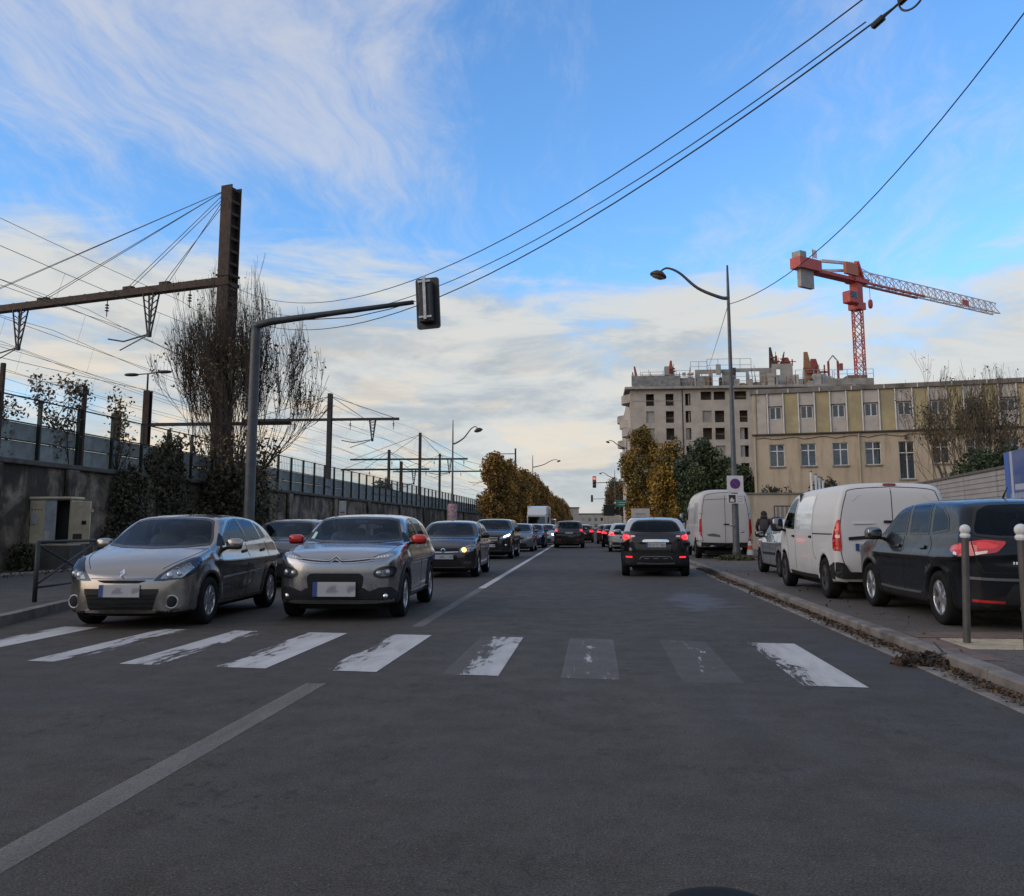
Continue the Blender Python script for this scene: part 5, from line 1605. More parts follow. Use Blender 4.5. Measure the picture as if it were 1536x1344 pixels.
# cream tactile slabs and a brick-red strip by the crossing
M_TACT = plain('tactile_cream', (.36, .30, .20), .85, var=.25, scale=6, bump=.3, grime=(.2, .165, .12))
M_STRIP = plain('worn_red_paving', (.13, .085, .065), .9, var=.35, scale=5, bump=.3, grime=(.08, .06, .05))
for (ix, iy) in ((0, 0), (1, 0), (2, 0), (0, 1), (1, 1), (2, 1), (3, 1), (3, 0)):
    x0 = 3.62 + ix * .415 ; y0 = 9.35 + iy * .415
    mb = MB(); mb.box((x0, y0, .09), (x0 + .405, y0 + .405, .108), bev=.006)
    for a in range(5):
        for b_ in range(5):
            mb.lathe([(.022, .107), (.016, .112), (.001, .1125)], 6, Matrix.Translation((x0 + .04 + a * .08, y0 + .04 + b_ * .08, 0)), False)
    mb.build('tactile_slab', M_TACT, pave)
for (ix, iy) in ((0, 0), (1, 0), (2, 0)):
    x0 = 3.72 + ix * .415 ; y0 = 7.75 + iy * .415
    mb = MB(); mb.box((x0, y0, .09), (x0 + .405, y0 + .405, .108), bev=.006)
    for a in range(5):
        for b_ in range(5):
            mb.lathe([(.022, .107), (.016, .112), (.001, .1125)], 6, Matrix.Translation((x0 + .04 + a * .08, y0 + .04 + b_ * .08, 0)), False)
    mb.build('tactile_slab', M_TACT, pave)
mb = MB(); mb.add([(3.42, 10.25, .1045), (6.0, 10.25, .1045), (6.0, 10.95, .1045), (3.42, 10.75, .1045)], [(0, 1, 2, 3)]); mb.build('paving_strip', M_STRIP, pave)
mb = MB(); mb.add([(3.38, 8.55, .1045), (3.60, 8.55, .1045), (3.60, 10.2, .1045), (3.38, 10.2, .1045)], [(0, 1, 2, 3)]); mb.build('paving_strip', M_STRIP, pave)

# left pavement, kerb bending away at the crossing
line = [(-7.55, -5), (-7.60, 10.6), (-7.75, 11.6), (-8.05, 12.9), (-8.30, 14.0), (-8.32, 20), (-8.4, 300)]
mb = MB()
n = len(line)
top = [(x - .16, y, .12) for x, y in line]
mb.add(top + [(-16, y, .12) for x, y in line], [(i, i + 1, n + i + 1, n + i) for i in range(n - 1)])
structure(mb.build('pavement_left', M_PAVEL))
kl = structure(empty('kerb_left'))
pts = []
for i in range(n - 1):
    a = Vector(line[i]); b_ = Vector(line[i + 1]); k = max(1, int(round((b_ - a).length / 1.0))) if a.y < 30 and b_.y < 60 else 1
    for j in range(k): pts.append(a + (b_ - a) * j / k)
pts.append(Vector(line[-1]))
for a, b_ in zip(pts, pts[1:]):
    if b_.y < 8: continue
    t_ = (b_ - a).normalized(); nn = Vector((-t_.y, t_.x)) * .17; g = t_ * .006
    p = [a + g, b_ - g, b_ - g + nn, a + g + nn]
    mb = MB()
    mb.add([(q.x, q.y, -.03) for q in p] + [(q.x, q.y, .128) for q in p], [(0, 3, 2, 1), (4, 5, 6, 7), (0, 1, 5, 4), (1, 2, 6, 5), (2, 3, 7, 6), (3, 0, 4, 7)])
    mb.build('kerb_stone', M_KERB, kl)
mb = MB(); mb.box((-14.2, 10, .10), (-14.06, 60, .16)); structure(mb.build('edge_kerb', plain('pale_kerb', (.26, .24, .215), .9, var=.3, scale=3)))

# dead leaves along the gutter and kerb
def leaf_litter(name, n, gen, mats, size, parent=None, seed=1, flat=.5):
    rg = random.Random(seed); mb = MB(); mi = []
    for i in range(n):
        x, y, z = gen(rg)
        s = size * rg.uniform(.5, 1.25); a = rg.uniform(0, 2 * PI)
        tx = rg.gauss(0, flat); ty = rg.gauss(0, flat)
        M = Matrix.Translation((x, y, z)) @ Matrix.Rotation(a, 4, 'Z') @ Matrix.Rotation(tx, 4, 'X') @ Matrix.Rotation(ty, 4, 'Y')
        mb.add([(-s, 0, 0), (-s * .2, -s * .55, s * .12), (s, 0, 0), (-s * .2, s * .55, s * .12)], [(0, 1, 2), (0, 2, 3)], M)
        k = rg.randrange(len(mats)); mi += [k, k]
    return mesh_obj(name, mb.v, mb.f, mats, parent, False, mi)


LEAFM = [plain('dead_leaf_%d' % i, c, .8, var=.4, scale=3) for i, c in enumerate(((.060, .036, .022), (.085, .048, .024), (.036, .025, .018), (.10, .060, .028)))]
def g1(r):
    y = 6.3 + 22 * r.random() ** 1.2
    c = .5 + .5 * math.sin(y * 1.9) * math.sin(y * .7 + 1)
    return (3.17 - abs(r.gauss(0, .05 + .07 * c)), y, .016 + r.random() * .02)
tag(leaf_litter('leaf_litter', 4200, g1, LEAFM, .03, seed=3), 'brown dead leaves strewn along the kerb and gutter', 'leaves', kind='stuff')
def g2(r): return (r.uniform(3.4, 6.5), r.uniform(7, 30), .112 + r.random() * .01)
tag(leaf_litter('fallen_leaves', 240, g2, LEAFM, .03, seed=5), 'scattered brown leaves lying on the pavement', 'leaves', kind='stuff')
def g3(r): return (r.uniform(-15.2, -13.2), r.uniform(18, 36), .13 + r.random() * .05)
tag(leaf_litter('drifted_leaves', 1500, g3, LEAFM, .05, seed=6), 'brown leaves drifted against the foot of the railway wall', 'leaves', kind='stuff')
# the sodden clump of leaves and twigs lying across the gutter
cl = thing('leaf_clump', 'dark sodden clump of leaves and twigs lying in the gutter', 'debris', (3.10, 8.95, 0))
def g4(r):
    a = r.uniform(0, 2 * PI); q = math.sqrt(r.random())
    return (.32 * q * math.cos(a), .22 * q * math.sin(a), .02 + .10 * (1 - q) * r.random() + .01)
leaf_litter('leaf_mass', 420, g4, [LEAFM[2], LEAFM[0], plain('rotten_leaf', (.022, .018, .014), .7, var=.3)], .055, cl, 8, .9)
mb = MB()
for k in range(9):
    a = rng.uniform(0, 2 * PI); L = rng.uniform(.12, .3)
    p = Vector((rng.uniform(-.15, .15), rng.uniform(-.1, .1), .05)); d = Vector((math.cos(a), math.sin(a), rng.uniform(0, .5)))
    mb2 = MB(); mb2.tube([p, p + d * L * .5 + Vector((0, 0, .01)), p + d * L], [.012, .010, .006], 6); mb2.build('twig', plain('wet_twig', (.03, .024, .019), .7), cl)

# ------------------------------------------------------------------ railway wall, fence, embankment
WX = -15.3
M_WALL, t, b = principled('stained_render_wall')
tc = t.new('ShaderNodeTexCoord'); P = tc.outputs['Object']
n1 = t.noise(t.mapping(P, (1, .55, .25)), .9, 9, .65, .3)
n2 = t.noise(P, 1.1, 10, .7, .4)
n3 = t.noise(P, 9, 8, .7)
c = t.mix(t.mapr(n2, .42, .60, 0, 1), (.055, .043, .032), (.27, .215, .155))
c = t.mix(t.mapr(n1, .50, .60, 0, .88, True), c, (.022, .018, .014))
c = t.mix(t.mapr(t.noise(t.mapping(P, (1, 1.1, .2), loc=(0, 3, 1)), 1.3, 6, .6), .60, .68, 0, .7, True), c, (.34, .28, .21))
c = t.mix(t.mapr(n3, .4, .7, 0, .5), c, (.03, .027, .022))
sp = t.new('ShaderNodeSeparateXYZ'); t.link(P, sp.inputs[0])
c = t.mix(t.math('MULTIPLY', t.mapr(sp.outputs[2], .9, .1, 0, 1, True), t.mapr(n2, .4, .6, .2, .9)), c, (.018, .024, .012))
t.link(c, b.inputs['Base Color']); b.inputs['Roughness'].default_value = .93
bp = t.new('ShaderNodeBump'); bp.inputs['Strength'].default_value = .9; bp.inputs['Distance'].default_value = .05
t.link(t.math('ADD', t.math('MULTIPLY', n2, .7), t.math('MULTIPLY', n3, .35)), bp.inputs['Height']); t.link(bp.outputs[0], b.inputs['Normal'])

wall = thing('retaining_wall', 'long stained retaining wall carrying the railway fence', 'wall', (WX, 0, 0))
ny, nz = 420, 14
Y0, Y1 = 8.0, 135.0
from mathutils import noise as mnoise
vs = []
for j in range(nz + 1):
    for i in range(ny + 1):
        yy = Y0 + (Y1 - Y0) * (i / ny) ** 1.6; zz = 3.0 * j / nz
        o = .05 * mnoise.noise((yy * .8, zz * 1.1, 0)) + .03 * mnoise.noise((yy * 2.6, zz * 3, 5)) - .03 * zz
        vs.append((o, yy, zz))
fs = [(j * (ny + 1) + i, j * (ny + 1) + i + 1, (j + 1) * (ny + 1) + i + 1, (j + 1) * (ny + 1) + i) for j in range(nz) for i in range(ny)]
b0 = len(vs)
vs += [(-.6, Y0, 0), (-.6, Y1, 0), (-.6, Y0, 3), (-.6, Y1, 3)]
fs.append((b0 + 1, b0, b0 + 2, b0 + 3))
mesh_obj('wall_face', vs, [q[::-1] for q in fs], M_WALL, wall, True)
M_COPE = plain('coping_concrete', (.075, .068, .058), .9, var=.4, scale=2, bump=.4, grime=(.025, .022, .018))
mb = MB(); mb.box((-.62, Y0, 2.94), (.05, Y1, 3.08), bev=.02); mb.build('coping', M_COPE, wall)
for yy in (21.4, 24.9, 29.6, 31.2, 36, 44, 52, 60, 70, 80, 92, 105):
    mb = MB(); mb.box((-.02, yy, 0), (.10, yy + .55, 2.92), bev=.02); mb.build('pilaster', M_WALL, wall)

mb = MB(); mb.box((-70, 5, 0), (WX - .65, 140, 2.9)); structure(mb.build('rail_embankment', plain('ballast', (.09, .08, .07), .95, var=.4, scale=3, bump=.5)))

fence = thing('railway_fence', 'grey concrete panel fence with dark green posts and rails on the railway wall', 'fence', (WX - .25, 0, 3.08))
M_FP = plain('fence_panel_concrete', (.185, .205, .195), .88, var=.3, scale=2.2, bump=.3, grime=(.10, .105, .10))
M_POST = plain('green_black_steel', (.016, .024, .021), .55, .3, var=.3, scale=8)
M_RUSTP = plain('rusty_post', (.045, .028, .02), .8, .2, var=.4, scale=6, bump=.3)
y = 12.2; k = 0
bay = 1.92
pan = MB().box((-.03, .03, 0), (.03, bay - .03, .475), bev=.012).build('panel', M_FP, fence).data
bpy.data.objects.remove(bpy.data.objects['panel'])
post = MB().box((-.035, -.035, -.35), (.075, .035, 1.72), bev=.006).build('post', M_POST, fence).data
bpy.data.objects.remove(bpy.data.objects['post'])
tall = MB().box((-.05, -.05, -.1), (.06, .05, 2.45), bev=.01).build('post', M_RUSTP, fence).data
bpy.data.objects.remove(bpy.data.objects['post'])
while y < 128:
    for z in (.02, .515):
        inst('panel', pan, fence, (random.Random(k).uniform(-.008, .008), y, z), (0, 0, R(random.Random(k + 9).uniform(-.4, .4))))
    inst('post', post, fence, (.07, y, 0))
    if k in (5, 7, 3): inst('tall_post', tall, fence, (.16, y + .1, 0))
    y += bay; k += 1
for z in (.50, .995, 1.68):
    mb = MB(); mb.box((.035, 12.2, z), (.075, y, z + .035)); mb.build('rail', M_POST, fence)
mb = MB()
yy = 36.0
while yy < y:
    mb.box((.05, yy, 1.03), (.062, yy + .012, 1.68)); yy += .24
o = mb.build('fence_bars', M_POST, fence); o['kind'] = 'stuff'
# ------------------------------------------------------------------ buildings
def facade(name, mat, parent, L, z0, z1, holes, depth=.22, thick=.35, back=True):
    """wall in the local x-z plane (front towards -y) with real openings and reveals"""
    xs = sorted({0.0, L, *[h[0] for h in holes], *[h[1] for h in holes]})
    zs = sorted({z0, z1, *[h[2] for h in holes], *[h[3] for h in holes]})
    mb = MB()
    for i in range(len(xs) - 1):
        for j in range(len(zs) - 1):
            cx = (xs[i] + xs[i + 1]) / 2; cz = (zs[j] + zs[j + 1]) / 2
            if any(h[0] < cx < h[1] and h[2] < cz < h[3] for h in holes): continue
            mb.add([(xs[i], 0, zs[j]), (xs[i + 1], 0, zs[j]), (xs[i + 1], 0, zs[j + 1]), (xs[i], 0, zs[j + 1])], [(0, 1, 2, 3)])
    for (a, b_, c, d) in holes:
        mb.add([(a, 0, c), (b_, 0, c), (b_, 0, d), (a, 0, d), (a, depth, c), (b_, depth, c), (b_, depth, d), (a, depth, d)],
               [(0, 4, 5, 1), (1, 5, 6, 2), (2, 6, 7, 3), (3, 7, 4, 0)])
    if back:
        mb.add([(0, 0, z0), (0, thick, z0), (0, thick, z1), (0, 0, z1), (L, 0, z0), (L, thick, z0), (L, thick, z1), (L, 0, z1)], [(0, 3, 2, 1), (4, 5, 6, 7), (3, 7, 6, 2)])
    return mb.build(name, mat, parent)


# --- the two-storey block with mustard panels
P0 = Vector((11.75, 68.0)); P1 = Vector((31.5, 63.2))
ang = math.atan2(P1.y - P0.y, P1.x - P0.x); LB = (P1 - P0).length + 6
blk = thing('office_block', 'cream low block with mustard and grey window panels on its top storey', 'building', (P0.x, P0.y, .1), ang)
M_CREAM, t, b = principled('cream_render')
tc = t.new('ShaderNodeTexCoord'); P = tc.outputs['Object']
nA = t.noise(P, .7, 8, .65, .3); nS = t.noise(t.mapping(P, (1.6, 1.6, .16)), 1.6, 7, .65); nF = t.noise(P, 7, 6, .7)
c = t.mix(t.mapr(nA, .36, .64), (.45, .365, .26), (.38, .305, .21))
c = t.mix(t.mapr(nS, .50, .66, 0, .62, True), c, (.235, .185, .13))
c = t.mix(t.mapr(nS, .44, .34, 0, .35, True), c, (.47, .40, .31))
c = t.mix(t.mapr(nF, .52, .70, 0, .30), c, (.24, .19, .135))
t.link(c, b.inputs['Base Color']); b.inputs['Roughness'].default_value = .92
M_MUST = plain('mustard_panel', (.37, .30, .16), .75, var=.2, scale=.8, grime=(.27, .22, .13))
M_GREYP = plain('grey_panel', (.42, .37, .32), .8, var=.15, scale=1.2, grime=(.20, .18, .165))
M_FIN = plain('white_fin', (.55, .53, .49), .7, var=.15, scale=2)
M_DARKTRIM = plain('dark_cornice', (.055, .045, .036), .85, var=.3, scale=2)
M_PARA = plain('roof_edge', (.17, .155, .135), .85, var=.3, scale=1.5, grime=(.07, .06, .05))
M_WFRAME = plain('white_window_frame', (.55, .54, .52), .6, var=.15)
M_PANE = glass('house_pane', (.45, .47, .48), 1.5, .02, .05)
M_CURT = plain('net_curtain', (.55, .55, .52), .9, var=.2, scale=4)
M_DARKROOM = plain('dark_interior', (.035, .032, .03), .95, var=.2)
zC, zR = 7.85, 10.95
bays = []
s0 = 1.68; nb = 12; pitch = 2.19
lower = []; 
for i in range(nb):
    c = s0 + i * pitch
    bays.append(c)
    w = .52
    if i == 4: lower.append((c - .50, c + .50, 4.5, 7.15))
    else: lower.append((c - w, c + w, 5.55, 7.18))
small = [(c - .45, c + .45, 2.2, 3.3) for c in bays[4:5]] + [(c - .45, c + .45, 1.2, 2.9) for c in bays[:4]]
facade('wall', M_CREAM, blk, LB, 0, zC, lower + small, .2)
mb = MB(); mb.box((-.02, .36, 0), (LB, 12, zR)); mb.build('rear_block', M_CREAM, blk)
mb = MB(); mb.box((-.06, -.18, zC), (LB + .05, .34, zC + .12), bev=.02); mb.build('cornice', M_DARKTRIM, blk)
mb = MB(); mb.box((-.1, -.16, zR), (LB + .05, 12.05, zR + .34), bev=.02); mb.build('parapet', M_PARA, blk)
for i in range(0, 16):
    mb = MB(); mb.box((.4 + i * 2.19, -.2, zR + .02), (.47 + i * 2.19, -.165, zR + .31)); mb.build('parapet_clip', M_FIN, blk)
mb = MB(); mb.add([(0, .10, zC + .12), (LB, .10, zC + .12), (LB, .10, zR), (0, .10, zR)], [(0, 1, 2, 3)]); mb.build('upper_wall', M_CREAM, blk)
mb = MB(); mb.box((0.02, -.02, zC + .12), (.30, .098, zR)); mb.build('corner_panel', M_CREAM, blk)
mb = MB(); mb.box((.34, .02, zC + .14), (1.02, .098, zR - .02)); mb.build('grey_infill', M_GREYP, blk)
fin = MB().box((-.05, -.10, zC + .12), (.05, .10, zR), bev=.01).build('fin', M_FIN, blk).data
bpy.data.objects.remove(bpy.data.objects['fin'])
def window_unit(parent, x0, x1, z0, z1, y, bars_v=1, bars_h=(), curtain=.55):
    mb = MB(); fw = .05
    mb.box((x0, y - .02, z0), (x1, y + .04, z0 + fw)); mb.box((x0, y - .02, z1 - fw), (x1, y + .04, z1))
    mb.box((x0, y - .02, z0 + fw), (x0 + fw, y + .04, z1 - fw)); mb.box((x1 - fw, y - .02, z0 + fw), (x1, y + .04, z1 - fw))
    for k in range(bars_v):
        xc = x0 + (x1 - x0) * (k + 1) / (bars_v + 1); mb.box((xc - .04, y - .025, z0 + fw), (xc + .04, y + .035, z1 - fw))
    for f in bars_h:
        zc = z0 + (z1 - z0) * f; mb.box((x0 + fw, y - .022, zc - .035), (x1 - fw, y + .03, zc + .035))
    o = mb.build('window', M_WFRAME, parent)
    mb = MB(); mb.add([(x0, y + .01, z0), (x1, y + .01, z0), (x1, y + .01, z1), (x0, y + .01, z1)], [(0, 1, 2, 3)]); mb.build('pane', M_PANE, o)
    if curtain:
        zt = z0 + (z1 - z0) * curtain
        mb = MB(); mb.add([(x0 + .06, y + .06, z0), (x1 - .06, y + .06, z0), (x1 - .06, y + .06, zt), (x0 + .06, y + .06, zt)], [(0, 1, 2, 3)]); mb.build('curtain', M_CURT, o)
    return o
rr = random.Random(9)
for i, c in enumerate(bays):
    inst('fin', fin, blk, (c - .56, 0, 0)); inst('fin', fin, blk, (c + .56, 0, 0))
    mb = MB(); mb.box((c - .50, .02, 10.02), (c + .50, .098, zR - .01), bev=.008); mb.build('grey_infill', M_GREYP, blk)
    mb = MB(); mb.box((c - .50, .02, zC + .13), (c + .50, .098, 9.02), bev=.008); mb.build('grey_infill', M_GREYP, blk)
    mb = MB(); mb.box((c - .50, -.04, 9.96), (c + .50, .098, 10.02)); mb.build('lintel', M_DARKTRIM, blk)
    window_unit(blk, c - .42, c + .42, 9.03, 9.95, .05, 1, (), 0 if i % 3 else .8)
    mb = MB(); mb.box((c + .62, .01, zC + .13), (c + pitch - .62, .098, zR - .005), bev=.01); mb.build('mustard_panel', M_MUST, blk)
for i, h in enumerate(lower):
    window_unit(blk, h[0], h[1], h[2], h[3], .14, 1, (.70,), (.62, .45, .66, .5)[i % 4])
    mb = MB(); mb.box((h[0] - .06, -.07, h[2] - .12), (h[1] + .06, .10, h[2] - .005)); mb.build('sill', M_PARA, blk)
for h in small:
    window_unit(blk, h[0], h[1], h[2], h[3], .14, 1, (), 0)
for xx in (.15, 7.35, 12.0):
    mb = MB(); mb.tube([(xx, -.09, 0), (xx, -.09, zC - .05)], .05, 8); mb.build('downpipe', M_CREAM, blk)
mb = MB(); mb.tube([(0.3 + k * .55, -.035, 7.62 + .06 * math.sin(k * 1.7) - .05 * (k % 4 == 2)) for k in range(26)], .022, 5); mb.build('facade_cable', M_DARKTRIM, blk)
mb = MB(); mb.tube([(17.6, 5, zR + .3), (17.6, 5, zR + 1.1)], .12, 8); mb.build('vent_pipe', M_PARA, blk)
mb = MB(); mb.box((bays[4] - .1, -.28, 7.5), (bays[4] + .1, -.02, 7.56)); mb.lathe([(.04, 7.25), (.11, 7.3), (.09, 7.5)], 10, Matrix.Translation((bays[4], -.22, 0))); mb.build('wall_lamp', M_DARKTRIM, blk)

# --- the concrete apartment building under construction
CB = thing('construction_building', 'unfinished concrete apartment building with empty window openings below a red crane', 'building', (6.05, 150, 0))
M_CONC = plain('raw_concrete', (.40, .345, .285), .92, var=.2, scale=.5, bump=.2, grime=(.31, .265, .22))
M_CONC2 = plain('formed_concrete', (.31, .285, .25), .92, var=.25, scale=.6, grime=(.15, .14, .13))
M_RAIL0 = plain('safety_bar_timber', (.3, .2, .11), .8, var=.2)
M_INS = plain('shell_interior', (.20, .16, .13), .95, var=.3, scale=.5)
def px2s(px, Y=150.0): return (px - 893) / 1350 * Y - 6.05
holes = []
rows = [(21.2, 23.2), (18.35, 20.3), (15.5, 17.45), (12.6, 14.5), (9.7, 11.6), (6.8, 8.7), (3.6, 5.6)]
cols = [(971, 983), (1000, 1012), (1029, 1037), (1054, 1067.5), (1072, 1086), (1108, 1120)]
for ri, (za, zb) in enumerate(rows):
    for ci, (xa, xb) in enumerate(cols):
        if ri == 0 and ci >= 3: continue
        holes.append((px2s(xa), px2s(xb), za, zb))
for (xa, xb) in ((1052, 1068), (1071, 1088), (1101, 1119), (1128, 1147), (1167, 1174), (1193, 1212), (1221, 1239)):
    holes.append((px2s(xa), px2s(xb), 22.1, 23.5))
LC = px2s(1245)
facade('front_wall', M_CONC, CB, LC, 0, 23.9, holes, .45, .5)
# floor slabs and cross walls seen inside the openings
for k, z in enumerate((2.9, 5.9, 8.9, 11.8, 14.75, 17.65, 20.5)):
    mb = MB(); mb.box((.3, .5, z), (LC - .2, 1.99, z + .25)); mb.build('floor_slab', M_CONC2, CB)
for x in (0.3, 5.0, 9.6, 13.4, 17, 19.4, 24, 28.5):
    mb = MB(); mb.box((x, .51, 0), (x + .2, 1.98, 23.88)); mb.build('cross_wall', M_CONC2, CB)
mb = MB(); mb.box((.1, 2.0, 0), (LC, 2.2, 23.88)); mb.build('inner_wall', M_INS, CB)
ri_ = random.Random(77)
for (xa, xb, za, zb) in holes:
    k = ri_.random()
    if k < .30:
        mb = MB(); mb.box((xa, .30, za), (xa + (xb - xa) * (1.0 if k < .16 else .55), .42, zb)); mb.build('block_infill', M_CONC2, CB)
    elif k < .6:
        z = za + (zb - za) * ri_.uniform(.3, .5); mb = MB(); mb.box((xa, .40, z), (xb, .44, z + .07)); mb.build('safety_bar', M_RAIL0, CB)
mb = MB(); mb.box((0.0, .5, 0), (.3, 46, 23.9)); mb.build('street_wall', M_CONC, CB)
for k, z in enumerate((9.4, 15.5, 21.6)):
    pass
mb = MB(); mb.box((-.9, -.9, 23.92), (LC + .2, 14.4, 24.35), bev=.05); mb.build('roof_slab', M_CONC2, CB)
mb = MB(); mb.box((px2s(1024) , -.06, 0), (px2s(1025.6), .02, 23.9)); mb.build('downpipe', M_DARKTRIM, CB)
for z in (20.55,):
    mb = MB(); mb.box((px2s(950), -.05, z + 1.5 - .04), (px2s(1025), .0, z + 1.5 + .04)); mb.build('string_course', M_CONC2, CB)
# curved balconies on the street side
for (yy, z) in ((1.0, 22.0), (1.0, 16.4), (14.0, 19.2), (14.0, 13.4), (14, 10.2), (1.0, 10.6), (30, 17.0), (30, 22)):
    mb = MB(); n = 10
    arc = [(-1.35 * math.sin(PI * k / n), yy + 6.0 * k / n) for k in range(n + 1)]
    po = [(x, y_) for x, y_ in arc]
    mb.prism(po + [(0.0, yy)][:0], 'z', z, z + .2)
    o = mb.build('balcony', M_CONC2, CB)
    mb = MB()
    for (a, b_) in zip(arc, arc[1:]):
        mb.add([(a[0], a[1], z + .2), (b_[0], b_[1], z + .2), (b_[0], b_[1], z + 1.4), (a[0], a[1], z + 1.4), (a[0] * .88, a[1], z + .2), (b_[0] * .88, b_[1], z + .2), (b_[0] * .88, b_[1], z + 1.4), (a[0] * .88, a[1], z + 1.4)], [(0, 3, 2, 1), (4, 5, 6, 7), (3, 7, 6, 2)])
    mb.build('balustrade', M_CONC2, o)
# the half-built top level: wall pieces, guard rails, formwork
def top_wall(x0, x1, z1, y=1.2, holes=()):
    s0, s1 = px2s(x0), px2s(x1)
    o = facade('upper_wall', M_CONC2, CB, s1 - s0, 24.36, z1, [(px2s(a) - s0, px2s(b_) - s0, c, d) for a, b_, c, d in holes], .3, .35)
    o.location = (s0, y, 0)
top_wall(967, 1022, 26.4, 1.5, [(972, 984, 25.3, 26.0), (989, 996, 25.0, 26.1), (1004, 1013, 25.3, 26.0)])
top_wall(1022, 1046, 26.2, 2.0)
top_wall(1046, 1098, 27.4, 1.2, [(1053, 1066, 24.5, 26.7), (1072, 1086, 24.6, 26.8)])
top_wall(1098, 1160, 27.6, 1.6, [(1107, 1122, 25.0, 27.0), (1126, 1142, 25.2, 27.1)])
top_wall(1160, 1190, 28.2, 1.2, [(1166, 1172, 26.3, 27.3)])
top_wall(1190, 1243, 25.9, 3.0, [])
M_RAIL = plain('guard_rail_grey', (.32, .33, .33), .6, .3, var=.2)
M_REDF = plain('red_formwork', (.24, .05, .034), .6, var=.3, scale=2, grime=(.2, .05, .03))
M_ORNG = plain('rust_orange_sheet', (.26, .13, .06), .8, var=.3, scale=1)
def rail(xa, xb, y, z, hgt=1.1, gap=2.0, panel=False):
    mb = MB(); a, b_ = px2s(xa), px2s(xb); n = max(1, int((b_ - a) / gap))
    for k in range(n + 1):
        x = a + (b_ - a) * k / n; mb.box((x - .04, y - .04, z), (x + .04, y + .04, z + hgt))
    for f in (.5, 1.0): mb.box((a, y - .03, z + hgt * f - .03), (b_, y + .03, z + hgt * f + .03))
    o = mb.build('guard_rail', M_RAIL, CB)
    if panel:
        mb = MB(); mb.box((a, y - .05, z + .03), (b_, y - .035, z + hgt * .9)); mb.build('mesh_panel', plain('site_mesh', (.20, .195, .185), .85, var=.4, scale=1.5), o)
rail(950, 1022, -.7, 24.36, 2.0, 1.4, True)
rail(1022, 1100, -.7, 24.36, 1.6, 1.6)
rail(1100, 1190, -.7, 24.36, 1.5, 2.2)
rail(1190, 1243, -.7, 24.36, 2.4, 1.3)
rail(1000, 1040, 4, 26.4, 1.4, 2.0); rail(1041, 1066, 3, 27.4, 1.7, 1.2); rail(1066, 1132, 3, 27.4, 2.1, 1.8)
rail(968, 1000, 4, 26.4, 1.2, 2.0)
rb = random.Random(41)
for k in range(46):
    px = rb.uniform(955, 1240); z = 24.37 if rb.random() < .7 else 26.4
    if z > 25 and px > 1100: z = 24.37
    w = rb.uniform(.25, 1.2); h_ = rb.uniform(.3, 1.9)
    mb = MB(); mb.box((px2s(px), rb.uniform(-.4, .6), z), (px2s(px) + w, rb.uniform(.65, 1.0), z + h_)); mb.build('site_material', rb.choice((M_CONC, M_CONC2, M_CONC2, M_RAIL, M_DARKTRIM, M_GREYP, M_RAIL0)), CB)
for k in range(30):
    px = rb.uniform(955, 1240); mb = MB(); x = px2s(px); mb.tube([(x, .2, 24.37), (x + rb.uniform(-.3, .3), .2, 24.37 + rb.uniform(1.5, 3.6))], .05, 4); mb.build('prop', rb.choice((M_RAIL, M_REDF, M_DARKTRIM)), CB)
for (xa, xb, za, zb, mt) in ((1048, 1058, 24.4, 26.0, M_CONC2), (1150, 1160, 24.4, 26.4, M_CONC)):
    mb = MB(); mb.box((px2s(xa), -.5, za), (px2s(xb), -.3, zb)); mb.build('formwork_board', mt, CB)
def formwork(px, z, h_, w, lean=.12, mt=None):
    x = px2s(px)
    mb = MB(); mb.add([(x - w, 2.2, z), (x + w, 2.2, z), (x + w * .35 + lean, 2.6, z + h_), (x - w * .25 + lean, 2.6, z + h_), (x - w, 3.0, z), (x + w, 3.0, z), (x + w * .35 + lean, 2.9, z + h_), (x - w * .25 + lean, 2.9, z + h_)],
                      [(0, 1, 2, 3), (5, 4, 7, 6), (4, 0, 3, 7), (1, 5, 6, 2), (3, 2, 6, 7)])
    o = mb.build('formwork', mt or M_REDF, CB)
    mb = MB(); mb.box((x - w * 1.1, 2.0, z + h_ * .45), (x + w * 1.5, 2.18, z + h_ * .52)); mb.box((x + w * .9, 2.0, z + .05), (x + w * 1.05, 2.18, z + h_ * .75)); mb.build('formwork_prop', M_REDF, o)
formwork(961, 24.4, 4.0, .4, -.6); formwork(957, 24.4, 3.0, .25, -.5, M_DARKTRIM); formwork(1010, 26.4, 2.9, .5); formwork(1013, 26.4, 1.9, .35, 0, M_CONC2); formwork(1163, 27.7, 3.6, .5, -.3, M_DARKTRIM); formwork(1168, 27.7, 2.2, .4, .1); formwork(1181, 27.9, 1.6, 1.2, .2); formwork(1176, 27.9, 2.6, .2, .6, M_DARKTRIM)
formwork(1217, 24.6, 5.8, 1.0, -.5, M_ORNG); formwork(1226, 24.6, 4.6, 1.4, -.3)
for px in (1249, 1263):
    mb = MB(); mb.box((px2s(px) - .16, 4, 24.4), (px2s(px) + .16, 4.3, 29.0)); mb.build('red_mast', M_REDF, CB)
mb = MB(); mb.bar((px2s(1249), 4.1, 29.0), (px2s(1256), 4.1, 30.0), .18); mb.bar((px2s(1256), 4.1, 30.0), (px2s(1263), 4.1, 29.0), .18); mb.build('red_mast_head', M_RAIL, CB)
mb = MB(); mb.box((px2s(1265), 3.9, 27.4), (px2s(1270), 4.2, 28.6)); mb.build('red_cage', M_REDF, CB)
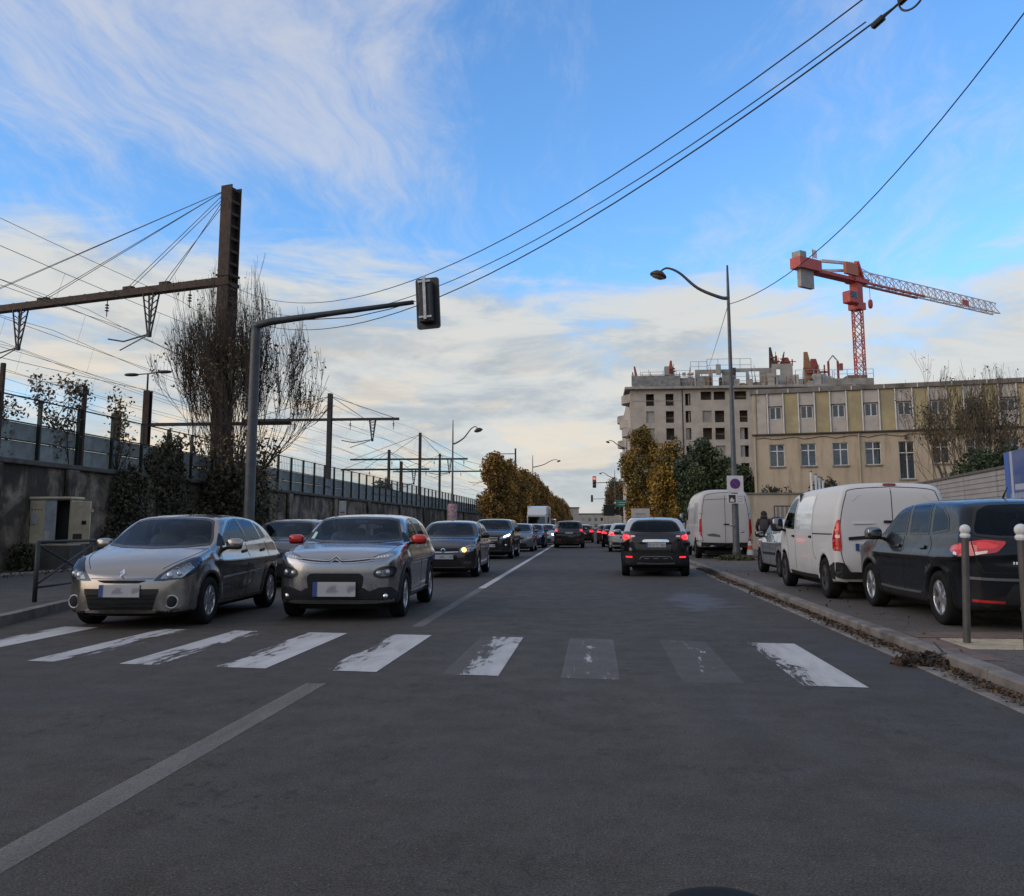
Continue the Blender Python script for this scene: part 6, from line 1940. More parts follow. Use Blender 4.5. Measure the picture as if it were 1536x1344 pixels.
# stair core block at the right end under the crane
mb = MB(); mb.box((px2s(1244), -.6, 0), (px2s(1302), 12, 25.3)); mb.build('core_block', M_CONC2, CB)
for (xa, xb) in ((1249, 1271), (1276, 1299)):
    mb = MB(); mb.box((px2s(xa), -.66, 23.55), (px2s(xb), -.61, 24.3)); mb.build('slot_opening', M_INS, CB)
rail(1246, 1302, -.5, 25.3, 1.5, 2.0)
mb = MB(); mb.box((px2s(1268), .5, 25.32), (px2s(1296), 3.5, 26.0)); mb.build('timber_stack', plain('timber', (.2, .13, .08), .9, var=.3), CB)

# --- tower crane
CRX, CRY = 47.9, 165.0
crane = thing('tower_crane', 'red and white tower crane standing over the unfinished building', 'crane', (CRX, CRY, 0))
M_CRED = plain('crane_red', (.42, .055, .04), .5, var=.2, scale=1)
M_CWHITE = plain('crane_white', (.62, .55, .53), .55, var=.2, scale=1)
M_CGREY = plain('crane_ballast', (.30, .28, .26), .85, var=.2, scale=1)
def lattice(mb, a, b_, w, seg, th, up=Vector((0, 0, 1)), tri=False):
    a = Vector(a); b_ = Vector(b_); t_ = (b_ - a).normalized(); s = t_.cross(up if abs(t_.dot(up)) < .9 else Vector((1, 0, 0))).normalized(); u = s.cross(t_)
    cs = [(-1, 0), (1, 0), (0, 3.1)] if tri else [(-1, -1), (1, -1), (1, 1), (-1, 1)]
    L = (b_ - a).length; n = max(1, int(L / seg)); m = len(cs)
    pt = lambda k, c: a + t_ * (L * k / n) + s * (c[0] * w / 2) + u * (c[1] * w / 2)
    for c in cs: mb.bar(pt(0, c), pt(n, c), th * 1.5)
    for k in range(n):
        for i in range(m):
            c0, c1 = cs[i], cs[(i + 1) % m]
            mb.bar(pt(k, c0), pt(k + 1, c1), th); 
            if not tri or i: mb.bar(pt(k, c1), pt(k + 1, c0), th)
            if k % 2 == 0: mb.bar(pt(k, c0), pt(k, c1), th)
ZJ = 45.6
mb = MB(); lattice(mb, (0, 0, 0), (0, 0, ZJ - 5.2), 1.55, 1.9, .10); mb.build('mast', M_CRED, crane)
jd = Vector((.785, .619, 0)).normalized()
sd_ = Vector((-jd.y, jd.x, 0))
mb = MB(); lattice(mb, jd * 2 + Vector((0, 0, ZJ)), jd * 47 + Vector((0, 0, ZJ + .1)), 1.5, 2.2, .11, tri=True); mb.build('jib', M_CWHITE, crane)
mb = MB(); mb.bar(jd * 2 + Vector((0, 0, ZJ - .05)) + sd_ * .78, jd * 20 + Vector((0, 0, ZJ - .05)) + sd_ * .78, .35); mb.bar(jd * 2 + Vector((0, 0, ZJ - .05)) - sd_ * .78, jd * 20 + Vector((0, 0, ZJ - .05)) - sd_ * .78, .35); mb.build('jib_chord', M_CRED, crane)
Mj = Matrix(((jd.x, sd_.x, 0, 0), (jd.y, sd_.y, 0, 0), (0, 0, 1, 0), (0, 0, 0, 1)))
mb = MB(); mb.box((-1.1, -1.1, ZJ - 5.3), (1.1, 1.1, ZJ - 4.0), Mj); mb.box((-.8, -.8, ZJ - 4.0), (.8, .8, ZJ - .2), Mj); mb.box((-1.6, -1.2, ZJ - .3), (2.4, 1.2, ZJ + .5), Mj); mb.build('slewing_ring', M_CRED, crane)
mb = MB(); lattice(mb, Vector((0, 0, ZJ + .4)) + jd * .6, Vector((0, 0, ZJ + 3.4)) + jd * -.8, 1.6, 1.4, .25); mb.build('apex_frame', M_CRED, crane)
mb = MB(); mb.bar(Vector((0, 0, ZJ + 3.3)) - jd * .8, Vector((0, 0, ZJ + 1.4)) + jd * 9, .12); mb.bar(Vector((0, 0, ZJ + 3.3)) - jd * .8, Vector((0, 0, ZJ + 2.4)) - jd * 9.5, .5); mb.bar(Vector((0, 0, ZJ + 2.0)) - jd * .8, Vector((0, 0, ZJ + .6)) - jd * 9.5, .45); mb.build('counter_jib_tie', M_CWHITE, crane)
mb = MB(); mb.box((-11.5, -1.0, ZJ - .2), (-.8, 1.0, ZJ + .35), Mj); mb.build('counter_jib', M_CRED, crane)
mb = MB(); mb.box((-16.5, -1.1, ZJ + .0), (-10.8, 1.1, ZJ + 1.9), Mj); mb.build('counter_jib_end', M_CRED, crane)
mb = MB(); mb.box((-15.6, -.4, ZJ - 3.2), (-12.2, .4, ZJ - .02), Mj); mb.build('counterweight', M_CGREY, crane)
mb = MB(); mb.box((-16.2, -.9, ZJ + 1.95), (-14.6, .9, ZJ + 3.0), Mj); mb.build('winch', M_CGREY, crane)
mb = MB(); mb.box((-4.6, -1.5, ZJ + .6), (-1.2, -.9, ZJ + 2.7), Mj); mb.build('machinery_box', plain('crane_orange', (.42, .11, .04), .5), crane)
mb = MB(); mb.box((-3.9, -1.6, ZJ - 4.6), (-1.35, .2, ZJ - 2.4), Mj, .15); cab = mb.build('cab', M_CRED, crane)
mb = MB(); mb.box((-3.95, -1.66, ZJ - 3.6), (-2.0, -1.61, ZJ - 2.6), Mj); mb.build('cab_window', M_PANE, cab)
mb = MB(); mb.tube([jd * 4 + Vector((0, 0, ZJ - .1)), jd * 4 + Vector((0, 0, ZJ - 3))], .05, 4); mb.blob(tuple(jd * 4 + Vector((0, 0, ZJ - 3.6))), (.45, .45, .9), (.8, .8), 8, 6); mb.build('hook_block', M_CRED, crane)
mb = MB(); mb.box((33.0, -.9, ZJ + .1), (35.2, -.8, ZJ + 1.2), Mj); mb.build('jib_plate', M_CRED, crane)
mb = MB(); mb.bar(-jd * 11.8 + Vector((0, 0, ZJ + 1.9)), -jd * 11.8 + Vector((0, 0, ZJ + 4.2)), .1); mb.build('flag_pole', M_CGREY, crane)
mb = MB(); mb.box((-11.7, -.02, ZJ + 2.6), (-10.6, .02, ZJ + 4.1), Mj); mb.build('flag', M_CWHITE, crane)

# --- far buildings closing the street
rf = random.Random(12)
for i, (px, Y, h_, w_, col, nm) in enumerate(((852, 420, 7, 26, (.30, .28, .25), 'pale flat-roofed far building closing the street on its left'), (880, 470, 6.5, 20, (.33, .29, .23), 'cream far building closing the street on its right'), (812, 380, 9, 16, (.28, .25, .22), 'grey far block behind the amber street trees'))):
    X = (px - 893) / 1350 * Y
    fb = thing('far_building', nm, 'building', (X, Y, 0))
    hs = []
    for r_ in range(int(h_ // 3)):
        k = 0; x = 1.2
        while x < w_ - 1.5: hs.append((x, x + 1.2, 1 + r_ * 2.9, 2.5 + r_ * 2.9)); x += 2.8
    facade('wall', plain('far_render_%d' % i, col, .9, var=.15, scale=.3), fb, w_, 0, h_, hs, .3, .4)
    for q in hs:
        mb = MB(); mb.box((q[0], .28, q[2]), (q[1], .33, q[3])); mb.build('window', M_PANE, fb)
    mb = MB(); mb.box((-.2, -.3, h_), (w_ + .2, 10, h_ + .4)); mb.build('roof', M_DARKTRIM, fb)
# ------------------------------------------------------------------ trees and plants
M_BARK = plain('bark_brown', (.045, .034, .026), .95, var=.35, scale=5, bump=.5)
M_BARKG = plain('bark_grey', (.085, .072, .058), .95, var=.35, scale=5, bump=.5)
def leaf_set(prefix, cols): return [plain('%s_%d' % (prefix, i), c, .7, var=.35, scale=.9) for i, c in enumerate(cols)]
L_AMBER = leaf_set('amber_leaf', ((.24, .125, .018), (.31, .165, .022), (.15, .085, .017), (.10, .066, .016)))
L_GOLD = leaf_set('gold_leaf', ((.36, .205, .02), (.26, .15, .02), (.15, .10, .02), (.09, .075, .02)))
L_BROWN = leaf_set('brown_leaf', ((.13, .078, .028), (.095, .06, .026), (.16, .095, .03), (.07, .058, .024)))
L_GREEN = leaf_set('green_leaf', ((.045, .070, .028), (.032, .055, .024), (.062, .085, .030), (.026, .04, .02)))
L_OLIVE = leaf_set('olive_leaf', ((.050, .052, .022), (.070, .060, .024), (.034, .036, .018), (.09, .068, .028)))
L_DARK = leaf_set('ivy_leaf', ((.030, .036, .017), (.045, .042, .019), (.075, .052, .02), (.020, .024, .014)))


def add_leaf(V, F, MI, p, s, rg, k, up=.3):
    a = rg.uniform(0, 2 * PI); tlt = rg.uniform(-1.2, 1.2)
    u = Vector((math.cos(a) * math.cos(tlt), math.sin(a) * math.cos(tlt), math.sin(tlt)))
    w = Vector((rg.gauss(0, 1), rg.gauss(0, 1), rg.gauss(0, 1) + up)); w = (w - u * w.dot(u))
    if w.length < 1e-3: w = Vector((0, 0, 1))
    w.normalize(); n = u.cross(w)
    b = len(V)
    V += [p - u * s, p + w * s * .55 + n * s * .15, p + u * s, p - w * s * .55 + n * s * .15]
    F += [(b, b + 1, b + 2, b + 3)]; MI.append(k)


def branch(mb, p, d, L, r, depth, rg, tips, spread=.5, upb=.25, kids=3, nseg=3, sides=None, tmin=.004):
    pts = [p]; rr = [r]; q = p; dd = d.copy()
    for k in range(nseg):
        dd = (dd + Vector((rg.gauss(0, .10), rg.gauss(0, .10), rg.gauss(0, .06) + upb * .12))).normalized()
        q = q + dd * (L / nseg); pts.append(q); rr.append(max(tmin, r * (1 - .45 * (k + 1) / nseg)))
    mb.tube(pts, rr, sides or (8 if depth >= 4 else 5 if depth >= 2 else 3), caps=False)
    if depth <= 0:
        tips.append((q, dd)); return
    n = kids if isinstance(kids, int) else rg.randint(*kids)
    for k in range(n):
        f = rg.uniform(.45, 1.0) if k else 1.0
        i = min(nseg - 1, int(f * nseg)); base = pts[i] + (pts[i + 1] - pts[i]) * (f * nseg - i if f < 1 else 1)
        side = Vector((rg.gauss(0, 1), rg.gauss(0, 1), rg.gauss(0, .5))); side = (side - dd * side.dot(dd)).normalized()
        nd = (dd + side * spread * rg.uniform(.5, 1.3) + Vector((0, 0, upb))).normalized()
        branch(mb, base, nd, L * rg.uniform(.62, .85), rr[i + 1] * rg.uniform(.55, .75), depth - 1, rg, tips, spread, upb, kids, nseg, sides, tmin)
    if depth <= 2: tips.append((q, dd))


def dense_crown(rg, H, rx, zb, n, size, mats, lumps=26, point=1.0):
    """leaves in lumpy clusters through an egg-shaped crown"""
    V, F, MI = [], [], []
    cl = []
    zc = (H + zb) / 2; hz = (H - zb) / 2
    for i in range(lumps):
        a = rg.uniform(0, 2 * PI); z = rg.uniform(-.95, .97)
        rad = rx * math.sqrt(max(.02, 1 - abs(z) ** 2.4)) * (1 - .25 * point * max(0, z))
        q = rg.uniform(.35, .92)
        cl.append((Vector((math.cos(a) * rad * q, math.sin(a) * rad * q, zc + z * hz * .93)), rx * rg.uniform(.28, .46), rg.randrange(len(mats))))
    for i in range(n):
        c, r, k = cl[rg.randrange(lumps)]
        d = Vector((rg.gauss(0, 1), rg.gauss(0, 1), rg.gauss(0, 1.25))).normalized() * r * rg.random() ** .45
        d.z *= 1.35
        kk = k if rg.random() < .6 else rg.randrange(len(mats))
        add_leaf(V, F, MI, c + d, size * rg.uniform(.6, 1.25), rg, kk)
    return V, F, MI


def dense_tree_mesh(seed, H, rx, zb, n, size, mats, bark, lumps=26):
    rg = random.Random(seed)
    mb = MB(); tips = []
    mb.tube([(0, 0, -.1), (.03, 0, zb * .7), (0, .03, zb + (H - zb) * .5), (0, 0, H * .93)], [rx * .09 + .06, rx * .07 + .05, rx * .04 + .03, .02], 8)
    for k in range(14):
        a = rg.uniform(0, 2 * PI); z = rg.uniform(zb * .8, H * .75)
        branch(mb, Vector((0, 0, z)), Vector((math.cos(a) * .8, math.sin(a) * .8, .75)).normalized(), rx * rg.uniform(.5, .8), .05, 2, rg, tips, .5, .3, 2)
    V, F, MI = dense_crown(rg, H, rx, zb, n, size, mats, lumps)
    return (mb.v, mb.f), (V, F, MI)


def make_tree(name, meshes, mats, bark, loc, rz, label, group=None, sc=(1, 1, 1)):
    (tv, tf), (V, F, MI) = meshes
    t = thing(name, label, 'tree', loc, rz, group)
    mesh_obj('trunk', tv, tf, bark, t, True)
    mesh_obj('crown', V, F, mats, t, False, MI)
    t.scale = sc
    return t


protoA = [dense_tree_mesh(11 + k, 8.2, 1.85, .7, 12000, .15, L_AMBER, M_BARK, 48) for k in range(3)]
firsts = []
ORD = ('first', 'second', 'third', 'fourth', 'fifth', 'sixth', 'seventh', 'eighth', 'ninth', 'tenth', 'eleventh', 'twelfth', 'thirteenth')
LT = [(-9.7, 89.0), (-9.9, 100.5), (-9.8, 112), (-9.9, 124), (-9.8, 136), (-10, 149), (-9.9, 163), (-10, 180), (-10, 200), (-10, 224), (-10.2, 252), (-10.4, 290), (-10.6, 335)]
for i, (x, y) in enumerate(LT):
    rg = random.Random(i)
    lab = ORD[i] + ' amber street tree counted from where the railway fence ends' if i else 'foremost amber street tree where the railway fence ends'
    s = (rg.uniform(.92, 1.1), rg.uniform(.92, 1.1), rg.uniform(.93, 1.1) * (1.08 if i > 2 else 1.0))
    if i < 3:
        t = make_tree('street_tree', protoA[i], L_AMBER, M_BARK, (x, y, .1), rg.uniform(0, 6), lab, 'amber trees along the left pavement', s)
        firsts.append(t)
    else:
        t = copy_tree(firsts[i % 3]); t.location = (x, y, .1); t.rotation_euler = (0, 0, rg.uniform(0, 6)); t.scale = s
        t['label'] = lab
a = make_tree('street_tree', dense_tree_mesh(31, 10.9, 2.15, 1.0, 19000, .15, L_GOLD, M_BARK, 60), L_GOLD, M_BARK, (4.75, 91.5, .1), .4, 'taller golden brown tree in front of the unfinished building')
a = make_tree('street_tree', dense_tree_mesh(32, 9.4, 2.1, 1.0, 17000, .15, L_GOLD, M_BARK, 54), L_GOLD, M_BARK, (7.1, 87, .1), 1.4, 'shorter golden tree between its taller twin and the dark green trees')
g1_ = dense_tree_mesh(33, 8.4, 2.5, .6, 13000, .16, L_GREEN, M_BARK, 30)
a = make_tree('green_tree', g1_, L_GREEN, M_BARK, (9.3, 81, .1), .4, 'dark green tree behind the high white van')
a = make_tree('green_tree', dense_tree_mesh(34, 7.6, 2.2, .5, 11000, .16, L_GREEN, M_BARK, 26), L_GREEN, M_BARK, (12.1, 80, .1), 2.0, 'dark green tree beside the corner of the cream block')
bm_ = dense_tree_mesh(35, 13.5, 3.3, 2, 7500, .22, L_BROWN, M_BARK, 30)
fb_ = make_tree('street_tree', bm_, L_BROWN, M_BARK, (5.1, 222, .1), 0, 'first rusty brown tree past the unfinished building', 'brown trees past the unfinished building')
for k_, (x, y, r_) in enumerate(((5.4, 246, 1.3), (5.6, 275, 2.9), (6, 310, 4))):
    c = copy_tree(fb_); c['label'] = ORD[k_ + 1] + ' rusty brown tree past the unfinished building'; c.location = (x, y, .1); c.rotation_euler = (0, 0, r_)

# the bare tree in front of the railway wall
def fan_tree(name, label, loc, H, W, seed, stems, depth, leafmats, nleaf, lsize, bark, kids=(2, 3), leafz=(.0, 1.0), base_leaf=0, upb=.22, spread=.42, lean=.55, shear=0.0):
    rg = random.Random(seed); t = thing(name, label, 'tree', loc)
    mb = MB(); tips = []
    mb.tube([(0, 0, -.1), (.02, 0, .5), (0, .02, 1.3)], [.26, .20, .17], 10)
    for k in range(stems):
        a = 2 * PI * k / stems + rg.uniform(-.3, .3); o = rg.uniform(.15, 1.0)
        d = Vector((math.cos(a) * o * lean, math.sin(a) * o * lean, 1)).normalized()
        branch(mb, Vector((.08 * math.cos(a), .08 * math.sin(a), rg.uniform(.5, 1.3))), d, H * rg.uniform(.26, .34), rg.uniform(.06, .11), depth, rg, tips, spread, upb, kids, 3, None, .013)
    zs = sorted(v[2] for v in mb.v); k = H / zs[int(len(zs) * .996)]
    xs = sorted(math.hypot(v[0], v[1]) for v in mb.v); kw = (W / 2) / xs[int(len(xs) * .975)]
    mb.v = [(x * (1.38 - .58 * min(1, z * k / H)), y * (1.38 - .58 * min(1, z * k / H)), z) for x, y, z in mb.v]
    mb.v = [(x * (kw if z > .6 else 1 + (kw - 1) * max(0, z) / .6), y * (kw if z > .6 else 1 + (kw - 1) * max(0, z) / .6), z * k) for x, y, z in mb.v]
    mb.v = [(x + shear * max(0, z - 1), y, z) for x, y, z in mb.v]
    mesh_obj('trunk', mb.v, mb.f, bark, t, True)
    V, F, MI = [], [], []
    for i in range(nleaf):
        p, d = tips[rg.randrange(len(tips))]
        q_ = 1.38 - .58 * min(1, p.z * k / H); p = Vector((p.x * kw * q_, p.y * kw * q_, p.z * k)); p.x += shear * max(0, p.z - 1)
        if not (leafz[0] * H <= p.z <= leafz[1] * H) and rg.random() < .8: continue
        add_leaf(V, F, MI, p + Vector((rg.gauss(0, .09), rg.gauss(0, .09), rg.gauss(0, .12))), lsize * rg.uniform(.6, 1.3), rg, rg.randrange(len(leafmats)))
    for i in range(base_leaf):
        z = H * .40 * rg.random() ** 1.3; a = rg.uniform(0, 2 * PI); q = rg.random() ** .5 * (W * .30 + .5 * mnoise.noise((a, z, 1)))
        add_leaf(V, F, MI, Vector((q * math.cos(a), q * math.sin(a), z + .2)), lsize * 1.3 * rg.uniform(.6, 1.3), rg, rg.randrange(len(leafmats)))
    if F: mesh_obj('crown', V, F, leafmats, t, False, MI)
    return t
fan_tree('bare_tree', 'nearly bare tree with fine upright twigs in front of the rusty gantry', (-14.75, 35.2, .1), 11.5, 7.2, 5, 22, 5, leaf_set('last_leaf', ((.11, .062, .02), (.075, .046, .018), (.15, .095, .025), (.085, .075, .025))), 4200, .07, M_BARK, (2, 4), (0, .75), 3400, .30, .46, 1.0, -.075)
fan_tree('bare_tree', 'pale leafless bush tree in front of the cream block', (20.9, 52, .1), 9.9, 7.4, 8, 22, 5, L_OLIVE, 3800, .075, plain('pale_twig', (.12, .09, .055), .95, var=.3, scale=4), (2, 3), (0, .8), 900, .26, .46, 1.0)

def bush(name, label, loc, rx, ry, H, n, size, mats, seed, cat='bush', stems=7):
    rg = random.Random(seed); t = thing(name, label, cat, loc)
    mb = MB()
    for k in range(stems):
        a = rg.uniform(0, 2 * PI); q = rg.random() ** .5 * .6
        b0 = Vector((rx * q * math.cos(a) * .5, ry * q * math.sin(a) * .5, -.05)); e = Vector((rx * q * math.cos(a), ry * q * math.sin(a), H * rg.uniform(.6, .95)))
        mb.tube([b0, (b0 + e) / 2 + Vector((rg.gauss(0, .06), rg.gauss(0, .06), 0)), e], [.03, .02, .008], 5)
    mb.build('stems', M_BARK, t, True)
    V, F, MI = [], [], []
    for i in range(n):
        a = rg.uniform(0, 2 * PI); z = rg.random() ** .8; q = (rg.random() ** .5) * math.sqrt(max(0, 1 - (z * .92) ** 3))
        q *= .8 + .45 * mnoise.noise((math.cos(a) * 1.5, math.sin(a) * 1.5, z * 3 + seed))
        hh = H * (.88 + .25 * mnoise.noise((math.cos(a) * 2, math.sin(a) * 2, seed)))
        add_leaf(V, F, MI, Vector((rx * q * math.cos(a), ry * q * math.sin(a), max(.02, z * hh))), size * rg.uniform(.6, 1.3), rg, rg.randrange(len(mats)))
    mesh_obj('foliage', V, F, mats, t, False, MI)
    return t
bush('evergreen_bush', 'dark green bush at the foot of the pale leafless tree', (21.5, 50.5, .1), 4.2, 1.6, 5.6, 7000, .13, L_GREEN, 3)
bush('evergreen_bush', 'rounded green bush under the cream block beside white poles', (12.6, 51, .1), 1.5, 1.2, 4.1, 3200, .11, L_OLIVE, 4)
bush('evergreen_bush', 'low olive bush between the high van and the white poles', (10.2, 53, .1), 1.7, 1.2, 3.6, 3000, .11, L_OLIVE, 6)
bush('evergreen_bush', 'dark bush at the foot of the tree by the railway wall', (-14.3, 34.2, .1), 1.7, 1.4, 3.6, 5200, .10, L_DARK, 7)
bush('ivy_mass', 'dark ivy hanging over the railway wall beside the cabinet', (-15.1, 28.2, .1), .40, 1.5, 3.4, 2600, .075, L_DARK, 9, 'ivy')
bush('ivy_mass', 'taller dark ivy climbing to the fence rail left of the bare tree', (-15.1, 30.9, .1), .42, 1.9, 4.6, 3600, .08, L_DARK, 21, 'ivy')
bush('ivy_mass', 'low dark scrub at the wall foot left of the bare tree', (-14.7, 32.6, .1), .8, 1.6, 1.9, 2600, .08, L_DARK, 22, 'ivy')
bush('ivy_mass', 'dark ivy on the railway wall behind the bare tree', (-15.1, 38.5, .1), .5, 3.4, 4.4, 4500, .09, L_DARK, 10, 'ivy')
bush('weed_tuft', 'weedy tuft at the foot of the open cabinet', (-14.9, 22.6, .12), .45, .35, .75, 700, .06, L_DARK, 12, 'weeds')
bush('grass_tuft', 'tuft of grass round the foot of the street lamp', (4.95, 33.0, .1), .85, .6, .2, 1500, .05, leaf_set('grass', ((.06, .065, .022), (.045, .05, .02))), 13, 'grass')
# climbing plants reaching over the fence
def climber(label, loc, pts, seed, n=700, mats=None):
    rg = random.Random(seed); t = thing('climbing_plant', label, 'plant', loc)
    mb = MB(); P_ = [Vector(p) for p in pts]
    tips = []
    for k in range(6):
        off = Vector((rg.gauss(0, .1), rg.gauss(0, .25), 0)); path = [P_[0] + off * .3]
        for q in P_[1:]: path.append(q + Vector((rg.gauss(0, .12), rg.gauss(0, .28), rg.gauss(0, .12))))
        sm = catmull([tuple(p) for p in path], False, 5)
        mb.tube(sm, [max(.006, .022 * (1 - i / len(sm))) for i in range(len(sm))], 4); tips += [Vector(s) for s in sm[3:]]
    mb.build('stems', M_BARK, t, True)
    V, F, MI = [], [], []
    for i in range(n):
        p = tips[rg.randrange(len(tips))]
        add_leaf(V, F, MI, p + Vector((rg.gauss(0, .12), rg.gauss(0, .16), rg.gauss(0, .14))), .06 * rg.uniform(.5, 1.4), rg, rg.randrange(4))
    mesh_obj('foliage', V, F, mats or L_OLIVE, t, False, MI)
CLB = leaf_set('climber_leaf', ((.085, .065, .03), (.10, .07, .032), (.065, .065, .03), (.13, .08, .032)))
climber('brown creeper arching over the fence beside the thick rusty post', (-15.6, 25.6, 2.9), [(0, 0, 0), (0, -.3, 1.2), (.05, -.1, 1.9), (.05, .3, 2.35), (.1, -.5, 2.5)], 3, 620, CLB)
climber('leafy creeper standing up behind the fence panels', (-15.6, 24.6, 2.9), [(0, 0, 0), (0, .2, .9), (0, -.4, 1.7), (0, -.7, 2.45)], 4, 420, CLB)
climber('low spreading creeper on the fence top nearest the road crossing', (-15.6, 22.2, 2.9), [(0, 0, 0), (0, .3, .8), (0, -.3, 1.4), (0, .6, 1.55)], 5, 380, CLB)
climber('creeper wound round the fence post by the ivy', (-15.5, 28.0, 2.9), [(0, 0, 0), (.05, .1, 1.0), (0, 0, 1.8), (0, -.1, 2.5)], 6, 520, CLB)
climber('thin green creeper along the fence rail by the ivy', (-15.5, 30.4, 2.9), [(0, 0, 0), (0, -.5, .8), (0, .6, 1.2), (0, 1.4, 1.5)], 7, 450, L_OLIVE)
bush('embankment_shrub', 'small shrub on the railway beyond the second gantry', (-19, 80, 2.9), 1.6, 1.6, 2.6, 1500, .12, L_OLIVE, 17)
# ------------------------------------------------------------------ railway gantries and wires
M_RUST = plain('rusty_steel', (.040, .026, .019), .75, .3, var=.45, scale=3.5, bump=.4, grime=(.075, .040, .024))
M_DSTEEL = plain('dark_steel', (.028, .027, .027), .6, .4, var=.3, scale=4)
M_WIRE = plain('wire_black', (.012, .012, .014), .6, var=.1)
M_INSUL = plain('insulator_brown', (.035, .02, .016), .35, var=.2)


def hpost(mb, x, y, z0, z1, w, d):
    """rolled H section standing upright"""
    t_ = w * .12
    mb.box((x - w / 2, y - d / 2, z0), (x + w / 2, y - d / 2 + t_, z1)); mb.box((x - w / 2, y + d / 2 - t_, z0), (x + w / 2, y + d / 2, z1))
    mb.box((x - t_ / 2, y - d / 2 + t_, z0), (x + t_ / 2, y + d / 2 - t_, z1))


def hanger(t, p, drop, w=.32):
    """V-shaped lattice dropper bracket under a gantry beam"""
    mb = MB(); x, y, z = p
    for sx in (-1, 1):
        for sy in (-1, 1):
            mb.bar((x + sx * w, y + sy * w * .6, z), (x + sx * .06, y + sy * .06, z - drop), .06)
    for k in range(1, 6):
        f = k / 6; a = w * (1 - f) + .06 * f; f2 = (k - 1) / 6; a2 = w * (1 - f2) + .06 * f2
        mb.bar((x - a2, y - .1, z - drop * f2), (x + a, y - .1, z - drop * f), .04)
        mb.bar((x + a2, y + .1, z - drop * f2), (x - a, y + .1, z - drop * f), .04)
    mb.box((x - .09, y - .09, z - drop - .25), (x + .09, y + .09, z - drop))
    mb.build('dropper_bracket', M_DSTEEL, t)
    mb = MB(); mb.tube([(x, y, z - drop - .1), (x - 1.6, y, z - drop - .35), (x - 2.6, y, z - drop - .15)], .04, 5); mb.tube([(x - .2, y, z - drop - .2), (x - 1.9, y + .1, z - drop - .75)], .03, 5)
    mb.build('registration_arm', M_DSTEEL, t)


def insul(t, p, n=3, drop=.9):
    mb = MB(); x, y, z = p
    mb.tube([(x, y, z), (x, y, z - drop)], .025, 5)
    for k in range(n): mb.lathe([(.03, 0), (.10, .03), (.10, .06), (.03, .10)], 8, Matrix.Translation((x, y, z - drop * .4 - k * .14)))
    mb.build('insulator', M_INSUL, t)


G1 = (-17.0, 39.6)
gd = Vector((-.957, .29, 0))
g = thing('rail_gantry', 'tall rusty steel rail gantry with a stayed arm behind the bare tree', 'gantry', (G1[0], G1[1], 2.9), math.atan2(gd.y, gd.x) - PI)
# local +x points away from the tracks, arm runs along -x
mb = MB(); w_ = .62
mb.box((-w_ / 2, -.36, -.1), (w_ / 2, -.30, 14.35)); mb.box((-w_ / 2, .30, -.1), (w_ / 2, .36, 14.35)); mb.box((-.05, -.30, -.1), (.05, .30, 14.35))
for k in range(24): mb.box((w_ / 2 - .06, -.30, .3 + k * .6), (w_ / 2 - .02, .30, .42 + k * .6))
mb.build('column', M_RUST, g)
mb = MB(); mb.box((-w_ / 2 - .05, -.42, 9.5), (w_ / 2 + .05, .42, 9.65)); mb.box((-w_ / 2 - .05, -.42, 9.95), (w_ / 2 + .05, .42, 10.05)); mb.build('collar', M_RUST, g)
mb = MB(); ZB = 9.78
for sy in (-.18, .18):
    mb.bar((-.3, sy, ZB), (-26, sy, ZB), .09, .34)
for k in range(26): mb.box((-.8 - k, -.2, ZB + .10), (-.7 - k, .2, ZB + .2)); 
mb.build('arm', M_RUST, g)
for x in (-3.6, -3.9, -5.9, -6.2, -11.6, -12.0, -19, -19.4):
    mb = MB(); mb.tube([(-.3, .1 if int(x * 10) % 2 else -.1, 14.2 - .25 * (x > -5) - .12 * (x > -8)), (x, 0, ZB + .25)], .016, 5); mb.build('stay', M_DSTEEL, g)
    mb = MB(); mb.box((x - .12, -.14, ZB + .17), (x + .12, .14, ZB + .34)); mb.build('stay_clamp', M_RUST, g)
for x in (-4.6, -13.4, -21): hanger(g, (x, 0, ZB - .15), 1.9)
for x in (-2.2, -7.4, -15.5): insul(g, (x, 0, ZB - .15))


def tgantry(label, x, y, top, zb, left, right, wid=.36, two=False):
    t = thing('rail_gantry', label, 'gantry', (x, y, 2.9))
    mb = MB(); hpost(mb, 0, 0, -.1, top - 2.9, wid, wid * 1.1); mb.build('column', M_DSTEEL, t)
    mb = MB(); mb.bar((-left, 0, zb - 2.9), (right, 0, zb - 2.9), .16, .22); mb.build('arm', M_DSTEEL, t)
    for (xe, s) in ((-left * .95, 1), (right * .95, 1), (right * .5, 1), (-left * .5, 1)):
        mb = MB(); mb.tube([(0, 0, top - 3.1), (xe, 0, zb - 2.85)], .025, 4); mb.build('stay', M_DSTEEL, t)
    hanger(t, (right * .62, 0, zb - 3.0), 1.5, .25)
    for xe in (right * .30, right * .92, -left * .4): insul(t, (xe, 0, zb - 3.0), 2, .8)
    return t
tgantry('dark steel rail gantry with two stayed arms behind the signal mast', -22, 73, 12.35, 10.15, 7.5, 5.9)
tgantry('slender dark rail gantry with two stayed arms near the left street lamp', -22, 112.2, 13.1, 9.75, 9, 6.1, .32)
tgantry('distant rail gantry beyond the slender one', -25, 108, 10.6, 8.2, 6, 5, .30)
tgantry('far rail gantry with low cross arm behind the fence', -26, 150, 13.5, 10.5, 8, 12, .34)
def mastpost(label, x, y, top, arm=None):
    t = thing('rail_mast', label, 'mast', (x, y, 2.9)); mb = MB(); hpost(mb, 0, 0, -.1, top - 2.9, .28, .3); mb.build('column', M_RUST, t)
    if arm: mb = MB(); mb.bar((0, 0, arm[1] - 2.9), (arm[0], 0, arm[1] - 2.9), .12, .14); mb.build('arm', M_DSTEEL, t)
